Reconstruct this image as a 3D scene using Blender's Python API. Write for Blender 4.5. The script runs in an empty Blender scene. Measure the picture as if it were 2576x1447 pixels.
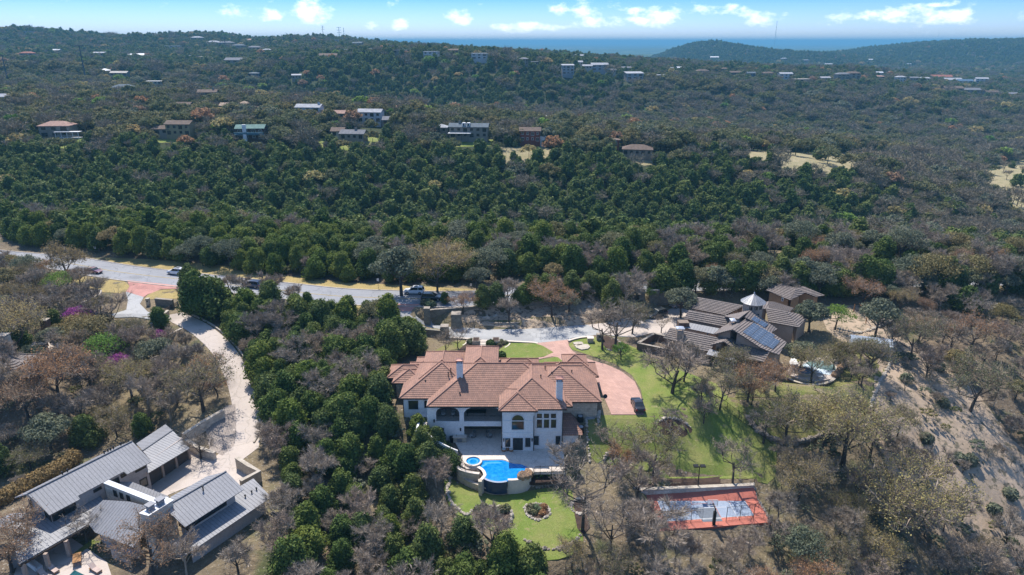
import bpy, bmesh, math, random
import numpy as np
from mathutils import Vector, Matrix
from mathutils.geometry import delaunay_2d_cdt
random.seed(7)
RNG = np.random.default_rng(11)
S = bpy.context.scene
COL = S.collection
R = math.radians

# ------------------------------------------------------------------ camera
CAM_H = 60.0
PITCH = R(19.8)
FOCAL = 1718.0          # focal length in pixels of a 2576 px wide frame
cam = bpy.data.cameras.new('camera')
cam.sensor_width = 36.0
cam.lens = 36.0 * FOCAL / 2576.0
cam.clip_start = 1.0
cam.clip_end = 120000.0
cam_o = bpy.data.objects.new('camera', cam)
cam_o.location = (0, 0, CAM_H)
cam_o.rotation_euler = (R(90) - PITCH, 0, 0)
COL.objects.link(cam_o)
S.camera = cam_o

# ------------------------------------------------------------------ sun and sky
SUN_EL = R(58)
SUN_DIR = Vector((-0.36 * math.cos(SUN_EL), 0.933 * math.cos(SUN_EL), math.sin(SUN_EL))).normalized()   # towards the sun
world = bpy.data.worlds.new('World')
S.world = world
world.use_nodes = True
wn, wl = world.node_tree.nodes, world.node_tree.links
wn.clear()
wo = wn.new('ShaderNodeOutputWorld')
bg = wn.new('ShaderNodeBackground'); bg.inputs['Strength'].default_value = 0.145
sky = wn.new('ShaderNodeTexSky'); sky.sky_type = 'NISHITA'; sky.sun_disc = False
sky.sun_elevation = SUN_EL
sky.sun_rotation = math.atan2(SUN_DIR.x, SUN_DIR.y)
sky.altitude = 200; sky.air_density = 1.0; sky.dust_density = 0.6; sky.ozone_density = 1.6
hsv = wn.new('ShaderNodeHueSaturation'); hsv.inputs['Saturation'].default_value = 1.15; hsv.inputs['Value'].default_value = 1.0
wl.new(sky.outputs[0], hsv.inputs['Color'])
SKY_GRADE = [(0.0, (.70,.80,1.22)), (.022, (.48,.67,1.20)), (.055, (.20,.43,1.0)), (.35, (.95,.97,1.02))]
# small cumulus clouds: noise over the direction of view, kept near the horizon
tc = wn.new('ShaderNodeTexCoord')
sep = wn.new('ShaderNodeSeparateXYZ'); wl.new(tc.outputs['Generated'], sep.inputs[0])
def wm(op, a, b=None, c=None):
    n = wn.new('ShaderNodeMath'); n.operation = op
    for i, v in enumerate((a, b, c)):
        if v is None: continue
        if isinstance(v, (int, float)): n.inputs[i].default_value = v
        else: wl.new(v, n.inputs[i])
    return n.outputs[0]
az = wm('ARCTAN2', sep.outputs['X'], sep.outputs['Y'])
comb = wn.new('ShaderNodeCombineXYZ')
wl.new(wm('MULTIPLY', az, 34.0), comb.inputs[0]); wl.new(wm('MULTIPLY', sep.outputs['Z'], 60.0), comb.inputs[1])
comb.inputs[2].default_value = 3.7
n1 = wn.new('ShaderNodeTexNoise'); n1.inputs['Scale'].default_value = 1.0; n1.inputs['Detail'].default_value = 9; n1.inputs['Roughness'].default_value = 0.62
wl.new(comb.outputs[0], n1.inputs['Vector'])
cov = wm('MULTIPLY', n1.outputs['Fac'], 1.0)
def blob(a0, z0, ra, rz, k):
    dx = wm('DIVIDE', wm('SUBTRACT', az, a0), ra); dz = wm('DIVIDE', wm('SUBTRACT', sep.outputs['Z'], z0), rz)
    d = wm('ADD', wm('MULTIPLY', dx, dx), wm('MULTIPLY', dz, dz))
    return wm('MULTIPLY', wm('MAXIMUM', wm('SUBTRACT', 1.0, d), 0.0), k)
def ang(u, v):     # direction of a place in the sky
    d = Vector(((u - 1288) / FOCAL, math.cos(PITCH) + (723.5 - v) / FOCAL * math.sin(PITCH), -math.sin(PITCH) + (723.5 - v) / FOCAL * math.cos(PITCH))).normalized()
    return math.atan2(d.x, d.y), d.z
for (u, v, ru, rv, k) in [(610,32,95,24,.27),(785,26,66,36,.36),(690,40,40,18,.22),(1155,42,50,26,.30),(945,62,34,14,.22),(1000,65,30,18,.25),(1300,70,90,18,.26),
                          (1480,24,130,34,.24),(1400,66,120,14,.18),(1660,42,85,34,.34),(1560,60,90,18,.22),(1820,25,90,18,.22),(1920,50,70,24,.30),(2090,50,60,14,.2),
                          (2290,40,120,26,.28),(2420,45,70,20,.24),(2180,40,60,16,.2),(75,40,26,12,.2),(2370,8,40,8,.22),(2540,40,40,14,.2)]:
    a0, z0 = ang(u, v)
    cov = wm('ADD', cov, blob(a0, z0, ru / FOCAL, rv / FOCAL, k))
mr = wn.new('ShaderNodeMapRange'); mr.interpolation_type = 'SMOOTHSTEP'
mr.inputs['From Min'].default_value = 0.62; mr.inputs['From Max'].default_value = 0.92
mr.inputs['To Max'].default_value = 0.7
wl.new(cov, mr.inputs['Value'])
mixc = wn.new('ShaderNodeMix'); mixc.data_type = 'RGBA'
gr_ = wn.new('ShaderNodeValToRGB'); wl.new(sep.outputs['Z'], gr_.inputs[0])
for k_, (ps, cl) in enumerate(SKY_GRADE):
    if k_ > 1: gr_.color_ramp.elements.new(.5)
    el_ = gr_.color_ramp.elements[k_]; el_.position = ps; el_.color = (cl[0], cl[1], cl[2], 1)
gm_ = wn.new('ShaderNodeMix'); gm_.data_type = 'RGBA'; gm_.blend_type = 'MULTIPLY'; gm_.inputs['Factor'].default_value = 1.0
wl.new(hsv.outputs[0], gm_.inputs['A']); wl.new(gr_.outputs[0], gm_.inputs['B'])
wl.new(mr.outputs[0], mixc.inputs['Factor']); wl.new(gm_.outputs['Result'], mixc.inputs['A']); mixc.inputs['B'].default_value = (8.6, 8.9, 9.3, 1)
wl.new(mixc.outputs['Result'], bg.inputs['Color'])
wl.new(bg.outputs[0], wo.inputs['Surface'])

sun = bpy.data.lights.new('sun', 'SUN'); sun.energy = 4.6; sun.angle = R(0.53); sun.color = (1.0, 0.955, 0.89)
sun_o = bpy.data.objects.new('sun', sun)
sun_o.rotation_euler = SUN_DIR.to_track_quat('Z', 'Y').to_euler()
sun_o.location = (0, 0, 200)
COL.objects.link(sun_o)
S.view_settings.view_transform = 'Standard'
S.view_settings.look = 'None'
S.view_settings.exposure = 0.6
S.view_settings.gamma = 1.0
S.cycles.max_bounces = 5
S.cycles.diffuse_bounces = 3
S.cycles.glossy_bounces = 2
S.cycles.volume_bounces = 0
S.cycles.transparent_max_bounces = 6

# ------------------------------------------------------------------ terrain height
A_K = [-1.3, -0.7, -0.45, -0.2, 0.0, 0.2, 0.45, 0.7, 1.3]
T_K = [
 (20,  [-18,-15,-14,-13,-13,-13,-16,-24,-34]),
 (62,  [-12,-10,-10,-12,-12,-12,-14,-20,-34]),
 (78,  [-10,-7,-7,-9,-7,-8,-11,-18,-32]),
 (92,  [-9,-6,-6,-7,-6,-5.5,-8,-14,-28]),
 (110, [-6,-5,-4,-2.5,-1,-1,-2,-7,-22]),
 (130, [-2,-2,-2,-1,0,0,0,-3,-16]),
 (150, [2,2,1.5,2.0,2.5,2,1,-1,-10]),
 (168, [3,3,3,3,3,3,2.5,1,-4]),
 (188, [4,4,4,4,4,3,3,1,-5]),
 (215, [2,2,1,-2,-4,-5,-6,-8,-14]),
 (250, [-6,-8,-12,-16,-18,-20,-22,-26,-30]),
 (290, [-6,-6,-8,-12,-14,-16,-20,-28,-34]),
 (330, [0,2,0,-2,-4,-6,-12,-28,-36]),
 (375, [8,10,10,8,7,4,-5,-27,-36]),
 (430, [12,13,14,13,9,1,-9,-28,-36]),
 (500, [14,15,16,14,5,-5,-16,-30,-36]),
 (600, [10,14,14,2,-6,-14,-26,-32,-34]),
 (700, [10,14,8,-8,-10,-18,-28,-32,-32]),
 (850, [20,24,26,36,34,14,-4,-22,-24]),
 (1000,[34,32,32,42,38,20,4,-16,-16]),
 (1250,[48,42,40,47,40,22,2,-14,-12]),
 (1550,[78,66,54,52,32,8,-6,-12,0]),
 (2100,[66,58,50,40,6,-12,-20,-6,20]),
 (2700,[40,34,34,6,-24,-30,0,48,54]),
 (3400,[20,0,0,-20,-40,-50,0,50,60]),
 (5500,[-15,-20,-20,-25,-30,-30,-25,-15,-10]),
 (10000,[-25]*9), (40000,[-10]*9)]
TY = np.log(np.array([t[0] for t in T_K], float)); TZ = np.array([t[1] for t in T_K], float); TA = np.array(A_K, float)
def _cr(p0, p1, p2, p3, t):
    return 0.5 * ((2*p1) + (-p0+p2)*t + (2*p0-5*p1+4*p2-p3)*t*t + (-p0+3*p1-3*p2+p3)*t*t*t)
def base_h(x, y):
    yy = np.clip(y, 20.5, 39000.); a = np.clip(x / np.maximum(yy, 45), -1.29, 1.29)
    ly = np.log(yy)
    i = np.clip(np.searchsorted(TY, ly) - 1, 0, len(TY) - 2); ti = (ly - TY[i]) / (TY[i+1] - TY[i])
    j = np.clip(np.searchsorted(TA, a) - 1, 0, len(TA) - 2); tj = (a - TA[j]) / (TA[j+1] - TA[j])
    def row(ii):
        ii = np.clip(ii, 0, len(TY) - 1)
        g = lambda jj: TZ[ii, np.clip(jj, 0, len(TA) - 1)]
        return _cr(g(j-1), g(j), g(j+1), g(j+2), tj)
    z = _cr(row(i-1), row(i), row(i+1), row(i+2), ti)
    return z
BUMPS = [(0.255, 3000, 84, 170, 500), (0.60, 2700, 22, 260, 500), (0.40, 2600, 26, 200, 400), (-0.42, 1750, 12, 110, 300), (-0.66, 1600, 16, 120, 250), (-0.25, 1650, 10, 90, 250), (0.50, 1150, 14, 120, 160)]
def hills(x, y):
    z = np.zeros_like(x)
    for a, yc, h, wx, wy in BUMPS:
        z += h * np.exp(-((x - a*yc) / wx) ** 2 - ((y - yc) / wy) ** 2)
    k = np.clip((y - 200) / 400, 0, 1)
    kf = np.clip((y - 1000) / 1500, 0, 1) * np.clip((7000 - y) / 3000, 0, 1)
    z += k * (1.6 * np.sin(x/37 + 1.3*np.sin(y/61)) * np.cos(y/43 + 0.8*np.sin(x/53)) + 2.6 * np.sin(x/97 + y/121 + 1.1))
    z += kf * (7 * np.sin(x/210 + 1.5*np.sin(y/330)) * np.cos(y/260) + 4*np.sin(x/95+y/140))
    kp = np.clip((y - 3300) / 900, 0, 1) * np.clip((16000 - y) / 6000, 0, 1)
    z += kp * (20 * np.sin(y/620 + 1.6*np.sin(x/1900) + .7*np.sin(x/800)) + 9*np.sin(x/420 + y/900))
    kn = np.clip((215 - y) / 60, 0, 1)
    z += kn * 0.25 * np.sin(x/7.3 + 1.1*np.sin(y/9.1)) * np.cos(y/6.7)
    return z
PADS = []      # (kind, pts, z, falloff, halfwidth)
def seg_dist(x, y, p, q):
    dx, dy = q[0]-p[0], q[1]-p[1]; L = dx*dx + dy*dy + 1e-9
    t = np.clip(((x-p[0])*dx + (y-p[1])*dy) / L, 0, 1)
    return np.hypot(x - p[0] - t*dx, y - p[1] - t*dy), t
def inside(x, y, poly):
    c = np.zeros(np.shape(x), bool); n = len(poly)
    for i in range(n):
        x0, y0 = poly[i][:2]; x1, y1 = poly[(i+1) % n][:2]
        if y0 == y1: continue
        c ^= ((y0 > y) != (y1 > y)) & (x < (x1-x0) * (y-y0) / (y1-y0) + x0)
    return c
def H(x, y):
    x = np.atleast_1d(np.asarray(x, float)); y = np.atleast_1d(np.asarray(y, float))
    z = base_h(x, y) + hills(x, y)
    for kind, pts, pz, fall, hw in PADS:
        xs = [p[0] for p in pts]; ys = [p[1] for p in pts]; m = fall + hw
        sel = np.where((x > min(xs)-m) & (x < max(xs)+m) & (y > min(ys)-m) & (y < max(ys)+m))[0]
        if len(sel) == 0: continue
        sx, sy = x[sel], y[sel]
        best = np.full(sx.shape, 1e9); bz = np.zeros(sx.shape)
        n = len(pts)
        for i in range(n if kind == 'poly' else n-1):
            p, q = pts[i], pts[(i+1) % n]
            d, t = seg_dist(sx, sy, p, q)
            if kind == 'poly': best = np.minimum(best, d)
            else:
                zz = p[2] + (q[2]-p[2]) * t
                up = d < best; best = np.where(up, d, best); bz = np.where(up, zz, bz)
        if kind == 'poly':
            best = np.where(inside(sx, sy, pts), 0, best); tz = pz(sx, sy) if callable(pz) else pz
        else:
            best = np.maximum(best - hw, 0); tz = bz
        w = np.clip(1 - best / fall, 0, 1); w = w*w*(3-2*w)
        z[sel] = z[sel] * (1-w) + tz * w
    return z
def h1(x, y): return float(H([x], [y])[0])
def ray(u, v):
    return Vector(((u-1288)/FOCAL, math.cos(PITCH) + (723.5-v)/FOCAL*math.sin(PITCH), -math.sin(PITCH) + (723.5-v)/FOCAL*math.cos(PITCH)))
def P(u, v, z):                       # point at height z seen at photo position (u, v)
    d = ray(u, v); t = (z - CAM_H) / d.z
    return Vector((d.x*t, d.y*t, z))
_T = np.concatenate([np.arange(40, 400, 0.7), np.geomspace(400, 9000, 1500)])
def hit(u, v):                        # point of the ground seen at photo position (u, v)
    d = ray(u, v)
    z = H(d.x*_T, d.y*_T); below = np.where(CAM_H + d.z*_T < z)[0]
    if len(below) == 0: return Vector((d.x*9000, d.y*9000, 0))
    i = below[0]; lo, hi = _T[max(i-1, 0)], _T[i]
    for _ in range(8):
        mid = (lo+hi)/2
        if CAM_H + d.z*mid < h1(d.x*mid, d.y*mid): hi = mid
        else: lo = mid
    return Vector((d.x*hi, d.y*hi, h1(d.x*hi, d.y*hi)))
def proj(x, y, z):                    # world -> photo position, arrays
    dep = y*math.cos(PITCH) + (CAM_H-z)*math.sin(PITCH); up = y*math.sin(PITCH) - (CAM_H-z)*math.cos(PITCH)
    return 1288 + FOCAL*x/dep, 723.5 - FOCAL*up/dep
def PP(lst, z): return [P(u, v, z) for u, v in lst]
def smooth_line(pts, n=6, closed=False):
    pts = [Vector(p) for p in pts]; out = []; m = len(pts)
    for i in range(m if closed else m-1):
        g = (lambda k: pts[k % m]) if closed else (lambda k: pts[min(max(k, 0), m-1)])
        p0, p1, p2, p3 = g(i-1), g(i), g(i+1), g(i+2)
        for k in range(n):
            out.append(_cr(p0, p1, p2, p3, k/n))
    if not closed: out.append(pts[-1])
    return out
def TC(x, y): return (1037.7 + x*.24414, 704.4 + y*.24414)     # terrace close-up -> photo
def CC(x, y): return (1572.2 + x*.15869, 1132 + y*.15869)      # court close-up
def PC(x, y): return (1100.6 + x*.14648, 1132 + y*.14648)      # pool close-up
def RC(x, y): return (1572.2 + x*.2197, 691.8 + y*.2197)       # right house close-up
def LC(x, y): return (x*.3337, 964.1 + y*.3337)                # lower left close-up
def UC(x, y): return (x*.3337, 483 + y*.3337)                  # left road close-up

ROAD_Z = 3.0
road_c = [P(-260, 618, ROAD_Z), P(0, 647, ROAD_Z), P(150, 660, ROAD_Z), P(300, 685, ROAD_Z), P(470, 705, ROAD_Z), P(700, 730, ROAD_Z), P(859, 746, ROAD_Z), P(1050, 752, ROAD_Z), P(1180, 752, ROAD_Z), P(1320, 739, ROAD_Z),
          P(1500, 723, ROAD_Z), P(1800, 714, 2.5), P(2100, 709, 2), P(2364, 705, 1.5), P(2700, 700, 1)]
road_s = smooth_line(road_c, 6)
ROAD_W = 5.0
PADS.append(('line', [(p.x, p.y, p.z) for p in road_s], 0, 9, ROAD_W + 1.5))
bed_poly = [(p.x, p.y) for p in [P(*TC(480, 440), 0.9), P(*TC(1150, 470), 0.9), P(*TC(1740, 430), .9), P(*TC(2250, 330), 1.2), P(*TC(2400, 150), 2.2), P(*TC(1900, 190), 2.4), P(*TC(600, 320), 2.4), P(*TC(480, 360), 2.0)]]
def bed_z(x, y):
    return 0.9 + np.clip((y - 138.5) / 11.0, 0, 1) * 1.5
PADS.append(('poly', bed_poly, bed_z, 1.6, 0))
drive_poly = [P(*TC(x, y), 0) for x, y in [(120,435),(250,455),(480,490),(800,510),(1100,505),(1500,475),(1800,462),(2050,440),(2250,380),(2400,430),(2450,400),(2700,280),(2900,330),(3100,500),(2700,600),(2480,545),(2300,590),(1950,560),(1640,600),(1600,625),(1280,655),(880,622),(830,640),(680,610),(375,590),(375,520),(130,500)]]
PADS.append(('poly', [(p.x, p.y) for p in drive_poly], 0.0, 2.0, 0))
PADS.append(('poly', [(-24, 104.5), (-24, 128), (-10, 132), (24, 130), (24, 108), (24, 103.5), (6, 103.5), (6, 106), (-13, 106)], 0.0, 9, 0))
PADS.append(('poly', [(30, 108), (24, 132), (40, 152), (66, 150), (72, 132), (58, 112)], 0.0, 8, 0))
PADS.append(('poly', [(50, 118), (60, 116), (70, 122), (66, 130), (52, 130)], -2.2, 4, 0))
PADS.append(('poly', [(-16.5, 90), (-16.5, 104), (9.3, 103.5), (9.3, 89), (3, 87.5), (-5, 86.5), (-11, 88)], -3.6, 1.0, 0))
lawn_low = [P(*PC(x, y), -6.0) for x, y in [(150,480),(350,560),(700,720),(1100,780),(1500,720),(2000,650),(2300,700),(2350,1100),(2500,1500),(2400,1750),(1900,1900),(1400,1750),(1150,1500),(500,1180),(250,1050),(120,700)]]
PADS.append(('poly', [(p.x, p.y) for p in lawn_low], -6.0, 3.0, 0))
court_poly = [P(*CC(x, y), -8.0) for x, y in [(270,715),(2010,655),(2320,1150),(560,1290)]]
PADS.append(('poly', [(p.x, p.y) for p in court_poly], -8.0, 1.2, 0))
PADS.append(('poly', [(p.x, p.y) for p in PP([(1590,1222),(1893,1214),(1900,1190),(1700,1195)], -6.5)], -6.5, 1.0, 0))
LZ = -6.0
PADS.append(('poly', [(p.x, p.y) for p in PP([(-60,1500),(-60,1330),(60,1230),(350,1070),(480,1110),(560,1130),(690,1165),(715,1300),(520,1440),(300,1600)], LZ)], LZ, 5, 0))
ldrive_c = [P(436, 795, 1.5), P(500, 826, 1.0), P(560, 880, -.6), P(598, 950, -2.5), P(615, 1010, -4.0), P(622, 1070, -5.0), P(600, 1115, -5.7)]
PADS.append(('line', [(p.x, p.y, p.z) for p in smooth_line(ldrive_c, 4)], 0, 6, 2.6))
PADS.append(('poly', [(p.x, p.y) for p in PP([(270,790),(400,790),(450,740),(330,715)], 2.4)], 2.4, 5, 0))
PADS.append(('poly', [(p.x, p.y) for p in PP([(-80,1010),(70,1000),(60,920),(160,800),(-80,830)], 0)], 0.0, 9, 0))

PADS.append(('line', [(p.x, p.y, p.z) for p in road_s], 0, 2.2, ROAD_W + .8))
# ------------------------------------------------------------------ materials
def newmat(name):
    m = bpy.data.materials.new(name); m.use_nodes = True; nt = m.node_tree
    b = nt.nodes['Principled BSDF']
    return m, nt, b
def node(nt, t, **kw):
    n = nt.nodes.new(t)
    for k, v in kw.items():
        if k in n.inputs: n.inputs[k].default_value = v
        else: setattr(n, k, v)
    return n
def c4(c): return (c[0], c[1], c[2], 1)
def mixrgb(nt, fac, a, b, blend='MIX'):
    n = nt.nodes.new('ShaderNodeMix'); n.data_type = 'RGBA'; n.blend_type = blend; n.clamp_factor = True
    for key, v in (('Factor', fac), ('A', a), ('B', b)):
        if isinstance(v, (int, float)): n.inputs[key].default_value = v
        elif isinstance(v, tuple): n.inputs[key].default_value = c4(v)
        else: nt.links.new(v, n.inputs[key])
    return n.outputs['Result']
def coords(nt, kind='Object', scale=(1,1,1), rot=(0,0,0)):
    t = nt.nodes.new('ShaderNodeTexCoord'); mp = nt.nodes.new('ShaderNodeMapping')
    mp.inputs['Scale'].default_value = scale; mp.inputs['Rotation'].default_value = rot
    nt.links.new(t.outputs[kind], mp.inputs['Vector']); return mp.outputs[0]
def noise(nt, vec, scale, detail=4, rough=0.6, lo=0.35, hi=0.65):
    n = node(nt, 'ShaderNodeTexNoise', Scale=scale, Detail=detail, Roughness=rough); nt.links.new(vec, n.inputs['Vector'])
    r = node(nt, 'ShaderNodeMapRange'); r.inputs['From Min'].default_value = lo; r.inputs['From Max'].default_value = hi
    nt.links.new(n.outputs['Fac'], r.inputs['Value']); return r.outputs[0]
def bump(nt, b, h, strength=0.5, dist=0.05):
    n = node(nt, 'ShaderNodeBump', Strength=strength, Distance=dist); nt.links.new(h, n.inputs['Height']); nt.links.new(n.outputs[0], b.inputs['Normal'])
def simple(name, c, c2=None, scale=1.0, rough=0.8, bstr=0.0, metal=0.0, spec=0.3, detail=6, kind='Object', c3=None, scale3=8.0):
    m, nt, b = newmat(name); v = coords(nt, kind)
    c2 = c2 or tuple(x*0.75 for x in c)
    f = noise(nt, v, scale, detail)
    col = mixrgb(nt, f, c, c2)
    if c3: col = mixrgb(nt, noise(nt, v, scale3, 3, .7, .52, .62), col, c3)
    else: col = mixrgb(nt, 0.35, col, mixrgb(nt, noise(nt, v, scale*9, 3), (1,1,1), (.55,.55,.55)), 'MULTIPLY')
    nt.links.new(col, b.inputs['Base Color'])
    b.inputs['Roughness'].default_value = rough; b.inputs['Metallic'].default_value = metal; b.inputs['Specular IOR Level'].default_value = spec
    if bstr: bump(nt, b, noise(nt, v, scale*6, 4), bstr)
    return m
def stone_mat(name, ca, cb, cm, bw=0.5, bh=0.22, kind='Object', mortar=.02):
    m, nt, b = newmat(name)
    v = coords(nt, kind)
    # brick pattern wrapped on upright faces: distance along the wall against height
    s = node(nt, 'ShaderNodeSeparateXYZ'); nt.links.new(v, s.inputs[0])
    a = node(nt, 'ShaderNodeMath', operation='ADD'); nt.links.new(s.outputs['X'], a.inputs[0]); nt.links.new(s.outputs['Y'], a.inputs[1])
    cb_ = node(nt, 'ShaderNodeCombineXYZ'); nt.links.new(a.outputs[0], cb_.inputs[0]); nt.links.new(s.outputs['Z'], cb_.inputs[1])
    br = node(nt, 'ShaderNodeTexBrick', Scale=1.0); br.inputs['Brick Width'].default_value = bw; br.inputs['Row Height'].default_value = bh
    br.inputs['Mortar Size'].default_value = mortar; br.inputs['Color1'].default_value = c4(ca); br.inputs['Color2'].default_value = c4(cb); br.inputs['Mortar'].default_value = c4(cm)
    nt.links.new(cb_.outputs[0], br.inputs['Vector'])
    col = mixrgb(nt, 0.6, br.outputs['Color'], mixrgb(nt, noise(nt, v, 1.7, 6, .7), (1.15,1.12,1.05), (.6,.58,.55)), 'MULTIPLY')
    nt.links.new(col, b.inputs['Base Color']); b.inputs['Roughness'].default_value = .9
    bump(nt, b, noise(nt, v, 6, 4), .6, .05)
    return m
M = {}
def ground_mat():
    m, nt, b = newmat('ground')
    v = coords(nt, 'Object')
    big = noise(nt, v, 0.028, 5, .6, .42, .60); mid = noise(nt, v, 0.16, 6, .65, .35, .65); fine = noise(nt, v, 1.6, 5, .75, .35, .65); rock = noise(nt, v, 2.6, 4, .8, .60, .66)
    c = mixrgb(nt, mid, (.235,.175,.115), (.135,.105,.075))
    c = mixrgb(nt, big, c, (.25,.20,.115))
    c = mixrgb(nt, noise(nt, v, .11, 4, .6, .55, .66), c, (.10,.115,.045))
    c = mixrgb(nt, fine, c, mixrgb(nt, .5, c, (.07,.055,.04)))
    c = mixrgb(nt, rock, c, (.42,.38,.32))
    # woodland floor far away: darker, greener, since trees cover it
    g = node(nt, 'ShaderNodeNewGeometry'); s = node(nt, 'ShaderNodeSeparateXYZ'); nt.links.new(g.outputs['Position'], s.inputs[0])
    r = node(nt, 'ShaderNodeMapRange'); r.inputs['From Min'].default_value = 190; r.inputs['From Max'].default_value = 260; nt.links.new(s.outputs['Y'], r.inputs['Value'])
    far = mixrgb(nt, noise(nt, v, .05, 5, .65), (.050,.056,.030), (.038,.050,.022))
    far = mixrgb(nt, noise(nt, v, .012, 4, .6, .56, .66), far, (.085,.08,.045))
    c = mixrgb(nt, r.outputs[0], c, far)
    r2 = node(nt, 'ShaderNodeMapRange'); r2.inputs['From Min'].default_value = 2600; r2.inputs['From Max'].default_value = 4500; nt.links.new(s.outputs['Y'], r2.inputs['Value'])
    vf = coords(nt, 'Object')
    wood = mixrgb(nt, noise(nt, vf, .004, 9, .7, .42, .6), (.035,.062,.022), (.085,.105,.045))
    wood = mixrgb(nt, noise(nt, vf, .0011, 6, .6, .56, .64), wood, (.13,.12,.075))
    wood = mixrgb(nt, noise(nt, vf, .012, 4, .8, .70, .73), wood, (.55,.53,.5))
    c = mixrgb(nt, r2.outputs[0], c, wood)
    nt.links.new(c, b.inputs['Base Color']); b.inputs['Roughness'].default_value = .95; b.inputs['Specular IOR Level'].default_value = .1
    bump(nt, b, noise(nt, v, 1.2, 5), .8, .15)
    return m
M['ground'] = ground_mat()
def grass_mat(name, ca, cb, cc):
    m, nt, b = newmat(name); v = coords(nt)
    c = mixrgb(nt, noise(nt, v, .22, 5, .65, .38, .62), ca, cb)
    c = mixrgb(nt, noise(nt, v, .5, 6, .75, .56, .68), c, cc)
    c = mixrgb(nt, .6, c, mixrgb(nt, noise(nt, v, 5, 4, .8), (1.25,1.25,1.2), (.55,.6,.5)), 'MULTIPLY')
    nt.links.new(c, b.inputs['Base Color']); b.inputs['Roughness'].default_value = .95; b.inputs['Specular IOR Level'].default_value = .1
    bump(nt, b, noise(nt, v, 9, 4), .8, .06); return m
M['lawn'] = grass_mat('lawn_grass', (.155,.21,.045), (.21,.225,.07), (.29,.25,.12))
M['lawn_side'] = grass_mat('side_lawn_grass', (.17,.22,.05), (.25,.245,.085), (.33,.27,.15))
M['dry_grass'] = grass_mat('dry_grass', (.42,.31,.135), (.34,.26,.12), (.25,.21,.09))
M['yard'] = grass_mat('yard_grass', (.24,.20,.095), (.17,.185,.055), (.27,.21,.125))
M['field'] = grass_mat('field_grass', (.36,.29,.18), (.28,.24,.13), (.20,.19,.10))
def paving(name, a, b_, crack, cs=.22, streak=.25):
    m, nt, b = newmat(name); v = coords(nt); n = node(nt, 'ShaderNodeTexNoise', Scale=.35, Detail=4.0); nt.links.new(v, n.inputs['Vector'])
    w = node(nt, 'ShaderNodeVectorMath', operation='ADD'); s = node(nt, 'ShaderNodeVectorMath', operation='SCALE', Scale=5.0); nt.links.new(n.outputs['Color'], s.inputs[0]); nt.links.new(v, w.inputs[0]); nt.links.new(s.outputs[0], w.inputs[1])
    vo = node(nt, 'ShaderNodeTexVoronoi', feature='DISTANCE_TO_EDGE', Scale=cs); nt.links.new(w.outputs[0], vo.inputs['Vector']); r = node(nt, 'ShaderNodeMapRange'); r.inputs['From Max'].default_value = .022; nt.links.new(vo.outputs['Distance'], r.inputs['Value'])
    c = mixrgb(nt, noise(nt, v, .18, 6, .7, .38, .62), a, b_); c = mixrgb(nt, noise(nt, v, .07, 3, .6, .55, .60), c, tuple(x*.84 for x in b_))
    c = mixrgb(nt, noise(nt, v, 3.0, 5, .8), c, mixrgb(nt, streak, c, (1,1,1))) ; c = mixrgb(nt, r.outputs[0], crack, c)
    nt.links.new(c, b.inputs['Base Color']); b.inputs['Roughness'].default_value = .9; bump(nt, b, noise(nt, v, 8, 3), .2); return m
M['asphalt'] = paving('asphalt', (.235,.235,.245), (.20,.20,.21), (.15,.15,.155), .16, .06)
M['asphalt_light'] = paving('pale_asphalt', (.34,.333,.32), (.305,.30,.29), (.24,.235,.225), .16, .06)
M['concrete'] = paving('concrete', (.47,.395,.335), (.42,.35,.295), (.34,.29,.24), .18, .06)
M['kerb'] = simple('kerb_stone', (.52,.45,.38), (.42,.36,.30), 1, .9, .2)
def paver_mat(name, a, b_, mo, bw, bh, rot=0.6):
    m, nt, b = newmat(name); v = coords(nt, 'Object', (1,1,1), (0,0,rot))
    br = node(nt, 'ShaderNodeTexBrick', Scale=1.0); br.inputs['Brick Width'].default_value = bw; br.inputs['Row Height'].default_value = bh
    br.inputs['Mortar Size'].default_value = .03; br.inputs['Color1'].default_value = c4(a); br.inputs['Color2'].default_value = c4(b_); br.inputs['Mortar'].default_value = c4(mo)
    nt.links.new(v, br.inputs['Vector'])
    c = mixrgb(nt, .5, br.outputs['Color'], mixrgb(nt, noise(nt, v, .3, 6, .7), (1.2,1.15,1.1), (.72,.7,.7)), 'MULTIPLY')
    nt.links.new(c, b.inputs['Base Color']); b.inputs['Roughness'].default_value = .9; return m
M['paver_red'] = paver_mat('pink_brick_paving', (.47,.285,.225), (.40,.235,.185), (.34,.22,.18), .8, .4)
M['paver_road'] = paver_mat('red_stamped_paving', (.50,.235,.19), (.42,.20,.165), (.36,.19,.16), .6, .3, .3)
M['paver_grey'] = paver_mat('grey_paver', (.33,.28,.24), (.28,.235,.20), (.2,.17,.15), .7, .35, 1.0)
def flag_mat():
    m, nt, b = newmat('flagstone'); v = coords(nt)
    vo = node(nt, 'ShaderNodeTexVoronoi', feature='DISTANCE_TO_EDGE', Scale=1.1); nt.links.new(v, vo.inputs['Vector'])
    r = node(nt, 'ShaderNodeMapRange'); r.inputs['From Max'].default_value = .05; nt.links.new(vo.outputs['Distance'], r.inputs['Value'])
    c = mixrgb(nt, noise(nt, v, .8, 5), (.66,.58,.50), (.58,.49,.41)); c = mixrgb(nt, r.outputs[0], (.42,.37,.32), c)
    nt.links.new(c, b.inputs['Base Color']); b.inputs['Roughness'].default_value = .8; return m
M['flag'] = flag_mat()
M['mulch'] = simple('mulch', (.075,.045,.032), (.05,.032,.024), 1.2, .95, .8)
M['bedsoil'] = simple('bed_gravel', (.46,.36,.26), (.35,.265,.18), .5, .95, .8, c3=(.14,.11,.08), scale3=1.4)
M['dirt'] = simple('bare_dirt', (.42,.315,.22), (.31,.235,.165), .15, .95, .8, c3=(.13,.11,.07), scale3=.7)
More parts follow.
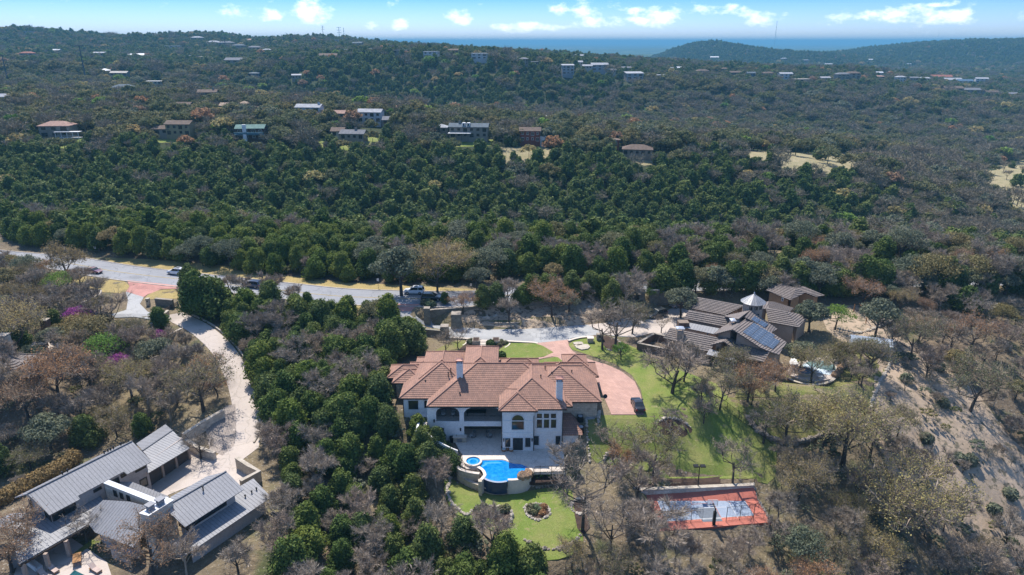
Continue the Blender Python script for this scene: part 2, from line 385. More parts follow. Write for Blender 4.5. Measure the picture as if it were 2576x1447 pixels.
M['court_red'] = simple('court_red', (.50,.155,.105), (.44,.135,.09), .4, .6)
M['court_blue'] = simple('court_blue', (.27,.32,.40), (.245,.295,.37), .4, .6)
M['court_grey'] = simple('court_grey', (.14,.16,.19), (.12,.14,.165), .4, .6)
M['white_line'] = simple('white_line', (.72,.72,.72), None, 1, .7)
M['orange_line'] = simple('orange_line', (.55,.15,.07), None, 1, .7)
M['yellow_line'] = simple('yellow_line', (.45,.33,.12), None, 1, .7)
M['limestone'] = simple('limestone', (.56,.49,.40), (.40,.34,.27), 1.2, .9, .8)
M['ledge'] = simple('weathered_limestone', (.42,.36,.29), (.26,.22,.18), .8, .95, 1.0)
M['wall_stone'] = stone_mat('estate_stone', (.20,.19,.155), (.13,.125,.10), (.24,.22,.18), .55, .3)
M['cream_stone'] = stone_mat('cream_stone', (.55,.47,.36), (.44,.37,.28), (.36,.31,.25), .7, .32)
M['white_stone'] = stone_mat('white_stone', (.68,.63,.55), (.52,.45,.36), (.46,.42,.36), .9, .4)
M['brick_brown'] = stone_mat('brown_brick', (.17,.10,.075), (.12,.075,.06), (.22,.17,.13), .42, .16)
M['wood'] = simple('wood', (.40,.20,.07), (.30,.15,.06), 2, .7)

# ------------------------------------------------------------------ object helpers
def tag(o, label=None, cat=None, group=None, kind=None):
    if label: o['label'] = label
    if cat: o['category'] = cat
    if group: o['group'] = group
    if kind: o['kind'] = kind
    return o
def mesh_obj(name, verts, faces, mat=None, parent=None, smooth=False, mats=None, fm=None, uvs=None):
    me = bpy.data.meshes.new(name); me.from_pydata([tuple(v) for v in verts], [], faces)
    for m in (mats or ([mat] if mat else [])): me.materials.append(m)
    if fm is not None: me.polygons.foreach_set('material_index', fm)
    if smooth: me.polygons.foreach_set('use_smooth', [True]*len(me.polygons))
    me.update()
    o = bpy.data.objects.new(name, me); COL.objects.link(o)
    if parent: o.parent = parent
    return o
def empty(name, loc, rz=0, parent=None):
    o = bpy.data.objects.new(name, None); o.location = loc; o.rotation_euler = (0, 0, rz); o.empty_display_size = .5
    COL.objects.link(o)
    if parent: o.parent = parent
    return o
class MB:
    def __init__(s): s.v = []; s.f = []; s.m = []; s.mi = 0
    def add(s, vs, fs):
        n = len(s.v); s.v += [tuple(x) for x in vs]; s.f += [tuple(i+n for i in f) for f in fs]; s.m += [s.mi]*len(fs)
    def box(s, x0, x1, y0, y1, z0, z1):
        s.add([(x0,y0,z0),(x1,y0,z0),(x1,y1,z0),(x0,y1,z0),(x0,y0,z1),(x1,y0,z1),(x1,y1,z1),(x0,y1,z1)],
              [(0,3,2,1),(4,5,6,7),(0,1,5,4),(1,2,6,5),(2,3,7,6),(3,0,4,7)])
    def obox(s, c, ax, ay, az):      # box about centre c with half-axis vectors
        c, ax, ay, az = Vector(c), Vector(ax), Vector(ay), Vector(az)
        s.add([c-ax-ay-az, c+ax-ay-az, c+ax+ay-az, c-ax+ay-az, c-ax-ay+az, c+ax-ay+az, c+ax+ay+az, c-ax+ay+az],
              [(0,3,2,1),(4,5,6,7),(0,1,5,4),(1,2,6,5),(2,3,7,6),(3,0,4,7)])
    def bar(s, p, q, w, h=None):     # square bar from p to q
        p, q = Vector(p), Vector(q); d = q - p
        if d.length < 1e-6: return
        h = h or w; a = d.cross(Vector((0,0,1)))
        if a.length < 1e-4: a = Vector((1,0,0))
        a.normalize(); b = a.cross(d).normalized()
        s.obox((p+q)/2, d/2, a*w/2, b*h/2)
    def tube(s, pts, rads, n=6, cap=True):
        rings = []
        for i, p in enumerate(pts):
            p = Vector(p); d = (Vector(pts[min(i+1, len(pts)-1)]) - Vector(pts[max(i-1, 0)])).normalized()
            a = d.cross(Vector((0.13, 0.2, 1))); a = a.normalized() if a.length > 1e-3 else Vector((1,0,0)); b = d.cross(a)
            rings.append([p + (a*math.cos(2*math.pi*k/n) + b*math.sin(2*math.pi*k/n))*rads[i] for k in range(n)])
        vs = [v for r in rings for v in r]; fs = []
        for i in range(len(pts)-1):
            for k in range(n): fs.append((i*n+k, i*n+(k+1) % n, (i+1)*n+(k+1) % n, (i+1)*n+k))
        if cap: fs.append(tuple(range(n))[::-1]); fs.append(tuple((len(pts)-1)*n+k for k in range(n)))
        s.add(vs, fs)
    def prism(s, poly, z0, z1):      # vertical prism, poly counter-clockwise (x, y)
        n = len(poly); zz0 = z0 if callable(z0) else (lambda p: z0); zz1 = z1 if callable(z1) else (lambda p: z1)
        ar = sum(poly[i][0]*poly[(i+1) % n][1] - poly[(i+1) % n][0]*poly[i][1] for i in range(n))
        if ar < 0: poly = list(poly)[::-1]
        s.add([(p[0], p[1], zz0(p)) for p in poly] + [(p[0], p[1], zz1(p)) for p in poly],
              [tuple(range(n))[::-1], tuple(n+i for i in range(n))] + [(i, (i+1) % n, n+(i+1) % n, n+i) for i in range(n)])
    def build(s, name, mat=None, parent=None, mats=None, smooth=False):
        return mesh_obj(name, s.v, s.f, mat, parent, smooth, mats, s.m if mats else None)
def place(o, loc=None, rz=None):
    if loc is not None: o.location = loc
    if rz is not None: o.rotation_euler = (0, 0, rz)
    return o
def drape(name, poly, mat, dz=0.05, cell=1.5, skirt=0.5, parent=None, zfun=None):
    """sheet that follows the ground inside a polygon, with a skirt down into the ground"""
    poly = [(p[0], p[1]) for p in poly]
    bp = []
    for i in range(len(poly)):
        p, q = poly[i], poly[(i+1) % len(poly)]; L = math.hypot(q[0]-p[0], q[1]-p[1]); k = max(1, int(L/cell))
        bp += [(p[0]+(q[0]-p[0])*j/k, p[1]+(q[1]-p[1])*j/k) for j in range(k)]
    xs = [p[0] for p in bp]; ys = [p[1] for p in bp]
    gx, gy = np.meshgrid(np.arange(min(xs)+cell/2, max(xs), cell), np.arange(min(ys)+cell/2, max(ys), cell))
    gx, gy = gx.ravel(), gy.ravel(); ins = inside(gx, gy, poly)
    if len(gx):
        dmin = np.full(gx.shape, 1e9)
        for i in range(len(poly)):
            d, _ = seg_dist(gx, gy, poly[i], poly[(i+1) % len(poly)]); dmin = np.minimum(dmin, d)
        ins &= dmin > cell*.35
    pts = [Vector(p) for p in bp] + [Vector((a, b)) for a, b in zip(gx[ins], gy[ins])]
    n = len(bp)
    vo, eo, fo, ov, oe, of = delaunay_2d_cdt(pts, [(i, (i+1) % n) for i in range(n)], [], 1, 1e-5)
    X = np.array([p.x for p in vo]); Y = np.array([p.y for p in vo]); Z = (zfun(X, Y) if zfun else H(X, Y)) + dz
    vs = list(zip(X, Y, Z)); fs = []
    cnt = {}
    for f in fo:
        f = tuple(f); a, b, c = (vo[i] for i in f[:3])
        if (b-a).cross(c-a) < 0: f = f[::-1]
        fs.append(f)
        for i in range(len(f)):
            e = (f[i], f[(i+1) % len(f)]); cnt[e] = 1
    for (a, b) in list(cnt):
        if (b, a) not in cnt:
            k = len(vs); vs += [(vs[a][0], vs[a][1], vs[a][2]-skirt), (vs[b][0], vs[b][1], vs[b][2]-skirt)]
            fs.append((b, a, k, k+1))
    return mesh_obj(name, vs, fs, mat, parent)
def ribbon(pts, w0, w1=None, closed=False):
    """polygon outline of a band along a line; offsets w0 (left) and w1 (right)"""
    w1 = w0 if w1 is None else w1; L = []; Rr = []
    n = len(pts)
    for i in range(n):
        a = Vector(pts[max(i-1, 0)][:2]); b = Vector(pts[min(i+1, n-1)][:2]); d = (b-a).normalized(); nn = Vector((-d.y, d.x)); p = Vector(pts[i][:2])
        L.append(p + nn*w0); Rr.append(p - nn*w1)
    return L + Rr[::-1]
def band_mesh(mb, pts, off0, off1, z0f, z1f):
    """solid strip along a line between lateral offsets, bottom and top given by functions of the point"""
    n = len(pts); vs = []
    for i in range(n):
        a = Vector(pts[max(i-1, 0)][:2]); b = Vector(pts[min(i+1, n-1)][:2]); d = (b-a)
        d = d.normalized() if d.length > 0 else Vector((1, 0)); nn = Vector((-d.y, d.x)); p = Vector(pts[i][:2])
        q0, q1 = p+nn*off0, p+nn*off1
        z0 = z0f(pts[i]) if callable(z0f) else z0f; z1 = z1f(pts[i]) if callable(z1f) else z1f
        vs += [(q0.x,q0.y,z0),(q1.x,q1.y,z0),(q1.x,q1.y,z1),(q0.x,q0.y,z1)]
    fs = [(0,1,2,3), tuple(4*(n-1)+k for k in (3,2,1,0))]
    for i in range(n-1):
        for k in range(4): fs.append((4*i+k, 4*i+4+k, 4*i+4+(k+1) % 4, 4*i+(k+1) % 4))
    mb.add(vs, fs)
# ------------------------------------------------------------------ ground sheet
def spaced(lo, hi, step, far, g=1.09):
    c = list(np.arange(lo, hi+step, step)); s = step; a = c[-1]
    while a < far: s *= g; a += s; c.append(a)
    s = step; a = c[0]; left = []
    while a > -far: s *= g; a -= s; left.append(a)
    return np.array(left[::-1] + c)
gx = spaced(-110, 120, 1.4, 45000)
gy = list(np.arange(56, 200, 1.4)); s_ = 1.4; a_ = gy[-1]
while a_ < 60000: s_ = min(s_*1.045, max(3.0, a_*0.03)) if a_ < 3500 else s_*1.08; a_ += s_; gy.append(a_)
gy = np.array([-3000, -1000, -300, -100, -20, 20, 40, 50] + gy)
GX, GY = np.meshgrid(gx, gy); GZ = H(GX.ravel(), GY.ravel())
nx, ny = len(gx), len(gy)
covered = []          # paved polygons: the earth lies a little lower under them
drive_xy = [(p.x, p.y) for p in drive_poly]
for poly in ([(p.x, p.y) for p in ribbon(road_s, ROAD_W-.3)], drive_xy, [(p.x, p.y) for p in court_poly], [(-16,90.5),(-16,103.5),(9,103),(9,89.5),(3,88),(-5,87),(-11,88.5)]):
    GZ = np.where(inside(GX.ravel(), GY.ravel(), poly), GZ-.12, GZ)
me = bpy.data.meshes.new('ground')
me.vertices.add(nx*ny); me.vertices.foreach_set('co', np.stack([GX.ravel(), GY.ravel(), GZ], 1).ravel())
ii, jj = np.meshgrid(np.arange(nx-1), np.arange(ny-1)); b0 = (jj*nx + ii).ravel()
quads = np.stack([b0, b0+1, b0+nx+1, b0+nx], 1).ravel()
me.loops.add(len(quads)); me.loops.foreach_set('vertex_index', quads)
me.polygons.add(len(b0)); me.polygons.foreach_set('loop_start', np.arange(0, len(quads), 4)); me.polygons.foreach_set('loop_total', np.full(len(b0), 4))
me.update(calc_edges=True); me.polygons.foreach_set('use_smooth', [True]*len(b0)); me.materials.append(M['ground'])
ground = bpy.data.objects.new('ground', me); COL.objects.link(ground); tag(ground, kind='structure')
print('ground', nx, ny)

def setting(name, poly, mat, dz=.05, cell=1.5, **k):
    return tag(drape(name, poly, mat, dz, cell, **k), kind='structure')
# public road with kerbs and centre line
setting('road', ribbon(road_s, ROAD_W), M['asphalt'], .06, 2.0)
kb = MB()
for off in (ROAD_W, -ROAD_W-.3):
    band_mesh(kb, road_s, off, off+.3, lambda p: p.z-.2, lambda p: p.z+.17)
tag(kb.build('kerb', M['kerb']), kind='structure')
yl = MB()
for off in (-.18, .08):
    band_mesh(yl, road_s, off, off+.12, lambda p: p.z+.03, lambda p: p.z+.075)
tag(yl.build('road_centre_line', M['yellow_line']), kind='structure')
# verges
def V_(lst): return [hit(u, v) for u, v in lst]
verge_s = [Vector(p) for p in road_s]
setting('verge_far', V_([(260,648),(420,655),(560,668),(690,690),(860,710),(1010,718),(1190,728),(1190,738),(859,731),(620,706),(477,686),(380,673),(274,659)]), M['dry_grass'], .04, 2)
setting('verge_near', V_([(170,690),(310,707),(326,720),(318,733),(300,738),(235,735),(195,715)]), M['dry_grass'], .04, 2)
setting('verge_near_gate', V_([(372,742),(400,730),(450,727),(462,740),(450,752),(405,752),(360,755)]), M['dry_grass'], .05, 2)
setting('verge_centre', V_([(835,762),(940,766),(955,772),(935,778),(880,783),(835,780)]), M['dry_grass'], .05, 2)
# entrances in red paving, then the pale drives
setting('red_entrance_paving', V_([(320,706),(420,716),(468,723),(452,727),(405,728),(372,741),(362,748),(316,734),(326,722)]), M['paver_road'], .075, 1.5)
setting('grey_entrance_drive', V_([(316,734),(362,748),(352,765),(372,785),(395,792),(395,806),(340,798),(290,800),(280,792),(318,780),(322,755)]), M['asphalt_light'], .06, 1.5)
setting('red_entrance_paving', V_([(945,764),(1058,766),(1045,772),(1034,784),(972,784),(962,772)]), M['paver_road'], .075, 1.5)
setting('grey_entrance_drive', V_([(972,784),(1034,784),(1052,800),(1072,812),(1072,824),(1030,825),(985,805)]), M['asphalt_light'], .06, 1.5)
setting('driveway', [p for p in drive_poly[:12]] + [P(*TC(2050,580),0)] + drive_poly[-11:], M['asphalt_light'], .05, 1.5)
setting('concrete_drive', [P(*TC(x, y), 0) for x, y in [(1800,462),(2050,440),(2250,390),(2400,440),(2450,400),(2700,280),(2900,330),(3000,450),(2700,600),(2480,545),(2300,590),(1980,566)]], M['concrete'], .075, 1.5)
# left estate drive and forecourt
lds = smooth_line(ldrive_c, 5)
setting('estate_drive', ribbon(lds, 2.25), M['concrete'], .06, 1.5)
setting('forecourt', PP([(375,1195),(470,1125),(500,1130),(545,1150),(575,1128),(585,1104),(655,1090),(652,1130),(612,1158),(598,1166),(655,1196),(610,1240),(560,1190),(425,1245),(405,1262),(370,1232)], LZ), M['concrete'], .06, 1.5)
setting('grey_parking_bay', PP([(528,1135),(520,1095),(572,1045),(596,1040),(596,1100),(588,1128),(560,1150)], LZ), M['paver_grey'], .075, 1.5)
# lawns and beds round the main house
setting('front_lawn', smooth_line(PP([TC(x, y) for x, y in [(880,740),(960,672),(1000,640),(1250,655),(1340,680),(1450,745),(1350,790),(1150,815),(930,812)]], 0), 3, True), M['lawn'], .06, 1.5)
setting('lawn_strip', PP([TC(x, y) for x, y in [(1100,860),(1300,830),(1480,795),(1520,805),(1560,850),(1400,900),(1100,880)]], 0), M['lawn'], .06, 1.5)
circ = [TC(x, y) for x, y in [(1260,655),(1600,618),(1604,650),(1615,690),(1650,735),(1720,780),(1830,825),(1990,870),(2150,940),(2290,1050),(2350,1180),(2370,1300),(2385,1385),(2050,1385),(1880,1000),(1560,850),(1500,800),(1440,790),(1150,850),(880,850),(880,818),(1150,822),(1350,795),(1455,748),(1340,680)]]
setting('brick_driveway', PP(circ, 0), M['paver_red'], .062, 1.5)
setting('side_lawn', V_([(1430,868),(1445,855),(1490,848),(1560,860),(1610,880),(1640,900),(1720,935),(1800,965),(1840,1010),(1900,1040),(1960,1090),(1950,1200),(1930,1218),(1760,1205),(1650,1200),(1500,1165),(1478,1140),(1480,1045),(1618,1045),(1620,1020),(1612,980),(1590,945),(1545,915),(1480,893),(1440,880)]), M['lawn_side'], .05, 1.5)
setting('west_lawn', V_([(1130,862),(1170,856),(1172,866),(1148,885),(1148,905),(1060,900),(1090,885)]), M['yard'], .05, 1.5)
setting('planting_bed', V_([(1148,905),(1148,885),(1176,862),(1205,858),(1290,862),(1290,880),(1250,890),(1250,915),(1160,915)]), M['mulch'], .05, 1.5)
setting('pool_lawn', smooth_line(lawn_low, 3, True), M['lawn'], .06, 1.5)
setting('terrace_bed', bed_poly, M['bedsoil'], .05, 1.5)
setting('patio', PP([PC(x, y) for x, y in [(380,210),(420,90),(150,-420),(150,-600),(2350,-600),(2170,100),(2180,250),(2190,375),(1660,382),(1600,440),(1500,400),(900,400),(760,300),(500,330),(400,270)]], -3.6), M['flag'], .055, 1.5, zfun=lambda x, y: np.full(np.shape(x), -3.6))
setting('court_surface', court_poly, M['court_red'], .05, 2)
setting('bed_above_court', V_([CC(x, y) for x, y in [(120,590),(500,500),(880,455),(1230,455),(1500,425),(1560,408),(1750,408),(1920,440),(2030,540),(1100,580)]]), M['mulch'], .06, 1.5)
# right estate
setting('east_yard', V_([(2000,900),(2120,860),(2180,870),(2230,940),(2190,1020),(2120,1040),(1960,1000),(1850,1000),(1850,960),(1950,985)]), M['yard'], .05, 2)
setting('lower_yard', V_([(1830,1000),(1960,1010),(2130,1040),(2175,1090),(2060,1100),(1990,1118),(1930,1095),(1870,1050)]), M['yard'], .05, 2)
setting('north_yard', V_([(2060,770),(2240,770),(2230,900),(2120,862),(2080,830)]), M['dirt'], .05, 2)
setting('dirt_slope', V_([(2230,830),(2330,880),(2420,940),(2530,1090),(2640,1200),(2640,1420),(2480,1440),(2340,1330),(2240,1200),(2190,1070),(2200,940)]), M['dirt'], .05, 2)
# fields and yards beyond the valley
MEADOWS = []
_V = V_
def V_m(l):
    p = _V(l); MEADOWS.append([tuple(q.to_2d()) for q in p]); return p
setting('meadow', V_m([(1840,385),(1880,380),(2040,388),(2200,380),(2260,395),(2200,425),(2120,440),(2000,440),(1900,415)]), M['field'], .15, 5)
setting('meadow', V_m([(2450,425),(2576,402),(2720,400),(2720,560),(2540,548),(2470,490)]), M['field'], .15, 6)
setting('meadow', V_m([(1250,372),(1370,370),(1400,385),(1370,420),(1270,425)]), M['field'], .15, 4)
for pl in ([(150,352),(240,345),(270,362),(200,380),(140,372)], [(790,350),(860,345),(975,338),(975,355),(880,380),(790,372)], [(1100,355),(1240,352),(1250,368),(1120,372)], [(380,345),(500,350),(480,362),(390,360)], [(1560,395),(1700,385),(1740,400),(1620,418)]):
    setting('yard_grass', V_m(pl), M['lawn_side'] if pl[0][0] != 1560 else M['field'], .15, 4)
# ------------------------------------------------------------------ trees
def foliage_mat(name, cols, trans=0.0, local=.5):
    """cols: colours a tree of the kind may have; each tree picks its own tone"""
    m, nt, b = newmat(name)
    oi = node(nt, 'ShaderNodeObjectInfo'); cr = node(nt, 'ShaderNodeValToRGB')
    cr.color_ramp.interpolation = 'LINEAR'
    while len(cr.color_ramp.elements) < len(cols): cr.color_ramp.elements.new(.5)
    for i, c in enumerate(cols):
        cr.color_ramp.elements[i].position = i/(len(cols)-1); cr.color_ramp.elements[i].color = c4(c)
    nt.links.new(oi.outputs['Random'], cr.inputs[0])
    g = node(nt, 'ShaderNodeNewGeometry')
    n = node(nt, 'ShaderNodeTexNoise', Scale=.9, Detail=3.0); nt.links.new(g.outputs['Position'], n.inputs['Vector'])
    r = node(nt, 'ShaderNodeMapRange'); r.inputs['From Min'].default_value = .35; r.inputs['From Max'].default_value = .65; nt.links.new(n.outputs['Fac'], r.inputs['Value'])
    v = mixrgb(nt, r.outputs[0], (1.25,1.2,1.0), (.62,.68,.75))
    c = mixrgb(nt, local, cr.outputs[0], v, 'MULTIPLY')
    at = node(nt, 'ShaderNodeNewGeometry')
    rr = mixrgb(nt, at.outputs['Random Per Island'], (.7,.72,.7), (1.35,1.3,1.25))
    c = mixrgb(nt, .8, c, rr, 'MULTIPLY')
    nt.links.new(c, b.inputs['Base Color']); b.inputs['Roughness'].default_value = .75; b.inputs['Specular IOR Level'].default_value = .15
    if trans:
        t = node(nt, 'ShaderNodeBsdfTranslucent'); nt.links.new(c, t.inputs['Color']); mx = node(nt, 'ShaderNodeMixShader'); mx.inputs[0].default_value = trans
        out = nt.nodes['Material Output']; nt.links.new(b.outputs[0], mx.inputs[1]); nt.links.new(t.outputs[0], mx.inputs[2]); nt.links.new(mx.outputs[0], out.inputs['Surface'])
    return m
M['cedar'] = foliage_mat('cedar_foliage', [(.070,.110,.028),(.092,.136,.032),(.112,.152,.037),(.140,.168,.046),(.085,.122,.042)], .25)
M['cedar_bright'] = foliage_mat('bright_cedar_foliage', [(.105,.155,.030),(.140,.182,.035),(.165,.20,.042),(.12,.165,.042)], .3)
M['oak'] = foliage_mat('live_oak_foliage', [(.18,.175,.075),(.24,.20,.09),(.19,.185,.10),(.29,.215,.10),(.165,.18,.10)], .3)
M['grey_oak'] = foliage_mat('grey_green_foliage', [(.15,.17,.11),(.18,.19,.13),(.13,.15,.10)], .3)
M['yellow'] = foliage_mat('yellow_green_foliage', [(.45,.35,.16),(.38,.33,.14),(.46,.33,.15)], .35)
M['orange'] = foliage_mat('rust_foliage', [(.36,.21,.12),(.40,.22,.11),(.31,.20,.13)], .3)
M['lime'] = foliage_mat('fresh_green_foliage', [(.17,.27,.05),(.22,.30,.07),(.13,.25,.05)], .4)
M['redbud'] = foliage_mat('magenta_blossom', [(.34,.09,.30),(.30,.08,.27)], .3)
M['twig'] = foliage_mat('bare_twigs', [(.30,.255,.21),(.35,.29,.235),(.32,.25,.20),(.26,.225,.19),(.36,.28,.20)], 0, .35)
M['oak_far'] = foliage_mat('live_oak_far', [(.12,.135,.055),(.17,.165,.07),(.14,.155,.075),(.21,.18,.08),(.12,.14,.07)], .3)
M['twig_far'] = foliage_mat('bare_twigs_far', [(.22,.195,.14),(.27,.225,.16),(.24,.20,.15),(.19,.175,.13)], 0, .35)
M['bark'] = simple('bark', (.10,.08,.065), (.06,.05,.042), 3, .95, .6)

def ico():
    bm = bmesh.new(); bmesh.ops.create_icosphere(bm, subdivisions=1, radius=1); v = np.array([tuple(x.co) for x in bm.verts]); f = [tuple(l.index for l in x.verts) for x in bm.faces]; bm.free(); return v, f
ICO_V, ICO_F = ico()
def leaves(rng, lobes, n, size, up=.25, shell=(.80, 1.1), core=.78, aspect=1.5, openness=0):
    """leaf sprays on the surface of each lobe plus a solid heart inside it"""
    vs = []; fs = []
    tot = sum(l[3]*l[3] for l in lobes)
    for (cx, cy, cz, r, sq) in lobes:
        k = max(6, int(n * r*r/tot))
        d = rng.normal(size=(k, 3)); d[:, 2] = d[:, 2] + up; d /= np.linalg.norm(d, axis=1)[:, None]
        rad = r * rng.uniform(shell[0], shell[1], k)
        p = d * rad[:, None]; p[:, 2] *= sq; p += (cx, cy, cz)
        nn = d + rng.normal(scale=.55, size=(k, 3)); nn /= np.linalg.norm(nn, axis=1)[:, None]
        t = np.cross(nn, rng.normal(size=(k, 3))); t /= np.linalg.norm(t, axis=1)[:, None]; bt = np.cross(nn, t)
        s = size * rng.uniform(.6, 1.3, k)[:, None]
        q = np.stack([p - t*s*aspect*.5, p - bt*s*.5 , p + t*s*aspect*.5, p + bt*s*.5], 1).reshape(-1, 3)
        b = len(vs); vs.extend(map(tuple, q)); fs.extend([(b+4*i, b+4*i+1, b+4*i+2, b+4*i+3) for i in range(k)])
        if core:
            b = len(vs); w = ICO_V * r * core * rng.uniform(.85, 1.12, (len(ICO_V), 1)); w[:, 2] *= sq
            vs.extend(map(tuple, w + (cx, cy, cz))); fs.extend([tuple(i+b for i in f) for f in ICO_F])
    return vs, fs
def limbs(rng, h, r0, spread, n=5, n2=3, sides=5, base=.25, lean=.12):
    """trunk with tapering limbs; returns MB and limb ends"""
    mb = MB(); ends = []
    lx, ly = rng.uniform(-lean, lean, 2)*h
    top = Vector((lx, ly, h*.55)); mb.tube([(0,0,-.6), (lx*.2, ly*.2, h*.18), (lx*.5, ly*.5, h*.38), tuple(top)], [r0*1.25, r0, r0*.8, r0*.5], sides, False)
    for i in range(n):
        a = 2*math.pi*(i + rng.uniform(-.3, .3))/n; t = rng.uniform(base, .5)
        s = Vector((lx*t, ly*t, h*t)); e = Vector((math.cos(a)*spread*rng.uniform(.55, .95), math.sin(a)*spread*rng.uniform(.55, .95), h*rng.uniform(.62, .92)))
        m = s.lerp(e, .5) + Vector((math.cos(a)*spread*.12, math.sin(a)*spread*.12, -h*.03)) + Vector(tuple(rng.normal(scale=.05*h, size=3)))
        mb.tube([s, m, e], [r0*.5, r0*.34, r0*.14], max(3, sides-1), False); ends.append((m, e))
        for k in range(n2):
            tt = rng.uniform(.35, .9); s2 = m.lerp(e, tt); d = Vector(tuple(rng.normal(size=3))); d.z = abs(d.z)*.8; d.normalize()
            e2 = s2 + d*spread*rng.uniform(.25, .5); mb.tube([s2, e2], [r0*.2, r0*.06], 3, False); ends.append((s2, e2))
    ends.append((top, top + Vector((0, 0, h*.3))))
    return mb, ends
def make_cedar(seed, h, r, n, size, lobes_n=13, core=.72):
    rng = np.random.default_rng(seed); lob = []
    for i in range(lobes_n):
        t = (i+.5)/lobes_n; z = h*(.22 + .66*t); rr = r*(1-.60*t**2.4)*rng.uniform(.35, .75); a = i*2.4 + rng.uniform(-.4, .4)
        lr = r*(.46-.14*t)*rng.uniform(.6, 1.25)
        lob.append((math.cos(a)*rr, math.sin(a)*rr, z, lr, rng.uniform(.85, 1.2)))
    lob.append((0, 0, h*.5, r*.66, 1.25)); lob.append((rng.uniform(-.2, .2)*r, rng.uniform(-.2, .2)*r, h*.88, r*.33, 1.1))
    return leaves(rng, lob, n, size, .3, (.66, 1.32), core=core, aspect=2.1)
def make_oak(seed, h, r, n, size, lobes_n=16, core=.0, sq=.7):
    rng = np.random.default_rng(seed); lob = []
    for i in range(lobes_n):
        a = i*2.4; rr = r*math.sqrt((i+.5)/lobes_n)*.80; z = h*(.86 - .36*(rr/r)**2) + rng.uniform(-.07, .05)*h
        lob.append((math.cos(a)*rr+rng.uniform(-.1,.1)*r, math.sin(a)*rr+rng.uniform(-.1,.1)*r, z, r*rng.uniform(.26, .38), sq))
    return leaves(rng, lob, n, size, .3, shell=(.45, 1.15), core=core, aspect=1.3)
def make_bare(seed, h, r, twigs, tw, tl, sides=4):
    rng = np.random.default_rng(seed)
    mb, ends = limbs(rng, h, .024*h+.03, r*.8, 6, 4, sides, .2)
    segs = ends[:]
    for (s, e) in ends:
        for k in range(3):
            t = rng.uniform(.2, 1); s2 = s.lerp(e, t); d = (e-s); d = d.normalized() if d.length > 0 else Vector((0,0,1)); d += Vector(tuple(rng.normal(scale=.7, size=3))); d.z = d.z*.7+.35; d.normalize()
            e2 = s2 + d*r*rng.uniform(.2, .42); segs.append((s2, e2)); mb.tube([s2, e2], [.012*h*.35, .006], 3, False)
    mbt = MB(); vs = []; fs = []
    S_ = np.array([tuple(a) for a, b in segs]); E_ = np.array([tuple(b) for a, b in segs])
    idx = rng.integers(0, len(segs), twigs); t = rng.uniform(.25, 1.05, (twigs, 1)); p = S_[idx]*(1-t) + E_[idx]*t
    d = (E_[idx]-S_[idx]); d /= np.linalg.norm(d, axis=1)[:, None]+1e-6; d = d + rng.normal(scale=.75, size=(twigs, 3)); d[:, 2] = d[:, 2]*.8+.25; d /= np.linalg.norm(d, axis=1)[:, None]
    L = tl*rng.uniform(.5, 1.3, (twigs, 1)); side = np.cross(d, rng.normal(size=(twigs, 3))); side /= np.linalg.norm(side, axis=1)[:, None]
    mid = p + d*L*.55 + rng.normal(scale=.08, size=(twigs, 3))*L; end = p + d*L
    q = np.stack([p - side*tw*.5, p + side*tw*.5, mid + side*tw*.4, end, mid - side*tw*.4], 1).reshape(-1, 3)
    vs = list(map(tuple, q)); fs = [(5*i, 5*i+1, 5*i+2, 5*i+3, 5*i+4) for i in range(twigs)]
    return mb, vs, fs
def make_twig_oak(seed, h, r, twigs, nleaf, lsize):
    mb, vs, fs = make_bare(seed, h, r, twigs, .028, .8)
    rng = np.random.default_rng(seed+1); v = np.array(vs); tips = v.reshape(-1, 5, 3)[:, 3]; idx = rng.integers(0, len(tips), nleaf); p = tips[idx] + rng.normal(scale=.22, size=(nleaf, 3))
    n = rng.normal(size=(nleaf, 3)); n[:, 2] = abs(n[:, 2]); n /= np.linalg.norm(n, axis=1)[:, None]; t = np.cross(n, rng.normal(size=(nleaf, 3))); t /= np.linalg.norm(t, axis=1)[:, None]; b = np.cross(n, t); s = lsize*rng.uniform(.5, 1.4, (nleaf, 1))
    q = np.stack([p-t*s*.6, p-b*s*.45, p+t*s*.6, p+b*s*.45], 1).reshape(-1, 3); b0 = len(vs)
    vs = vs + list(map(tuple, q)); nf = len(fs); fs = fs + [(b0+4*i, b0+4*i+1, b0+4*i+2, b0+4*i+3) for i in range(nleaf)]
    return mb, vs, fs, nf
def me_from(name, vs, fs, mat):
    me = bpy.data.meshes.new(name); me.from_pydata(vs, [], fs); me.materials.append(mat); me.update(); return me
def trunk_me(name, mb): return me_from(name, mb.v, mb.f, M['bark'])
PROTO = {}     # kind -> list of (trunk mesh, crown mesh, height, radius)
def reg(kind, tm, cm, h, r): PROTO.setdefault(kind, []).append((tm, cm, h, r))
for k in range(6):
    h, r = [(6.5,2.7),(5.6,2.8),(7.2,2.5),(5.0,2.5),(6.2,3.1),(7.5,2.9)][k]
    rng = np.random.default_rng(50+k); mb, e = limbs(rng, h, .13, r*.7, 4, 1, 5)
    vs, fs = make_cedar(100+k, h, r, 6000, .25, 24); tm = trunk_me('trunk', mb)
    reg('cedar', tm, me_from('crown', vs, fs, M['cedar']), h, r)
    reg('cedar_bright', tm, me_from('crown', vs, fs, M['cedar_bright']), h, r)
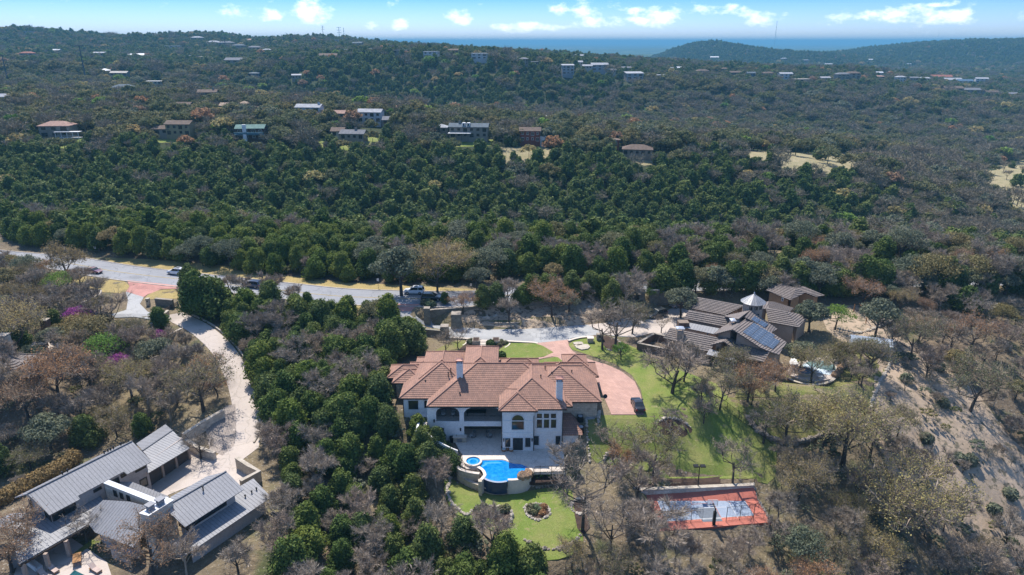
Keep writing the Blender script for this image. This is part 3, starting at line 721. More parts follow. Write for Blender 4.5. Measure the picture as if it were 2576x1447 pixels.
for k in range(5):
    h, r = [(7,4.2),(6,3.6),(8,5.0),(6.5,3.4),(5.5,3.0)][k]
    rng = np.random.default_rng(70+k); mb, e = limbs(rng, h, .2, r*.85, 7, 3, 6)
    tm = trunk_me('trunk', mb)
    vs, fs = make_oak(200+k, h, r, 4200, .25)
    for nm in ('oak', 'grey_oak'): reg(nm, tm, me_from('crown', vs, fs, M[nm]), h, r)
    vs, fs = make_oak(220+k, h, r, 1500, .26); reg('lime', tm, me_from('crown', vs, fs, M['lime']), h, r)
    vs, fs = make_oak(230+k, h*.6, r*.6, 1500, .16); mb2, e = limbs(np.random.default_rng(90+k), h*.6, .08, r*.5, 6, 3, 4)
    reg('redbud', trunk_me('trunk', mb2), me_from('crown', vs, fs, M['redbud']), h*.6, r*.6)
for k in range(4):
    h, r = [(7,4.4),(6,3.8),(7.5,4.8),(6.2,3.6)][k]
    for nm, nl, sz in (('sparse_oak', 4200, .14), ('yellow', 7000, .10), ('orange', 4200, .14)):
        mb, vs, fs, nf = make_twig_oak(400+k, h, r, 2400, nl, sz); me = me_from('crown', vs, fs, M['twig']); me.materials.append(M['oak' if nm == 'sparse_oak' else nm]); me.polygons.foreach_set('material_index', [0]*nf+[1]*(len(fs)-nf)); reg(nm, me_from('trunk', mb.v, mb.f, M['bark']), me, h, r)
for k in range(7):
    h, r = [(6.5,3.4),(7.5,4.0),(5.5,3.0),(6,3.6),(8,3.6),(5,2.8),(7,4.4)][k]
    mb, vs, fs = make_bare(300+k, h, r, 5200, .030, .85)
    reg('bare', me_from('trunk', mb.v, mb.f, M['twig'] if k % 2 else M['bark']), me_from('crown', vs, fs, M['twig']), h, r)
for k in range(4):
    h, r = [(8,5),(9,5.6),(6.5,4.6),(5.5,3.2)][k]
    mb, vs, fs = make_bare(340+k, h, r, 2200, .024, .8)
    reg('open_bare', me_from('trunk', mb.v, mb.f, M['bark']), me_from('crown', vs, fs, M['twig']), h, r)
NAMES = {'cedar': ('cedar_tree', 'cedar'), 'cedar_bright': ('cedar_tree', 'cedar'), 'oak': ('live_oak_tree', 'oak tree'), 'grey_oak': ('live_oak_tree', 'oak tree'), 'sparse_oak': ('live_oak_tree', 'oak tree'),
         'orange': ('oak_tree', 'tree'), 'yellow': ('oak_tree', 'tree'), 'lime': ('young_leaved_tree', 'tree'), 'redbud': ('redbud_tree', 'redbud'), 'bare': ('bare_tree', 'bare tree'), 'open_bare': ('bare_tree', 'bare tree')}
COUNT = {}
def tree(kind, x, y, s, label, group=None, z=None, var=None, sz=None):
    lst = PROTO[kind]; var = random.randrange(len(lst)) if var is None else var % len(lst)
    tm, cm, h, r = lst[var]; nm, cat = NAMES[kind]
    if z is None: z = h1(x, y)
    e = empty(nm, (x, y, z), random.uniform(0, 6.28)); e.scale = (s, s, sz or s*random.uniform(.9, 1.12))
    tag(e, label, cat, group)
    for nme, me in (('trunk', tm), ('crown', cm)):
        o = bpy.data.objects.new(nme, me); o.parent = e; COL.objects.link(o)
    COUNT[nm] = COUNT.get(nm, 0) + 1
    return e
TREE_XY = []
def px_tree(kind, u, v, hpx, label, group=None, var=None):
    """tree whose trunk stands at photo position (u, v) and rises about hpx photo pixels"""
    p = hit(u, v); lst = PROTO[kind]; var = random.randrange(len(lst)) if var is None else var % len(lst)
    dep = p.y*math.cos(PITCH) + (CAM_H-p.z)*math.sin(PITCH); el = math.atan2(CAM_H-p.z, p.y)
    H_ = hpx*dep/FOCAL/math.cos(el)
    TREE_XY.append((p.x, p.y, H_*.45))
    return tree(kind, p.x, p.y, H_/lst[var][2], label, group, p.z, var)

# ---- low detail trees for the woods beyond
def joined(kind):
    out = []
    for tm, cm, h, r in PROTO[kind]:
        bm = bmesh.new(); bm.from_mesh(cm); nf = len(bm.faces); bm.from_mesh(tm); me = bpy.data.meshes.new(kind+'_whole'); bm.faces.ensure_lookup_table(); k = len(cm.materials)
        for f in bm.faces[nf:]: f.material_index = k
        bm.to_mesh(me); bm.free()
        for m in list(cm.materials)+list(tm.materials): me.materials.append(m)
        out.append(me)
    return out
def low_me(kind, seed, n, size):
    rng = np.random.default_rng(seed)
    if kind == 'cedar':
        h, r = rng.uniform(5.4, 7), rng.uniform(2.6, 3.2); vs, fs = make_cedar(seed, h, r, n, size, 12, .8); mat = M['cedar']
    elif kind in ('oak', 'lime', 'orange', 'yellow', 'grey_oak'):
        h, r = rng.uniform(5.5, 7), rng.uniform(3.2, 4.6); vs, fs = make_oak(seed, h, r, n, size, 10, .6); mat = M['oak_far' if kind == 'oak' else kind]
    else:
        h, r = rng.uniform(5.5, 7.5), rng.uniform(3, 4); mb, vs, fs = make_bare(seed, h, r, n, size, 1.3, 3)
        mat = M['twig_far']; vs = list(vs); b = len(vs); vs += mb.v; fs = list(fs) + [tuple(i+b for i in f) for f in mb.f]
    if kind != 'bare':
        mb = MB(); mb.tube([(0,0,-1), (0,0,h*.5)], [.16, .1], 4, False); b = len(vs); vs = list(vs)+mb.v; fs = list(fs)+[tuple(i+b for i in f) for f in mb.f]
    return me_from('low_'+kind, vs, fs, mat)
def stand(name, label, kind_list, pts, scales, variants):
    """one object: a wood too far off to count, trees set on points of the ground"""
    coll = bpy.data.collections.new(name+'_kinds')
    for me in variants:
        o = bpy.data.objects.new(me.name, me); coll.objects.link(o)
    n = len(pts)
    me = bpy.data.meshes.new(name); me.vertices.add(n); me.vertices.foreach_set('co', np.asarray(pts, np.float32).ravel())
    for an, arr, ty in (('sc', scales, 'FLOAT'), ('rot', RNG.uniform(0, 6.28, n), 'FLOAT'), ('pick', RNG.integers(0, len(variants), n), 'INT')):
        a = me.attributes.new(an, ty, 'POINT'); a.data.foreach_set('value', np.asarray(arr, np.float32 if ty == 'FLOAT' else np.int32))
    me.update()
    o = bpy.data.objects.new(name, me); COL.objects.link(o); tag(o, label, 'wood', kind='stuff')
    ng = bpy.data.node_groups.new(name, 'GeometryNodeTree')
    ng.interface.new_socket('Geometry', in_out='INPUT', socket_type='NodeSocketGeometry'); ng.interface.new_socket('Geometry', in_out='OUTPUT', socket_type='NodeSocketGeometry')
    N, L = ng.nodes, ng.links; gi = N.new('NodeGroupInput'); go = N.new('NodeGroupOutput')
    iop = N.new('GeometryNodeInstanceOnPoints'); ci = N.new('GeometryNodeCollectionInfo'); ci.inputs['Collection'].default_value = coll
    ci.inputs['Separate Children'].default_value = True; ci.inputs['Reset Children'].default_value = True
    def attr(nm, ty):
        a = N.new('GeometryNodeInputNamedAttribute'); a.data_type = ty; a.inputs['Name'].default_value = nm; return a.outputs['Attribute']
    L.new(gi.outputs[0], iop.inputs['Points']); L.new(ci.outputs[0], iop.inputs['Instance']); iop.inputs['Pick Instance'].default_value = True
    L.new(attr('pick', 'INT'), iop.inputs['Instance Index']); L.new(attr('sc', 'FLOAT'), iop.inputs['Scale'])
    cx = N.new('ShaderNodeCombineXYZ'); L.new(attr('rot', 'FLOAT'), cx.inputs[2]); L.new(cx.outputs[0], iop.inputs['Rotation'])
    L.new(iop.outputs[0], go.inputs[0])
    md = o.modifiers.new('trees', 'NODES'); md.node_group = ng
    return o

# ---- where the camera sees which kind of tree (photo positions of the ground)
def inpoly(u, v, pl): return inside(u, v, pl)
NO_FAR = []       # world polygons / discs kept free of trees
def mix_at(u, v, x, y):
    """chances (cedar, oak, bare, grey oak, yellow/orange/lime) for ground seen at (u, v)"""
    n = len(u); W = np.zeros((n, 5)); W[:] = (.50, .27, .20, .02, .01)
    def setw(mask, w): W[mask] = w
    setw(v < 160, (.55, .32, .08, .02, .03))
    setw((v >= 160) & (v < 260) & (u < 700), (.62, .26, .08, .02, .02))
    setw((v >= 245) & (v < 365) & (u < 1500), (.22, .52, .20, .02, .04))
    setw((v >= 350) & (v < 395) & (u < 1500), (.50, .24, .24, .01, .01))
    setw(inpoly(u, v, [(690,148),(1500,150),(1640,215),(1560,272),(1100,288),(820,262),(690,232)]), (.90, .03, .05, 0, .02))
    setw(inpoly(u, v, [(1040,288),(1500,275),(1640,215),(2700,240),(2700,400),(2300,350),(1500,305),(1050,300)]), (.36, .34, .26, .02, .02))
    setw(inpoly(u, v, [(1650,180),(2700,150),(2700,235),(1640,215)]), (.38, .42, .16, .01, .03))
    setw(inpoly(u, v, [(1600,100),(2700,95),(2700,160),(1900,170),(1600,140)]), (.93, .04, .02, 0, .01))
    setw(inpoly(u, v, [(1240,300),(1500,305),(2300,350),(2150,410),(1500,400),(1240,360)]), (.24, .62, .10, .02, .02))
    setw((v >= 395) & (v < 660) & (u < 2030), (.91, .025, .055, .005, .005))
    setw(inpoly(u, v, [(1500,395),(1800,420),(2150,440),(2150,640),(2050,640),(1700,450)]), (.78, .06, .14, .01, .01))
    setw(inpoly(u, v, [(2150,400),(2700,380),(2700,640),(2300,640),(2200,560),(2130,470)]), (.20, .24, .48, .06, .02))
    setw(inpoly(u, v, [(2030,560),(2300,610),(2700,640),(2700,740),(2030,700)]), (.66, .06, .22, .05, .01))
    # bare thickets within the slope
    k = (np.sin(x/23+1.7*np.sin(y/31)) * np.sin(y/19 + 1.3*np.sin(x/29))) > .72
    sel = k & (v > 395) & (v < 640); W[sel] = W[sel]*.55 + np.array((.05, .05, .5, .03, .02))*.45
    return W / W.sum(1)[:, None]
def scatter_far():
    out = []
    bands = [(196, 420, 4.3, .92), (420, 800, 5.6, .94), (800, 1500, 7.6, .93), (1500, 3700, 11.5, .9)]
    for y0, y1, sp, keep in bands:
        ys = np.arange(y0, y1, sp)
        for y in ys:
            w = .78*(y+60)+15; xs = np.arange(-w, w, sp)
            n = len(xs)
            out.append(np.stack([xs + RNG.uniform(-.8, .8, n)*sp, y + RNG.uniform(-.8, .8, n)*sp, np.full(n, sp)], 1)[RNG.uniform(size=n) < keep])
    return np.concatenate(out)
# ------------------------------------------------------------------ building helpers
def tile_mat(name, a, b_, mo, bw, bh):
    m, nt, b = newmat(name)
    uv = node(nt, 'ShaderNodeUVMap')
    br = node(nt, 'ShaderNodeTexBrick', Scale=1.0); br.inputs['Brick Width'].default_value = bw; br.inputs['Row Height'].default_value = bh; br.offset = 0.5
    br.inputs['Mortar Size'].default_value = bw*.10; br.inputs['Mortar Smooth'].default_value = .6; br.inputs['Color1'].default_value = c4(a); br.inputs['Color2'].default_value = c4(b_); br.inputs['Mortar'].default_value = c4(mo); br.inputs['Bias'].default_value = .0
    nt.links.new(uv.outputs[0], br.inputs['Vector'])
    v = coords(nt)
    c = mixrgb(nt, .55, br.outputs['Color'], mixrgb(nt, noise(nt, v, .5, 7, .75), (1.25,1.2,1.15), (.68,.7,.72)), 'MULTIPLY')
    nt.links.new(c, b.inputs['Base Color']); b.inputs['Roughness'].default_value = .75; b.inputs['Specular IOR Level'].default_value = .25
    bump(nt, b, br.outputs['Fac'], -.6, .06); return m
M['tile_red'] = tile_mat('clay_tile', (.345,.188,.132), (.26,.145,.105), (.17,.10,.075), .32, .44)
M['tile_brown'] = tile_mat('brown_concrete_tile', (.215,.180,.160), (.175,.145,.13), (.12,.10,.09), .9, .5)
M['metal_roof'] = simple('grey_metal_roof', (.27,.265,.27), (.235,.23,.235), .35, .55, 0, 0, .3)
M['seam'] = simple('roof_seam', (.16,.16,.17), None, 1, .7)  # darker than the sheets: the thin shadow at each seam is painted in
M['metal_white'] = simple('pale_metal_cap', (.62,.62,.62), (.55,.55,.56), .4, .3, 0, .5, .5)
M['stucco'] = simple('white_stucco', (.80,.77,.73), (.74,.71,.67), .5, .9, .15)
M['stucco_tan'] = simple('tan_stucco', (.42,.32,.25), (.37,.28,.22), .5, .9, .15)
M['stucco_grey'] = simple('warm_grey_stucco', (.46,.40,.36), (.42,.36,.32), .5, .9, .15)
M['trim'] = simple('white_trim', (.76,.74,.71), None, 1, .7)
M['dark'] = simple('dark_metal', (.03,.03,.032), None, 2, .45, 0, .6)
M['darkwood'] = simple('dark_wood', (.055,.038,.030), None, 2, .6)
M['brown_metal'] = simple('copper_brown_metal', (.20,.10,.08), None, 1, .5, 0, .5)
M['interior'] = simple('shaded_room', (.12,.11,.10), None, 1, .9)
M['garage'] = simple('brown_garage_door', (.085,.07,.062), (.075,.062,.055), 2, .6)
def glass_mat():
    m, nt, b = newmat('window_glass'); b.inputs['Base Color'].default_value = (.018,.022,.024,1); b.inputs['Roughness'].default_value = .06; b.inputs['Specular IOR Level'].default_value = .7
    return m
M['glass'] = glass_mat()
def plane_pts(conv, items, off=0.0):
    """roof outline from photo positions: the first three carry heights and fix the plane, the others lie on it"""
    base = []
    for it in items:
        if len(it) == 3 and len(base) < 3: base.append(P(*conv(it[0], it[1]), it[2]))
    n = (base[1]-base[0]).cross(base[2]-base[0]).normalized()
    if n.z < 0: n = -n
    d0 = n.dot(base[0]) + off; out = []
    for it in items:
        d = ray(*conv(it[0], it[1])); t = (d0 - n.z*CAM_H) / n.dot(d); out.append(Vector((d.x*t, d.y*t, CAM_H + d.z*t)))
    return out
def ccw(poly):
    a = sum(poly[i].x*poly[(i+1) % len(poly)].y - poly[(i+1) % len(poly)].x*poly[i].y for i in range(len(poly)))
    return poly if a > 0 else poly[::-1]
def normal_of(poly):
    n = Vector((0,0,0))
    for i in range(len(poly)):
        p, q = poly[i], poly[(i+1) % len(poly)]; n += Vector(((p.y-q.y)*(p.z+q.z), (p.z-q.z)*(p.x+q.x), (p.x-q.x)*(p.y+q.y)))
    n.normalize(); return n
def clip_b(pts, lim, keep_above):
    out = []; n = len(pts)
    for i in range(n):
        p, q = pts[i], pts[(i+1) % n]; pi = (p[1] >= lim) if keep_above else (p[1] <= lim); qi = (q[1] >= lim) if keep_above else (q[1] <= lim)
        if pi: out.append(p)
        if pi != qi: t = (lim-p[1])/(q[1]-p[1]); out.append((p[0]+(q[0]-p[0])*t, lim))
    return out
class Roof:
    """collects roof slopes: courses of tiles as overlapping steps, or sheet metal with standing seams"""
    def __init__(s): s.v = []; s.f = []; s.uv = []; s.mi = []; s.cur = 0
    def face(s, vs, uvs):
        s.mi.append(s.cur); n = len(s.v); s.v += [tuple(v) for v in vs]; s.f.append(tuple(range(n, n+len(vs)))); s.uv += uvs
    def slope(s, poly, kind='tile', row=.42, lift=.045, thick=.14, seam=.5):
        poly = ccw([Vector(p) for p in poly]); nn = normal_of(poly)
        if nn.z < 0: nn = -nn
        e = Vector((0,0,1)).cross(nn); e = e.normalized() if e.length > 1e-4 else Vector((1,0,0)); u = nn.cross(e).normalized(); o = poly[0]
        ab = [((p-o).dot(e), (p-o).dot(u)) for p in poly]
        W = lambda a, b, h: o + e*a + u*b + nn*h
        bmin, bmax = min(b for a, b in ab), max(b for a, b in ab)
        s.face([W(a, b, -thick) for a, b in ab][::-1], [(a, b) for a, b in ab][::-1])
        for i in range(len(ab)):
            p, q = ab[i], ab[(i+1) % len(ab)]; s.face([W(*p, -thick), W(*q, -thick), W(*q, 0), W(*p, 0)], [(p[0],0),(q[0],0),(q[0],.1),(p[0],.1)])
        if kind == 'tile':
            b0 = bmin
            while b0 < bmax - .02:
                b1 = min(b0+row, bmax); st = clip_b(clip_b(ab, b0, True), b1, False)
                if len(st) >= 3:
                    hh = lambda b: .012 + lift*(1-(b-b0)/row)
                    s.face([W(a, b, hh(b)) for a, b in st], [(a, b) for a, b in st])
                    low = sorted([p for p in st if abs(p[1]-b0) < 1e-4])
                    if len(low) >= 2:
                        p, q = low[0], low[-1]; s.face([W(p[0], b0, -.01), W(q[0], b0, -.01), W(q[0], b0, hh(b0)), W(p[0], b0, hh(b0))], [(p[0], b0),(q[0], b0),(q[0], b0+.05),(p[0], b0+.05)])
                b0 = b1
        else:
            s.face([W(a, b, 0) for a, b in ab], [(a, b) for a, b in ab])
            a0, a1 = min(a for a, b in ab), max(a for a, b in ab); a = a0 + seam*.5
            while a < a1:
                hitb = []
                for i in range(len(ab)):
                    p, q = ab[i], ab[(i+1) % len(ab)]
                    if (p[0]-a)*(q[0]-a) < 0: hitb.append(p[1]+(q[1]-p[1])*(a-p[0])/(q[0]-p[0]))
                hitb.sort()
                for k in range(0, len(hitb)-1, 2):
                    y0, y1 = hitb[k], hitb[k+1]; w = .016; h = .02
                    c = [W(a-w, y0, 0), W(a+w, y0, 0), W(a+w, y1, 0), W(a-w, y1, 0), W(a-w, y0, h), W(a+w, y0, h), W(a+w, y1, h), W(a-w, y1, h)]
                    s.cur = 1
                    for f in ((4,5,6,7),(0,1,5,4),(1,2,6,5),(2,3,7,6),(3,0,4,7)): s.face([c[j] for j in f], [(a, y0)]*4)
                    s.cur = 0
                a += seam
        return poly
    def cap(s, p, q, r=.13):
        mb = MB(); mb.tube([p, q], [r, r], 6)
        for f in mb.f: s.face([mb.v[i] for i in f], [(0, .2)]*len(f))
    def build(s, name, mat, parent):
        o = mesh_obj(name, s.v, s.f, None, parent, False, [mat, M['seam']] if any(s.mi) else [mat], s.mi); uvl = o.data.uv_layers.new(name='UVMap')
        uvl.data.foreach_set('uv', np.array(s.uv, np.float32).ravel()); return o
def hip(rf, x0, x1, y0, y1, z, pitch=.5, lift=.045, caps=True):
    w, d = x1-x0, y1-y0; h = min(w, d)/2; zr = z + h*pitch
    a, b, c, e = Vector((x0,y0,z)), Vector((x1,y0,z)), Vector((x1,y1,z)), Vector((x0,y1,z))
    if w >= d: r0, r1 = Vector((x0+h, y0+h, zr)), Vector((x1-h, y0+h, zr)); polys = [[a,b,r1,r0],[c,e,r0,r1],[e,a,r0],[b,c,r1]]; hips = [(a,r0),(e,r0),(b,r1),(c,r1)]
    else: r0, r1 = Vector((x0+h, y0+h, zr)), Vector((x0+h, y1-h, zr)); polys = [[a,b,r0],[c,e,r1],[e,a,r0,r1],[b,c,r1,r0]]; hips = [(a,r0),(b,r0),(c,r1),(e,r1)]
    for p in polys:
        q = [v for i, v in enumerate(p) if (v-p[i-1]).length > .01]
        rf.slope(q, lift=lift)
    if caps:
        up = Vector((0,0,.06))
        for p, q in hips: rf.cap(p+up, q+up)
        if (r1-r0).length > .05: rf.cap(r0+up, r1+up)
    return r0, r1
def under(mb, poly, zb, inset=.5, gap=.16):
    """walls below a roof slope: its outline drawn in, up to the slope"""
    poly = ccw([Vector(p) for p in poly]); nn = normal_of(poly); o = poly[0]; n = len(poly); out = []
    for i in range(n):
        p0, p1, p2 = poly[i-1].to_2d(), poly[i].to_2d(), poly[(i+1) % n].to_2d()
        d1 = (p1-p0).normalized(); d2 = (p2-p1).normalized(); n1 = Vector((-d1.y, d1.x)); n2 = Vector((-d2.y, d2.x)); m = n1+n2
        k = inset/max(.4, (1+n1.dot(n2))); out.append(p1 + m*k)
    zf = lambda p: o.z - (nn.x*(p[0]-o.x) + nn.y*(p[1]-o.y))/nn.z - gap
    mb.prism([(p.x, p.y) for p in out], zb, zf)
def vquad(A, B, px, off=.0):
    """corners on the upright plane through A and B (x, y) seen at photo positions"""
    A, B = Vector((A[0], A[1])), Vector((B[0], B[1])); d = (B-A).normalized(); n = Vector((d.y, -d.x))
    if n.y > 0: n = -n
    out = []
    for u, v in px:
        r = ray(u, v); t = (n.dot(A)+off)/(n.x*r.x + n.y*r.y); out.append(Vector((r.x*t, r.y*t, CAM_H + r.z*t)))
    return out, Vector((n.x, n.y, 0)), Vector((d.x, d.y, 0))
def panel(name, pts, n, thick, mat, parent, arch=False):
    mb = MB(); k = len(pts)
    mb.add([p for p in pts] + [p + n*thick for p in pts], [tuple(range(k, 2*k)), tuple(range(k))[::-1]] + [(i, (i+1) % k, k+(i+1) % k, k+i) for i in range(k)])
    return mb.build(name, mat, parent)
def window(parent, A, B, u0, v0, u1, v1, nx=1, ny=1, arch=False, frame=.09, surround=None, mat=None, name='window'):
    """framed window on the wall plane A-B between photo positions"""
    q, n, d = vquad(A, B, [(u0, v1), (u1, v1), (u1, v0), (u0, v0)])
    dirx = (q[1]-q[0]); dirx.z = 0; w = dirx.length; dirx.normalize(); zb = (q[0].z+q[1].z)/2; zt = (q[2].z+q[3].z)/2; o = Vector((q[0].x, q[0].y, zb)); h = zt-zb
    return window_at(parent, o, dirx, n, w, h, nx, ny, arch, frame, surround, mat, name)
def window_at(parent, o, dx, n, w, h, nx=1, ny=1, arch=False, frame=.09, surround=None, mat=None, name='window', gmat=None):
    up = Vector((0,0,1)); mb = MB(); hh = h - (w/2 if arch else 0)
    def b(x0, x1, z0, z1, t0, t1, m=mb): m.obox(o + dx*((x0+x1)/2) + up*((z0+z1)/2) + n*((t0+t1)/2), dx*((x1-x0)/2), n*((t1-t0)/2), up*((z1-z0)/2))
    b(0, frame, 0, hh, -.05, .06); b(w-frame, w, 0, hh, -.05, .06); b(frame, w-frame, 0, frame, -.05, .06)
    if not arch: b(frame, w-frame, h-frame, h, -.05, .06)
    else:
        K = 10; c = o + dx*(w/2) + up*hh
        for i in range(K):
            a0, a1 = math.pi*i/K, math.pi*(i+1)/K; r = w/2-frame/2
            p, q = c + dx*math.cos(a0)*r + up*math.sin(a0)*r, c + dx*math.cos(a1)*r + up*math.sin(a1)*r; mb.bar(p+n*.0, q+n*.0, .11, frame)
        b(frame, w-frame, hh-.04, hh+.04, -.04, .05)
    for i in range(1, nx): b(w*i/nx-.03, w*i/nx+.03, frame, hh-.02, -.03, .05)
    for j in range(1, ny): b(frame, w-frame, hh*j/ny-.03, hh*j/ny+.03, -.03, .055)
    fr = mb.build(name, mat or M['dark'], parent)
    g = MB(); K = 12
    pts = [o + dx*frame*.5 + n*.012, o + dx*(w-frame*.5) + n*.012]
    if arch: pts += [o + dx*(w/2 + math.cos(math.pi*i/K)*(w/2-.05)) + up*(hh+math.sin(math.pi*i/K)*(w/2-.05)) + n*.012 for i in range(K+1)]
    else: pts += [o + dx*(w-frame*.5) + up*(h-frame*.5) + n*.012, o + dx*frame*.5 + up*(h-frame*.5) + n*.012]
    g.add(pts, [tuple(range(len(pts)))]); g.build('pane', gmat or M['glass'], fr)
    if surround:
        m2 = MB(); s = .16
        b(-s, 0, -s, hh, -.02, .075, m2); b(w, w+s, -s, hh, -.02, .075, m2); b(0, w, -s, 0, -.02, .09, m2)
        if not arch: b(-s, w+s, h, h+s, -.02, .075, m2)
        else:
            c = o + dx*(w/2) + up*hh
            for i in range(12):
                a0, a1 = math.pi*i/12, math.pi*(i+1)/12; r = w/2+s/2
                m2.bar(c + dx*math.cos(a0)*r + up*math.sin(a0)*r + n*.03, c + dx*math.cos(a1)*r + up*math.sin(a1)*r + n*.03, .1, s)
        m2.build('window_trim', surround, fr)
    return fr
def chimney(parent, x, y, z0, z1, w, d, mat, capmat, cap_h=.9, name='chimney'):
    mb = MB(); mb.box(x-w/2, x+w/2, y-d/2, y+d/2, z0, z1); c = mb.build(name, mat, parent)
    m = MB()
    for sx in (-1, 1):
        for sy in (-1, 1): m.box(x+sx*(w/2-.1)-.06, x+sx*(w/2-.1)+.06, y+sy*(d/2-.1)-.06, y+sy*(d/2-.1)+.06, z1+.002, z1+cap_h*.5)
    m.box(x-w/2-.12, x+w/2+.12, y-d/2-.12, y+d/2+.12, z1+cap_h*.5+.002, z1+cap_h*.5+.12)
    m.add([(x-w/2-.1,y-d/2-.1,z1+cap_h*.5+.125),(x+w/2+.1,y-d/2-.1,z1+cap_h*.5+.125),(x+w/2+.1,y+d/2+.1,z1+cap_h*.5+.125),(x-w/2-.1,y+d/2+.1,z1+cap_h*.5+.125),(x-w/4,y-d/4,z1+cap_h*.75),(x+w/4,y-d/4,z1+cap_h*.75),(x+w/4,y+d/4,z1+cap_h*.75),(x-w/4,y+d/4,z1+cap_h*.75)],
          [(0,1,5,4),(1,2,6,5),(2,3,7,6),(3,0,4,7),(4,5,6,7)])
    m.build('chimney_cap', capmat, c); return c
def pipe(parent, x, y, z, h=.5, r=.09, mat=None, name='roof_vent'):
    mb = MB(); mb.tube([(x,y,z-.5),(x,y,z+h)], [r, r], 7); mb.tube([(x,y,z+h),(x,y,z+h+.14)], [r*1.7, r*1.2], 7); return mb.build(name, mat or M['dark'], parent)
def roof_z(poly, x, y):
    n = normal_of([Vector(p) for p in poly]); o = Vector(poly[0]); return o.z - (n.x*(x-o.x)+n.y*(y-o.y))/n.z

# ------------------------------------------------------------------ the white mansion with the clay tile roof
def F4(x, y): return (943.4 + x*.2391, 849 + y*.2391)
ms = empty('mansion', (-2, 105, -3.6)); tag(ms, 'white stucco mansion with a many-hipped clay tile roof behind the swimming pool', 'house')
inv = Matrix.Translation((2, -105, 3.6))
def adopt(root):
    """keep children where they were built although their thing stands elsewhere"""
    for c in root.children: c.matrix_parent_inverse = Matrix.Translation(root.location).inverted()
BL = [('main', -14.1, 10, 99.6, 115.6, 3.2), ('entry', -8.6, -2.5, 106.6, 117.4, 5.85), ('left', -19.1, -5.6, 102.3, 116.0, 3.22), ('leftrear', -16.2, -8.7, 106.5, 117.6, 4.7), ('l4', -22.5, -15, 109.8, 115.1, 3.18),
      ('l5', -21.2, -15.6, 107.7, 113.1, 3.24), ('l3', -17.9, -12, 112.4, 117.2, 3.7), ('rf', -2.1, 8.8, 97.0, 113, 4.2), ('rff', -2.13, 4.1, 96.45, 104, 4.17), ('re', 1.5, 15.0, 101.2, 114.7, 3.17),
      ('rre', 6, 15.6, 110.3, 116.0, 3.22), ('rr2', 9.4, 14.0, 113, 117.6, 4.1), ('r5', -2.45, 5, 112.6, 116.9, 3.6)]
rf = Roof()
for nm, x0, x1, y0, y1, z in BL: hip(rf, x0, x1, y0, y1, z)
roof = rf.build('roof', M['tile_red'], ms)
gm = MB()       # eave boards and gutters
for nm, x0, x1, y0, y1, z in BL:
    for a, b in (((x0,y0),(x1,y0)), ((x1,y0),(x1,y1)), ((x0,y0),(x0,y1))): gm.bar((a[0],a[1],z-.12), (b[0],b[1],z-.12), .12, .14)
gm.build('gutter', M['darkwood'], ms)
wm_ = MB()
for nm, x0, x1, y0, y1, z in BL:
    if nm == 'main': wm_.box(-13.5, 9.4, 105.2, 115, -4.5, z-.1)
    elif nm in ('re', 'rre', 'rr2', 'l4', 'l5'): continue
    elif nm == 'rf': wm_.box(-1.55, 8.2, 97.6, 112.5, -4.6, z-.1)
    elif nm == 'rff': wm_.box(-1.6, 3.5, 97.05, 103, -4.6, z-.12)
    elif nm == 'left': wm_.box(-18.5, -14.25, 102.9, 115.4, -5, z-.1); wm_.box(-14.25, -6.2, 107, 115.3, -4.5, z-.12)
    else: wm_.box(x0+.6, x1-.6, y0+.6, y1-.6, -3, z-.1)
YW = 100.3
def xq(x4, y, vv=900): u, v = F4(x4, vv); r = ray(u, v); return r.x*y/r.y
xa, xb, xc, xd = xq(645, YW), xq(890, YW), xq(937, YW), -1.6
xL = -14.2
wm_.box(xL, xc-.02, YW, YW+.45, -4.6, -.02)                 # lower wall left of the shaded terrace
wm_.box(xc-.02, xd, YW+.003, YW+.45, -.95, -.02)            # beam over it
wm_.box(xL, xa, YW, YW+.5, -.02, 3.1); wm_.box(xb, xc, YW, YW+.5, -.02, 3.1)
def arch_top(x0, x1, zs, za, zt):
    K = 14; vs = []; 
    for i in range(K+1):
        t = i/K; x = x0+(x1-x0)*t; zz = zs + (za-zs)*(max(0, 1-(2*t-1)**2))**.5; vs += [(x, YW+.002, zz), (x, YW+.002, zt), (x, YW+.45, zz), (x, YW+.45, zt)]
    fs = []
    for i in range(K): a = 4*i; fs += [(a, a+4, a+5, a+1), (a+2, a+3, a+7, a+6), (a, a+2, a+6, a+4)]
    wm_.add(vs, fs)
arch_top(xa, xb, 1.7, 2.75, 3.1); arch_top(xc, xd, 1.6, 2.85, 3.1)
wm_.box(xL, xL+.4, YW+.5, 105.2, -4.6, 3.1)
wm_.box(-13.8, xd, YW+.452, 105.198, -.55, -.04)            # balcony floor
wm_.box(xL+.4, xc-1.2, YW+.46, 105.1, -4.6, -.56)           # rooms beside the terrace
for (x0, x1, y0, z0, z1, d) in ((-1.68, 3.58, 97.0, -.35, -.15, 1), (3.58, 8.27, 97.55, -.35, -.15, 1), (-1.68, 3.58, 97.0, 2.0, 2.12, 1)):
    wm_.box(x0, x1, y0-.03, y0+.2, z0, z1)                  # string courses
wm_.build('wall', M['stucco'], ms)
fl = MB(); fl.box(-13.8, -1.7, YW+.5, 105.15, -.038, -.01); fl.build('balcony_floor', M['flag'], ms)
# ceiling and back of the shaded terrace
sw = MB(); sw.box(15.0-.6-13.2, 14.4, 101.8, 114, -4.5, 3.05); sw.box(6.6, 15.0, 110.9, 115.4, -2, 3.1); sw.build('stone_wall', M['cream_stone'], ms); sw = MB(); sw.box(-20.6, -16.2, 108.3, 112.5, -3.5, 3.1); sw.box(-21.9, -15.6, 110.4, 114.5, -3.5, 3.05)
sw.build('stone_wall', M['cream_stone'], ms)
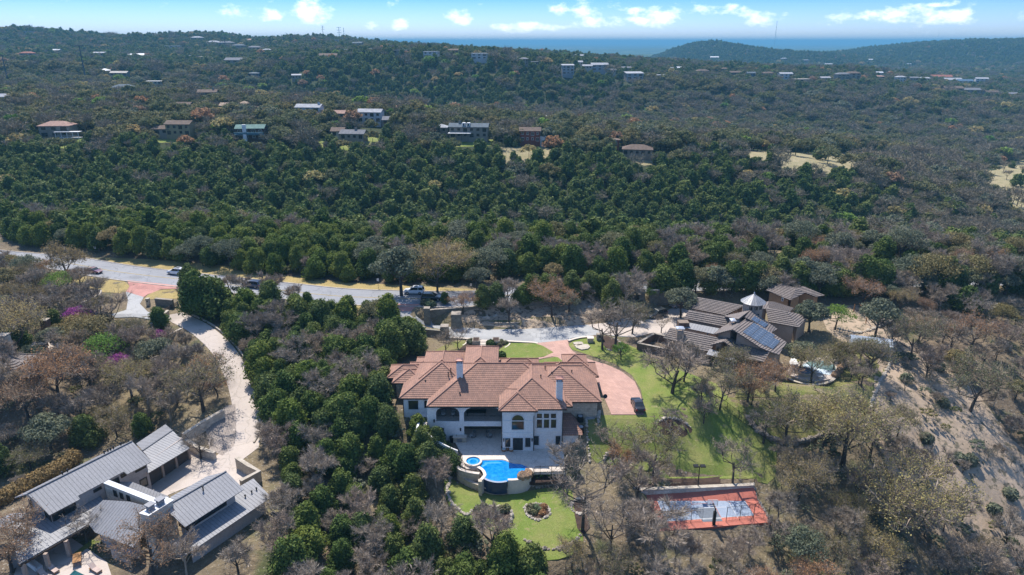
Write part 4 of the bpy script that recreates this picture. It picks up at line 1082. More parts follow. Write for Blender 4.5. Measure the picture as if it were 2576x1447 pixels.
# windows
W_ = lambda a, b, y, **k: window(ms, (-30, y), (30, y), *F4(*a), *F4(*b), **k)
W_((355,663), (457,755), 102.9, surround=M['trim']); W_((352,862), (457,955), 102.9, nx=2, surround=M['trim']); W_((520,662), (556,740), 102.9, arch=True, surround=M['trim'])
W_((1440,815), (1565,968), 97.05, nx=3, arch=True, surround=M['trim'])
for i in range(3):
    x = 1702+74*i; W_((x,800), (x+54,847), 97.6, surround=M['trim']); W_((x,862), (x+54,949), 97.6, surround=M['trim'])
W_((1370,1058), (1424,1150), 97.05, surround=M['trim']); W_((1580,1055), (1635,1150), 97.05, surround=M['trim'])
W_((1668,1035), (1722,1130), 97.6, surround=M['trim']); W_((1898,1035), (1950,1130), 97.6, surround=M['trim'])
W_((692,950), (727,984), YW, surround=M['trim']); W_((2038,1010), (2042,1014), 101.8)
W_((1450,1056), (1555,1184), 97.05, nx=2, surround=M['trim'], name='terrace_door')
for a, b in (((680,737),(832,800)), ((1078,735),(1185,780)), ((985,735),(1062,748)), ((1200,735),(1290,748))):
    pass
for x0, x1 in ((-12.4,-9.9), (-6.9,-4.6)): window_at(ms, Vector((x0, 105.2, 0)), Vector((1,0,0)), Vector((0,-1,0)), x1-x0, 2.5, 3, 1, False, .1, M['trim'], None, 'balcony_door')
for x0, x1 in ((-8.7,-7.4), (-4.2,-2.4)): window_at(ms, Vector((x0, 105.2, .9)), Vector((1,0,0)), Vector((0,-1,0)), x1-x0, 1.5, 1, 1, False, .1, M['trim'])
for x0, x1 in ((-7.6,-4.9), (-4.7,-2.0)): window_at(ms, Vector((x0, 105.19, -3.5)), Vector((1,0,0)), Vector((0,-1,0)), x1-x0, 2.4, 2, 1, False, .1, None, None, 'terrace_door')
# railings
for (x0, x1) in ((xa, xb), (xc, xd)):
    r_ = MB(); r_.bar((x0, YW+.1, 1.0), (x1, YW+.1, 1.0), .06); r_.bar((x0, YW+.1, .12), (x1, YW+.1, .12), .04)
    k = int((x1-x0)/.14)
    for i in range(k+1): xx = x0+(x1-x0)*i/k; r_.bar((xx, YW+.1, .1), (xx, YW+.1, 1.0), .022)
    r_.build('railing', M['dark'], ms)
# outside stair with its curved white balustrade
st = MB()
for i in range(9): st.box(-15.4, -14.25, 99.9-i*.33, 100.4-i*.33+.3, -4.5, -.15-i*.14)
for i in range(10): st.box(-15.3+.45*i, -14.8+.45*i, 96.95, 98.2, -4.5, -1.42-i*.2)
st.build('stair', M['flag'], ms)
bl = MB(); bl.box(-15.75, -15.42, 96.85, 101.5, -4.8, .25); bl.box(-15.75, -14.0, 101.502, 102.88, -4.8, .2)
K = 22
for i in range(K):
    t0, t1 = i/K, (i+1)/K; x0, x1 = -15.75+6.9*t0, -15.75+6.9*t1; f = lambda t: .25 - (0 if t < .28 else 3.0*((t-.28)/.72)**.75); g = lambda t: 96.6 - .9*math.sin(max(0, t-.2)*2.2)
    bl.add([(x0,g(t0),-4.8),(x1,g(t1),-4.8),(x1,g(t1)+.28,-4.8),(x0,g(t0)+.28,-4.8),(x0,g(t0),f(t0)),(x1,g(t1),f(t1)),(x1,g(t1)+.28,f(t1)),(x0,g(t0)+.28,f(t0))], [(4,5,6,7),(0,1,5,4),(2,3,7,6),(1,2,6,5),(3,0,4,7)])
bl.build('stair_balustrade', M['stucco'], ms)
# low tiled porch and its wall on the east side, chimneys, vents, lamps, boxes
r2 = Roof(); pr = [Vector((8.35,97.5,-.9)), Vector((11.6,97.5,-.9)), Vector((8.35,101.7,.8)), Vector((9.9,101.7,.8))]
r2.slope([pr[0], pr[1], pr[3], pr[2]]); r2.slope([pr[1], Vector((11.6,101.7,-.9)), pr[3]]); r2.build('porch_roof', M['tile_red'], ms)
pw = MB(); pw.box(8.4, 11.0, 98.1, 101.6, -4.5, -1.05); pw.build('porch_wall', M['stucco'], ms)
chimney(ms, -8.95, 105.3, 4.0, 8.5, 1.05, 1.0, M['stucco'], M['brown_metal'])
chimney(ms, 7.75, 99.6, 3.5, 8.0, 1.05, 1.0, M['stucco'], M['brown_metal'])
for x4, y4, y in ((797,330,107),(770,372,106.4),(1610,360,107),(1455,455,104.5),(1790,310,108.3),(1860,370,106.5),(1905,380,106.8),(1930,380,106.8),(893,585,101.8),(530,455,105.5),(1745,400,104.2),(2070,350,107.5)):
    u, v = F4(x4, y4); r = ray(u, v); pipe(ms, r.x*y/r.y, y, CAM_H + r.z*y/r.y - .35, .35)
for x4, y4 in ((622,878),(900,970)):
    u, v = F4(x4, y4); r = ray(u, v); m_ = MB(); x = r.x*100.2/r.y; z = CAM_H+r.z*100.2/r.y; m_.box(x-.1, x+.1, 100.08, 100.298, z-.25, z+.2); m_.add([(x-.13,100.05,z+.2),(x+.13,100.05,z+.2),(x+.13,100.29,z+.2),(x-.13,100.29,z+.2),(x,100.2,z+.36)], [(0,1,4),(1,2,4),(2,3,4),(3,0,4)]); m_.build('wall_lamp', M['dark'], ms)
for x4, y4 in ((1355,1078),(1652,1078)):
    u, v = F4(x4, y4); r = ray(u, v); m_ = MB(); x = r.x*97/r.y; z = CAM_H+r.z*97/r.y; m_.box(x-.08, x+.08, 96.85, 97.04, z-.25, z+.2); m_.box(x-.11, x+.11, 96.82, 97.04, z+.202, z+.26); m_.build('wall_lamp', M['dark'], ms)
eb = MB(); eb.box(12.6, 14.1, 101.55, 101.79, -.6, .0); eb.box(12.75, 13.2, 101.6, 101.79, -1.6, -.62); eb.box(13.3, 13.75, 101.6, 101.79, -1.6, -.62); eb.build('meter_box', simple('grey_box', (.35,.37,.38)), ms)
for x, y in ((-18.55,102.82),(3.56,96.98),(8.28,97.5),(-1.66,96.98),(-20.7,108.2)): dn = MB(); dn.tube([(x,y,3.0),(x,y,-4)], [.07,.07], 6); dn.build('downpipe', M['darkwood'], ms)
dish = MB(); dish.tube([(15.3,101.5,3.1),(15.6,101.4,4.1)], [.03,.03], 5); dish.tube([(15.6,101.5,4.1),(15.6,101.28,4.2)], [.1,.38], 10); dish.build('satellite_dish', M['dark'], ms)
adopt(ms)
# ------------------------------------------------------------------ west house with grey standing seam roofs
def L2(x, y): return (x*.1831, 1069.1 + y*.1831)
def L3(x, y): return (x*.28075, 1257.8 + y*.28075)
wh = empty('metal_roofed_house', (-55, 82, LZ)); tag(wh, 'sprawling stucco and stone house under grey standing seam metal roofs', 'house')
mr_ = Roof(); ww = MB(); dw = MB()
A = plane_pts(L2, [(375,945,1.5),(1815,225,1.5),(2085,505,-.7),(1745,680),(1700,640),(1070,975),(1100,1020),(680,1240)])
mr_.slope(A, 'metal')
p0, p1 = A[0], A[1]; e_ = (p1-p0).normalized(); n_ = Vector((e_.y, -e_.x, 0)); Lr = (p1-p0).length
lf = plane_pts(L2, [(375,945,1.5),(1815,225,1.5),(195,1000,.65)]); ln = lf[2]-p0
mr_.slope([p0, p1, p1+ln, p0+ln], 'metal')
C = lambda a, b: ((p0 + e_*a + n_*b).x, (p0 + e_*a + n_*b).y)
ww.prism([C(.7,-2.4), C(.7,0), C(Lr-.3,0), C(Lr-.3,-2.4)], LZ-.5, lambda p: 1.3 + .42*min(0, (Vector((p[0],p[1],0))-p0).dot(n_)))
ww.prism([C(.7,0.001), C(.7,3.35), C(Lr-.3,3.35), C(Lr-.3,0.001)], LZ-.5, lambda p: 1.28 - .5*max(0, (Vector((p[0],p[1],0))-p0).dot(n_)))
# garage wing
B = plane_pts(L2, [(1960,355,-1.5),(2370,75,-1.5),(2606,320,-2.8),(2025,668),(2005,550),(2085,505)]); mr_.slope(B, 'metal')
bl_ = plane_pts(L2, [(1960,355,-1.5),(2370,75,-1.5),(1915,305,-2.0)]); q_ = (bl_[2]-bl_[0]); mr_.slope([B[0], B[1], B[1]+q_*2, B[0]+q_*2], 'metal')
g0, g1 = Vector((-57.15,90.4,0)), Vector((-54.2,98.3,0)); ge = (g1-g0).normalized(); gn = Vector((ge.y,-ge.x,0))
G = lambda a, b: ((g0+ge*a+gn*b).x, (g0+ge*a+gn*b).y)
ww.prism([G(0,0), G(8.43,0), G(8.43,-5.5), G(0,-5.5)], LZ-.5, -3.05); ww.prism([G(.01,-.6), G(8.42,-.6), G(8.42,-3.4)], -3.05, -2.1)
# lower roofs
S1 = plane_pts(L3, [(305,110,-1.8),(795,215,-3.0),(170,575,-3.0),(60,240),(900,-40),(925,0),(805,110)]); S1 = [S1[0], S1[4], S1[5], S1[6], S1[1], S1[2], S1[3]]; mr_.slope(S1, 'metal')
S1b = plane_pts(L3, [(305,110,-1.8),(60,240,-2.6),(100,120,-2.7),(-60,200),(-60,330)]); mr_.slope([S1b[0], S1b[2], S1b[3], S1b[4], S1b[1]], 'metal')
Gp = plane_pts(L3, [(925,0,-1.2),(850,290,-3.05),(1190,425,-3.05),(1280,290),(1265,90),(1330,60),(1160,15),(795,215),(805,110)])
Gp = [Gp[0], Gp[6], Gp[5], Gp[4], Gp[3], Gp[2], Gp[1], Gp[7], Gp[8]]; mr_.slope(Gp, 'metal')
E_ = plane_pts(L2, [(1500,785,-1.9),(1810,780,-1.9),(2330,985,-2.9),(2150,1062)]); mr_.slope(E_, 'metal')
R3 = plane_pts(LC, [(1300,900,.8),(1705,665,.8),(1840,800,-.8),(1395,1085),(1265,965)]); mr_.slope(R3, 'metal')
R3b = plane_pts(LC, [(1300,900,.8),(1705,665,.8),(1285,858,.3),(1560,702)]); mr_.slope([R3b[0], R3b[1], R3b[3], R3b[2]], 'metal')
S2 = plane_pts(LC, [(1380,1310,-3.4),(2045,860,-3.4),(1910,718,-2.2),(1820,770),(1380,1140)]); mr_.slope(S2, 'metal')
S2b = plane_pts(LC, [(1380,1310,-3.4),(1380,1140,-2.3),(1250,1270,-3.4)]); mr_.slope(S2b, 'metal')
S5 = plane_pts(L3, [(1000,380,-3.9),(1190,440,-3.9),(1180,525,-4.4),(945,420)]); mr_.slope(S5, 'metal')
S5b = plane_pts(L3, [(1190,440,-3.9),(1180,525,-4.4),(1265,470,-4.4)]); mr_.slope(S5b, 'metal')
mr_.build('roof', M['metal_roof'], wh)
up = Vector((0,0,.07))
for a, b in ((A[0],A[1]), (B[0],B[1]), (R3[0],R3[1]), (S1[0], S1[6])): rc = MB(); rc.bar(a+up, b+up, .22, .08); rc.build('ridge_cap', M['seam'], wh)
under(ww, R3, LZ-.5, 1.0); under(ww, Gp, LZ-.5, .9); under(ww, S2, LZ-.5, .8); under(ww, S5, LZ-.5, .6); under(ww, E_, LZ-.5, .5)
# the back room behind the covered terrace
bk = [Vector((p.x, p.y, p.z)) for p in S1]; cxy = Vector((-64.5, 78.5)); ww.prism([(-66.5,72.5),(-62.8,78.6),(-58.9,84.0),(-61,86),(-68,80)], LZ-.5, -3.2)
ww.build('wall', M['stucco_grey'], wh)
for i in range(3):
    a0 = .45+i*2.72; m_ = MB(); c = g0+ge*(a0+1.12)+gn*.03; m_.obox(c+Vector((0,0,-4.72)), ge*1.12, gn*.03, Vector((0,0,1.25)))
    for k in range(4): m_.obox(c+Vector((0,0,-5.7+k*.62))+gn*.035, ge*1.12, gn*.01, Vector((0,0,.03)))
    m_.build('garage_door', M['garage'], wh)
for i in range(4): m_ = MB(); c = g0+ge*(.2+i*2.72)+gn*.12; m_.obox(c+Vector((0,0,-4.55)), ge*.19, gn*.13, Vector((0,0,1.45))); m_.build('garage_post', M['stucco_tan'], wh)
# stone wall and the great chimney
sw_ = MB(); s0, s1 = P(*L2(1425,800), -.3), P(*L2(2150,1085), -.3); d = (s1-s0).normalized(); nn = Vector((d.y,-d.x,0))
sw_.prism([((s0+nn*.0).x,(s0).y), (s1.x,s1.y), ((s1-nn*.7).x,(s1-nn*.7).y), ((s0-nn*.7).x,(s0-nn*.7).y)], LZ, -.35)
ct = [P(*L2(x, y), 1.5) for x, y in ((1925,1205),(2050,1240),(2370,1035),(2270,995))]; sw_.build('stone_wall', M['white_stone'], wh); sw_ = MB(); sw_.prism([(p.x,p.y) for p in ct], LZ, 1.35); sw_.build('chimney', M['white_stone'], wh)
cp = MB(); cp.prism([((s0+nn*.08).x,(s0+nn*.08).y), ((s1+nn*.08).x,(s1+nn*.08).y), ((s1-nn*.78).x,(s1-nn*.78).y), ((s0-nn*.78).x,(s0-nn*.78).y)], -.345, -.22)
cc = sum(ct, Vector())/4; cp.prism([tuple((cc+(p-cc)*1.08).to_2d()) for p in ct], 1.353, 1.5); cp.build('wall_coping', M['metal_white'], wh)
for x, y in ((2070,1150),(2205,1075)):
    p = P(*L2(x, y), 1.5); m_ = MB(); a = (ct[2]-ct[1]).normalized(); b = Vector((-a.y,a.x,0)); m_.obox(p+Vector((0,0,.3)), a*.38, b*.38, Vector((0,0,.3))); m_.obox(p+Vector((0,0,.68)), a*.52, b*.52, Vector((0,0,.07))); m_.build('flue', M['metal_roof'], wh)
for x, y in ((1595,945),(1682,978),(1775,1012)):
    window(wh, (s0.x,s0.y), (s1.x,s1.y), *L2(x-22,y-38), *L2(x+22,y+38), frame=.07, mat=M['darkwood'])
wr = lambda a, b, off, x0, y0, x1, y1, **k: window(wh, C(a,off), C(b,off), *L2(x0,y0), *L2(x1,y1), mat=M['darkwood'], **k)
def wwin(o, dx, n, w, h, nx=1): window_at(wh, o, dx, n, w, h, nx, 1, False, .1, None, M['darkwood'])
for a, w, z, h, nx in ((.8,3.2,-2.4,1.5,2),(6.6,1.2,-1.4,.5,1),(8.2,2.2,-2.6,1.7,1),(10.7,.9,-1.4,.6,1),(12.9,1.7,-1.8,.9,2)):
    wwin(p0 + e_*a + n_*3.36 + Vector((0,0,z-p0.z)), e_, n_, w, h, nx)
wwin(p0 + e_*.68 + n_*1.9 + Vector((0,0,-2.4-p0.z)), n_, -e_, 1.4, 1.7); wwin(p0 + e_*.68 - n_*1.9 + Vector((0,0,-2.6-p0.z)), n_, -e_, .6, 2.2)
wwin(p0 + e_*13.2 + n_*3.36 + Vector((0,0,-4.9-p0.z)), e_, n_, 1.2, 1.6)
# glass band under the east roof
r0, r1 = R3[3], R3[2]; de = (r1-r0); de.z = 0; de.normalize(); ne = Vector((de.y,-de.x,0)); base = r0 - ne*.98 + de*1.0
wwin(Vector((base.x, base.y, -2.3)), de, ne, 6.0, 1.3, 5)
nb = (R3[4]-R3[3]); nb.z = 0; nl = nb.length; nb.normalize(); nn2 = Vector((nb.y, -nb.x, 0)); nn2 = nn2 if nn2.y < 0 else -nn2
o_ = R3[3] + nb*.9 - nn2*.98; wwin(Vector((o_.x,o_.y,-2.5)), nb, nn2, 2.0, 1.6, 2)
# covered terrace posts
for x, y in ((405,480),(590,365),(205,575)):
    p = P(*L3(x, y), -3.3); m_ = MB(); m_.box(p.x-.22, p.x+.22, p.y-.22, p.y+.22, LZ, -3.3); m_.build('terrace_post', M['stucco_tan'], wh)
bm_ = MB(); bm_.bar(S1[4]+Vector((0,0,-.3)), S1[5]+Vector((0,0,-.3)), .3, .3); bm_.build('terrace_beam', M['darkwood'], wh)
for a in (3.4,3.9,7.6,8.0,8.3,8.6,9.4): q = p0+e_*(a*1.45)-n_*.5; pipe(wh, q.x, q.y, 1.3, .5)
q = (R3[0]+R3[1])/2 + Vector((.6,-.5,-.2)); pipe(wh, q.x, q.y, q.z, .5)
for t in (.15,.3,.5): q = S2[1].lerp(S2[2], .55) + (S2[0]-S2[1])*t*.4; pipe(wh, q.x, q.y, q.z, .3)
adopt(wh)
# free-standing walls of its garden
def low_wall(name, pts, h, t, mat, label, cat='wall', z0=None, cap=None):
    mb = MB(); band_mesh(mb, pts, -t/2, t/2, (lambda p: p.z-.8) if z0 is None else z0, lambda p: p.z+h)
    if not cap: o = mb.build(name, mat); tag(o, label, cat); return o
    e = empty(name, pts[0]); tag(e, label, cat); mb.build('wall_body', mat, e)
    c = MB(); band_mesh(c, pts, -t/2-.06, t/2+.06, lambda p: p.z+h+.002, lambda p: p.z+h+.12); c.build('coping', cap, e); adopt(e); return e
def LW(lst, z, f=L3): return [P(*f(x, y), z) for x, y in lst]
low_wall('stone_wall', [P(*LC(x, y), LZ) for x, y in ((1410,480),(1500,540),(1625,585))], 1.5, .6, M['white_stone'], 'pale limestone wall beside the garage doors of the metal roofed house', cap=M['limestone'])
low_wall('stone_wall', [P(*LC(x, y), z) for x, y, z in ((1390,425,-4.5),(1500,350,-4.5),(1600,290,-4.2),(1690,240,-4))], 1.0, .6, M['white_stone'], 'long limestone retaining wall running up beside the grey parking bay', cap=M['limestone'])
low_wall('stone_wall', [P(*LC(x, y), LZ) for x, y in ((1795,640),(1885,700),(1965,745),(1825,820))], 2.0, .55, M['cream_stone'], 'tall L-shaped stone court wall at the east corner of the metal roofed house', cap=M['limestone'])
low_wall('kerb_wall', [Vector((p.x, p.y, p.z)) for p in [Vector(a) for a in zip(*(lambda L: ([q[0] for q in L], [q[1] for q in L], [q[2] for q in L]))([(p_.x, p_.y, p_.z) for p_ in [Vector((b[0], b[1], b[2])) for b in [((lds[i] + (Vector(((lds[min(i+1,len(lds)-1)]-lds[max(i-1,0)]).y, -(lds[min(i+1,len(lds)-1)]-lds[max(i-1,0)]).x, 0))).normalized()*-2.75)) for i in range(len(lds))]]]))]], .35, .25, M['limestone'], 'low stone kerb wall along the east edge of the curving estate drive')
deck = setting('pool_deck', PP([L3(x, y) for x, y in ((150,600),(620,330),(830,470),(960,560),(1000,680),(100,760))], LZ), M['concrete'], .07, 1.5)
setting('courtyard_grass', PP([L3(x, y) for x, y in ((640,500),(820,360),(900,380),(760,450),(690,510))], LZ), M['lawn'], .09, 1)
pw_ = PP([L3(x, y) for x, y in ((600,700),(670,635),(800,700),(760,760))], LZ); tag(mesh_obj('plunge_pool', [v+Vector((0,0,.12)) for v in pw_], [(0,1,2,3)], simple('teal_water', (.02,.10,.11), None, 2, .1)), 'dark teal plunge pool at the bottom edge beside the sun loungers', 'pool')
def lounger(x, y, z, rz, label):
    e = empty('sun_lounger', (x, y, z), rz); tag(e, label, 'sun lounger', 'loungers beside the plunge pool')
    f = MB(); f.box(-.35,.35,-.95,.95,.2,.28)
    for sx in (-.3,.3):
        for sy in (-.85,.85): f.box(sx-.04,sx+.04,sy-.04,sy+.04,0,.2)
    f.build('frame', M['wood'], e); c = MB(); c.box(-.33,.33,-.93,.25,.283,.4); c.obox((0,.58,.55),(.33,0,0),(0,.34,.22),(0,-.03,.05)); c.build('cushion', simple('blush_cushion', (.55,.42,.36)), e)
for (x, y, lb) in ((480,640,'blush cushioned sun lounger standing nearest the covered terrace'),(400,690,'blush cushioned sun lounger cut off by the lower edge of the picture'),(860,640,'blush cushioned sun lounger right of the plunge pool')):
    p = P(*L3(x, y), LZ); lounger(p.x, p.y, LZ+.08, R(60), lb)
p = P(*L3(320,600), LZ); sf = empty('outdoor_sofa', (p.x,p.y,LZ+.08), R(58)); tag(sf, 'pale outdoor sofa under the covered terrace by the sun loungers', 'sofa')
m_ = MB(); m_.box(-.4,.4,-1.2,1.2,.1,.42); m_.build('seat', M['stucco'], sf); m_ = MB(); m_.box(-.55,-.402,-1.2,1.2,.1,.8); m_.build('backrest', M['stucco'], sf)
p = P(*L3(700,560), LZ); tb = empty('dining_table', (p.x,p.y,LZ+.08), R(30)); tag(tb, 'wooden dining table on the deck behind the sun loungers', 'table')
m_ = MB(); m_.box(-.5,.5,-1,1,.7,.76); m_.build('tabletop', M['wood'], tb)
for sx in (-.4,.4):
    for sy in (-.9,.9): m_ = MB(); m_.box(sx-.04,sx+.04,sy-.04,sy+.04,0,.699); m_.build('leg', M['wood'], tb)

# ------------------------------------------------------------------ east house with brown tile roofs
def R2(x, y): return (1635.1 + x*.17089, 723.2 + y*.17089)
eh = empty('brown_roofed_house', (46, 128, 0)); tag(eh, 'large tan house with brown tile roofs, a round cupola and roof solar panels', 'house')
br_ = Roof(); ew = MB(); bw_ = MB()
def T(items, wall=True, inset=.6, mb=None, conv=R2, order=None, kind='tile', rfb=None):
    p = plane_pts(conv, items)
    if order: p = [p[i] for i in order]
    (rfb or br_).slope(p, kind, row=.5, lift=.11, seam=.6)
    if wall: under(mb or ew, p, -2.5, inset)
    return p
RA = T([(295,600,4.6),(195,745,3.2),(1080,755,4.6),(900,845),(925,870),(880,950),(545,880),(575,835)], False, order=[0,1,7,6,5,4,3,2])
bw_.prism([tuple(p.to_2d()) for p in [RA[0]+Vector((.8,-.3,0)), RA[1]+Vector((.8,.7,0)), RA[2]+Vector((0,.8,0)), RA[3]+Vector((0,1.4,0)), RA[4]+Vector((-.6,1.1,0)), RA[7]+Vector((-.5,-.5,0))]], -2.5, lambda p: roof_z(RA, *p)-.16)
under(ew, [RA[2], RA[3], RA[4], RA[5]+Vector((0,1.5,0)), RA[2]+Vector((0,2,.5))], -2.5, .55)
RB = T([(570,335,5.4),(500,460,4.0),(1250,455,5.4),(1075,575)], order=[0,1,3,2])
RCc = T([(700,145,5.4),(600,310,4.0),(1390,270,5.4),(1110,412)], order=[0,1,3,2])
back = lambda a, b, k, dz: [a, b, b+k, a+k]
for Rr_ in (RA, RB, RCc):      # far slopes of the long roofs
    a, b = Rr_[0], Rr_[-1]; k = Vector(((b-a).y, -(b-a).x, 0)).normalized()*-1; k = k if k.y > 0 else -k; k = k*2.4 + Vector((0,0,-1.1)); br_.slope([a, b, b+k, a+k], row=.5, lift=.11); under(ew, [a, b, b+k, a+k], -2.5, .5)
me_ = Roof(); MD = T([(560,515,3.5),(1030,605,3.5),(490,590,3.0),(935,685)], order=[0,1,3,2], kind='metal', rfb=me_, inset=.4)
F1r = T([(1215,622,7.3),(1450,450,7.3),(2010,810,4.2),(1895,995),(1700,925),(1612,882)], False)
F1l = T([(1215,622,7.3),(1450,450,7.3),(945,692,5.0),(1060,590),(1210,500),(1360,455)], False, order=[0,2,3,4,5,1])
F2r = T([(1480,337,7.9),(1395,440,7.9),(1870,612,4.6),(1790,668)], False, order=[0,1,3,2])
F2l = T([(1480,337,7.9),(1300,470,7.9),(1090,425,5.4)], False)
for q in (F1r, F1l, F2r, F2l): under(ew, q, -2.5, .7)
sm_l = T([(890,848,4.1),(1085,800,5.0),(1190,712,5.0),(1050,762)]); sm_r = T([(1085,800,5.0),(1190,712,5.0),(1350,850,3.9),(1220,892)], order=[0,1,2,3])
DD = T([(1340,835,4.5),(1770,945,4.5),(1680,1104,3.0),(1215,1010),(1215,890)], order=[0,1,2,3,4], mb=bw_)
Er = T([(1700,300,5.6),(2000,350,5.6),(2190,592,3.7),(1750,512)]); Er2 = T([(2000,350,5.6),(2345,432,3.9),(2190,592,3.7),(2222,546)], order=[0,1,3,2])
Eb = T([(1720,207,5.2),(1820,212,5.2),(2060,360,4.9),(2120,306),(1745,312)], order=[0,1,3,2,4])
T([(1740,207,5.2),(1745,312,5.0),(1480,290,6.0),(1480,345)], order=[0,1,3,2])
AW = T([(880,905,3.2),(830,985,2.7),(1290,1088,2.7),(1210,1000)], kind='metal', rfb=me_, inset=.5, wall=False)
T([(2090,965,2.6),(2140,1035,2.0),(2190,985,2.6)], False, conv=lambda x, y: R2(x-330, y+60), kind='metal', rfb=me_)
br_.build('roof', M['tile_brown'], eh); me_.build('metal_roof', M['metal_roof'], eh); ew.build('wall', M['stucco_tan'], eh); bw_.build('brick_wall', M['brick_brown'], eh)
# cupola
cx, cy = 50.4, 133.2
cu = MB(); cu.tube([(cx,cy,4.5),(cx,cy,9.0)], [2.05,2.05], 12); cup = cu.build('cupola', M['stucco_tan'], eh)
cr = Roof(); ap = Vector((cx,cy,10.7))
for i in range(12):
    a0, a1 = 2*math.pi*i/12, 2*math.pi*(i+1)/12; cr.slope([Vector((cx+2.6*math.cos(a0), cy+2.6*math.sin(a0), 8.95)), Vector((cx+2.6*math.cos(a1), cy+2.6*math.sin(a1), 8.95)), ap], 'metal', seam=.5, thick=.05)
o = cr.build('cupola_roof', simple('zinc', (.36,.35,.35), None, 1, .45, 0, .2, .4), cup)
fi = MB(); fi.tube([(cx,cy,10.6),(cx,cy,10.9),(cx,cy,11.1)], [.16,.14,.02], 8); fi.build('finial', M['metal_white'], cup)
for k in (-2, -1, 0):
    a = math.pi*2*(k-1.5)/12 - math.pi/12*0; a = -math.pi/2 + (k+1)*math.pi/6 + 0; n = Vector((math.cos(a), math.sin(a), 0)); dx = Vector((-n.y, n.x, 0)); window_at(cup, Vector((cx,cy,7.8)) + n*2.02 - dx*.3, dx, n, .6, .7, 1, 1, False, .07, None, M['darkwood'])
# solar panels on the roof
def solar(items, roof_pl, nx, ny):
    n = normal_of(roof_pl); n = n if n.z > 0 else -n; d0 = n.dot(roof_pl[0]) + .2; q = []
    for x, y in items: d = ray(*R2(x, y)); t = (d0-n.z*CAM_H)/n.dot(d); q.append(Vector((d.x*t, d.y*t, CAM_H+d.z*t)))
    mb = MB(); mb.add([p-n*.06 for p in q]+list(q), [(4,5,6,7),(0,1,5,4),(1,2,6,5),(2,3,7,6),(3,0,4,7)]); o = mb.build('solar_panel', M['metal_white'], eh)
    g = MB(); L = lambda s, t: (q[0].lerp(q[1], s)).lerp(q[3].lerp(q[2], s), t) + n*.012
    for i in range(nx):
        for j in range(ny):
            s0_, s1_, t0, t1 = (i+.03)/nx, (i+.97)/nx, (j+.05)/ny, (j+.95)/ny; g.add([L(s0_,t0), L(s1_,t0), L(s1_,t1), L(s0_,t1)], [(0,1,2,3)])
    g.build('solar_cell', M['solar'], o)
mm, nt_, bb = newmat('solar_cells'); bb.inputs['Base Color'].default_value = (.065,.085,.115,1); bb.inputs['Roughness'].default_value = .25; bb.inputs['Specular IOR Level'].default_value = .6; M['solar'] = mm
for it in ([(1530,520),(1628,582),(1470,718),(1365,655)], [(1636,588),(1738,645),(1582,792),(1478,722)], [(1745,650),(1840,702),(1692,860),(1590,797)], [(1812,735),(1915,790),(1808,905),(1705,850)]): solar(it, F1r, 2, 6)
for it in ([(1540,420),(1628,477),(1580,525),(1490,465)], [(1640,482),(1738,540),(1688,587),(1592,530)]): solar(it, F2r, 2, 3)
def echim(x, ytop, ybot, y, w, z0):
    u, v = R2(x, ytop); r = ray(u, v); X_ = r.x*y/r.y; Z_ = CAM_H+r.z*y/r.y; chimney(eh, X_, y, z0, Z_-.7, w, w*.9, M['stucco_tan'], M['metal_white'], 1.3)
echim(1245,480,640,127.6,1.5,3); echim(445,598,790,126.9,1.4,1)
sb = MB(); sp = P(*R2(490,500), 4.0); sb.box(sp.x-1.1, sp.x+1.1, sp.y-.9, sp.y+.9, -1, 4.0); sb.build('stone_block', M['brick_brown'], eh)
for x, y, yy in ((845,695,126.5),(1465,350,131.5),(1590,410,130.5),(1435,440,130)): u, v = R2(x, y+30); r = ray(u, v); pipe(eh, r.x*yy/r.y, yy, CAM_H+r.z*yy/r.y, .6, .12)
def ewin(x0, y0, x1, y1, A_, B_, **k): window(eh, A_, B_, *R2(x0,y0), *R2(x1,y1), mat=M['darkwood'], frame=.08, **k)
f0, f1 = RA[1]+Vector((.8,.66,0)), RA[2]+Vector((0,.76,0)); ewin(312,820,350,925, f0, f1); ewin(518,880,560,975, f0, f1)
g0_, g1_ = RA[3]+Vector((.3,.5,0)), RA[4]+Vector((0,.5,0)); ewin(868,1025,915,1085, g0_, g1_+(g1_-g0_)*.2)
h0, h1_ = sm_l[0]+Vector((.6,.45,0)), sm_r[3]+Vector((.1,.45,0))
for x in (1000, 1082, 1168): ewin(x-20, 882+(x-1000)*.2, x+20, 928+(x-1000)*.2, h0+Vector((0,-.1,0)), h1_+Vector((0,-.1,0)))
adopt(eh)
# walled court on its west side
cw = [P(*RC(x, y), 1.6) for x, y in ((150,775),(335,665),(520,705),(490,845))]
cwl = empty('courtyard_wall', (cw[0].x, cw[0].y, 0)); tag(cwl, 'brown brick walled courtyard at the west end of the brown roofed house', 'wall')
m_ = MB(); c_ = MB()
for a, b in ((0,1),(1,2),(3,0)):
    a, b = cw[a], cw[b]; m_.bar(Vector((a.x,a.y,-.2)), Vector((b.x,b.y,-.2)), .45, 3.3); c_.bar(Vector((a.x,a.y,1.52)), Vector((b.x,b.y,1.52)), .58, .12)
m_.build('wall_body', M['brick_brown'], cwl); c_.build('coping', M['ledge'], cwl); adopt(cwl)
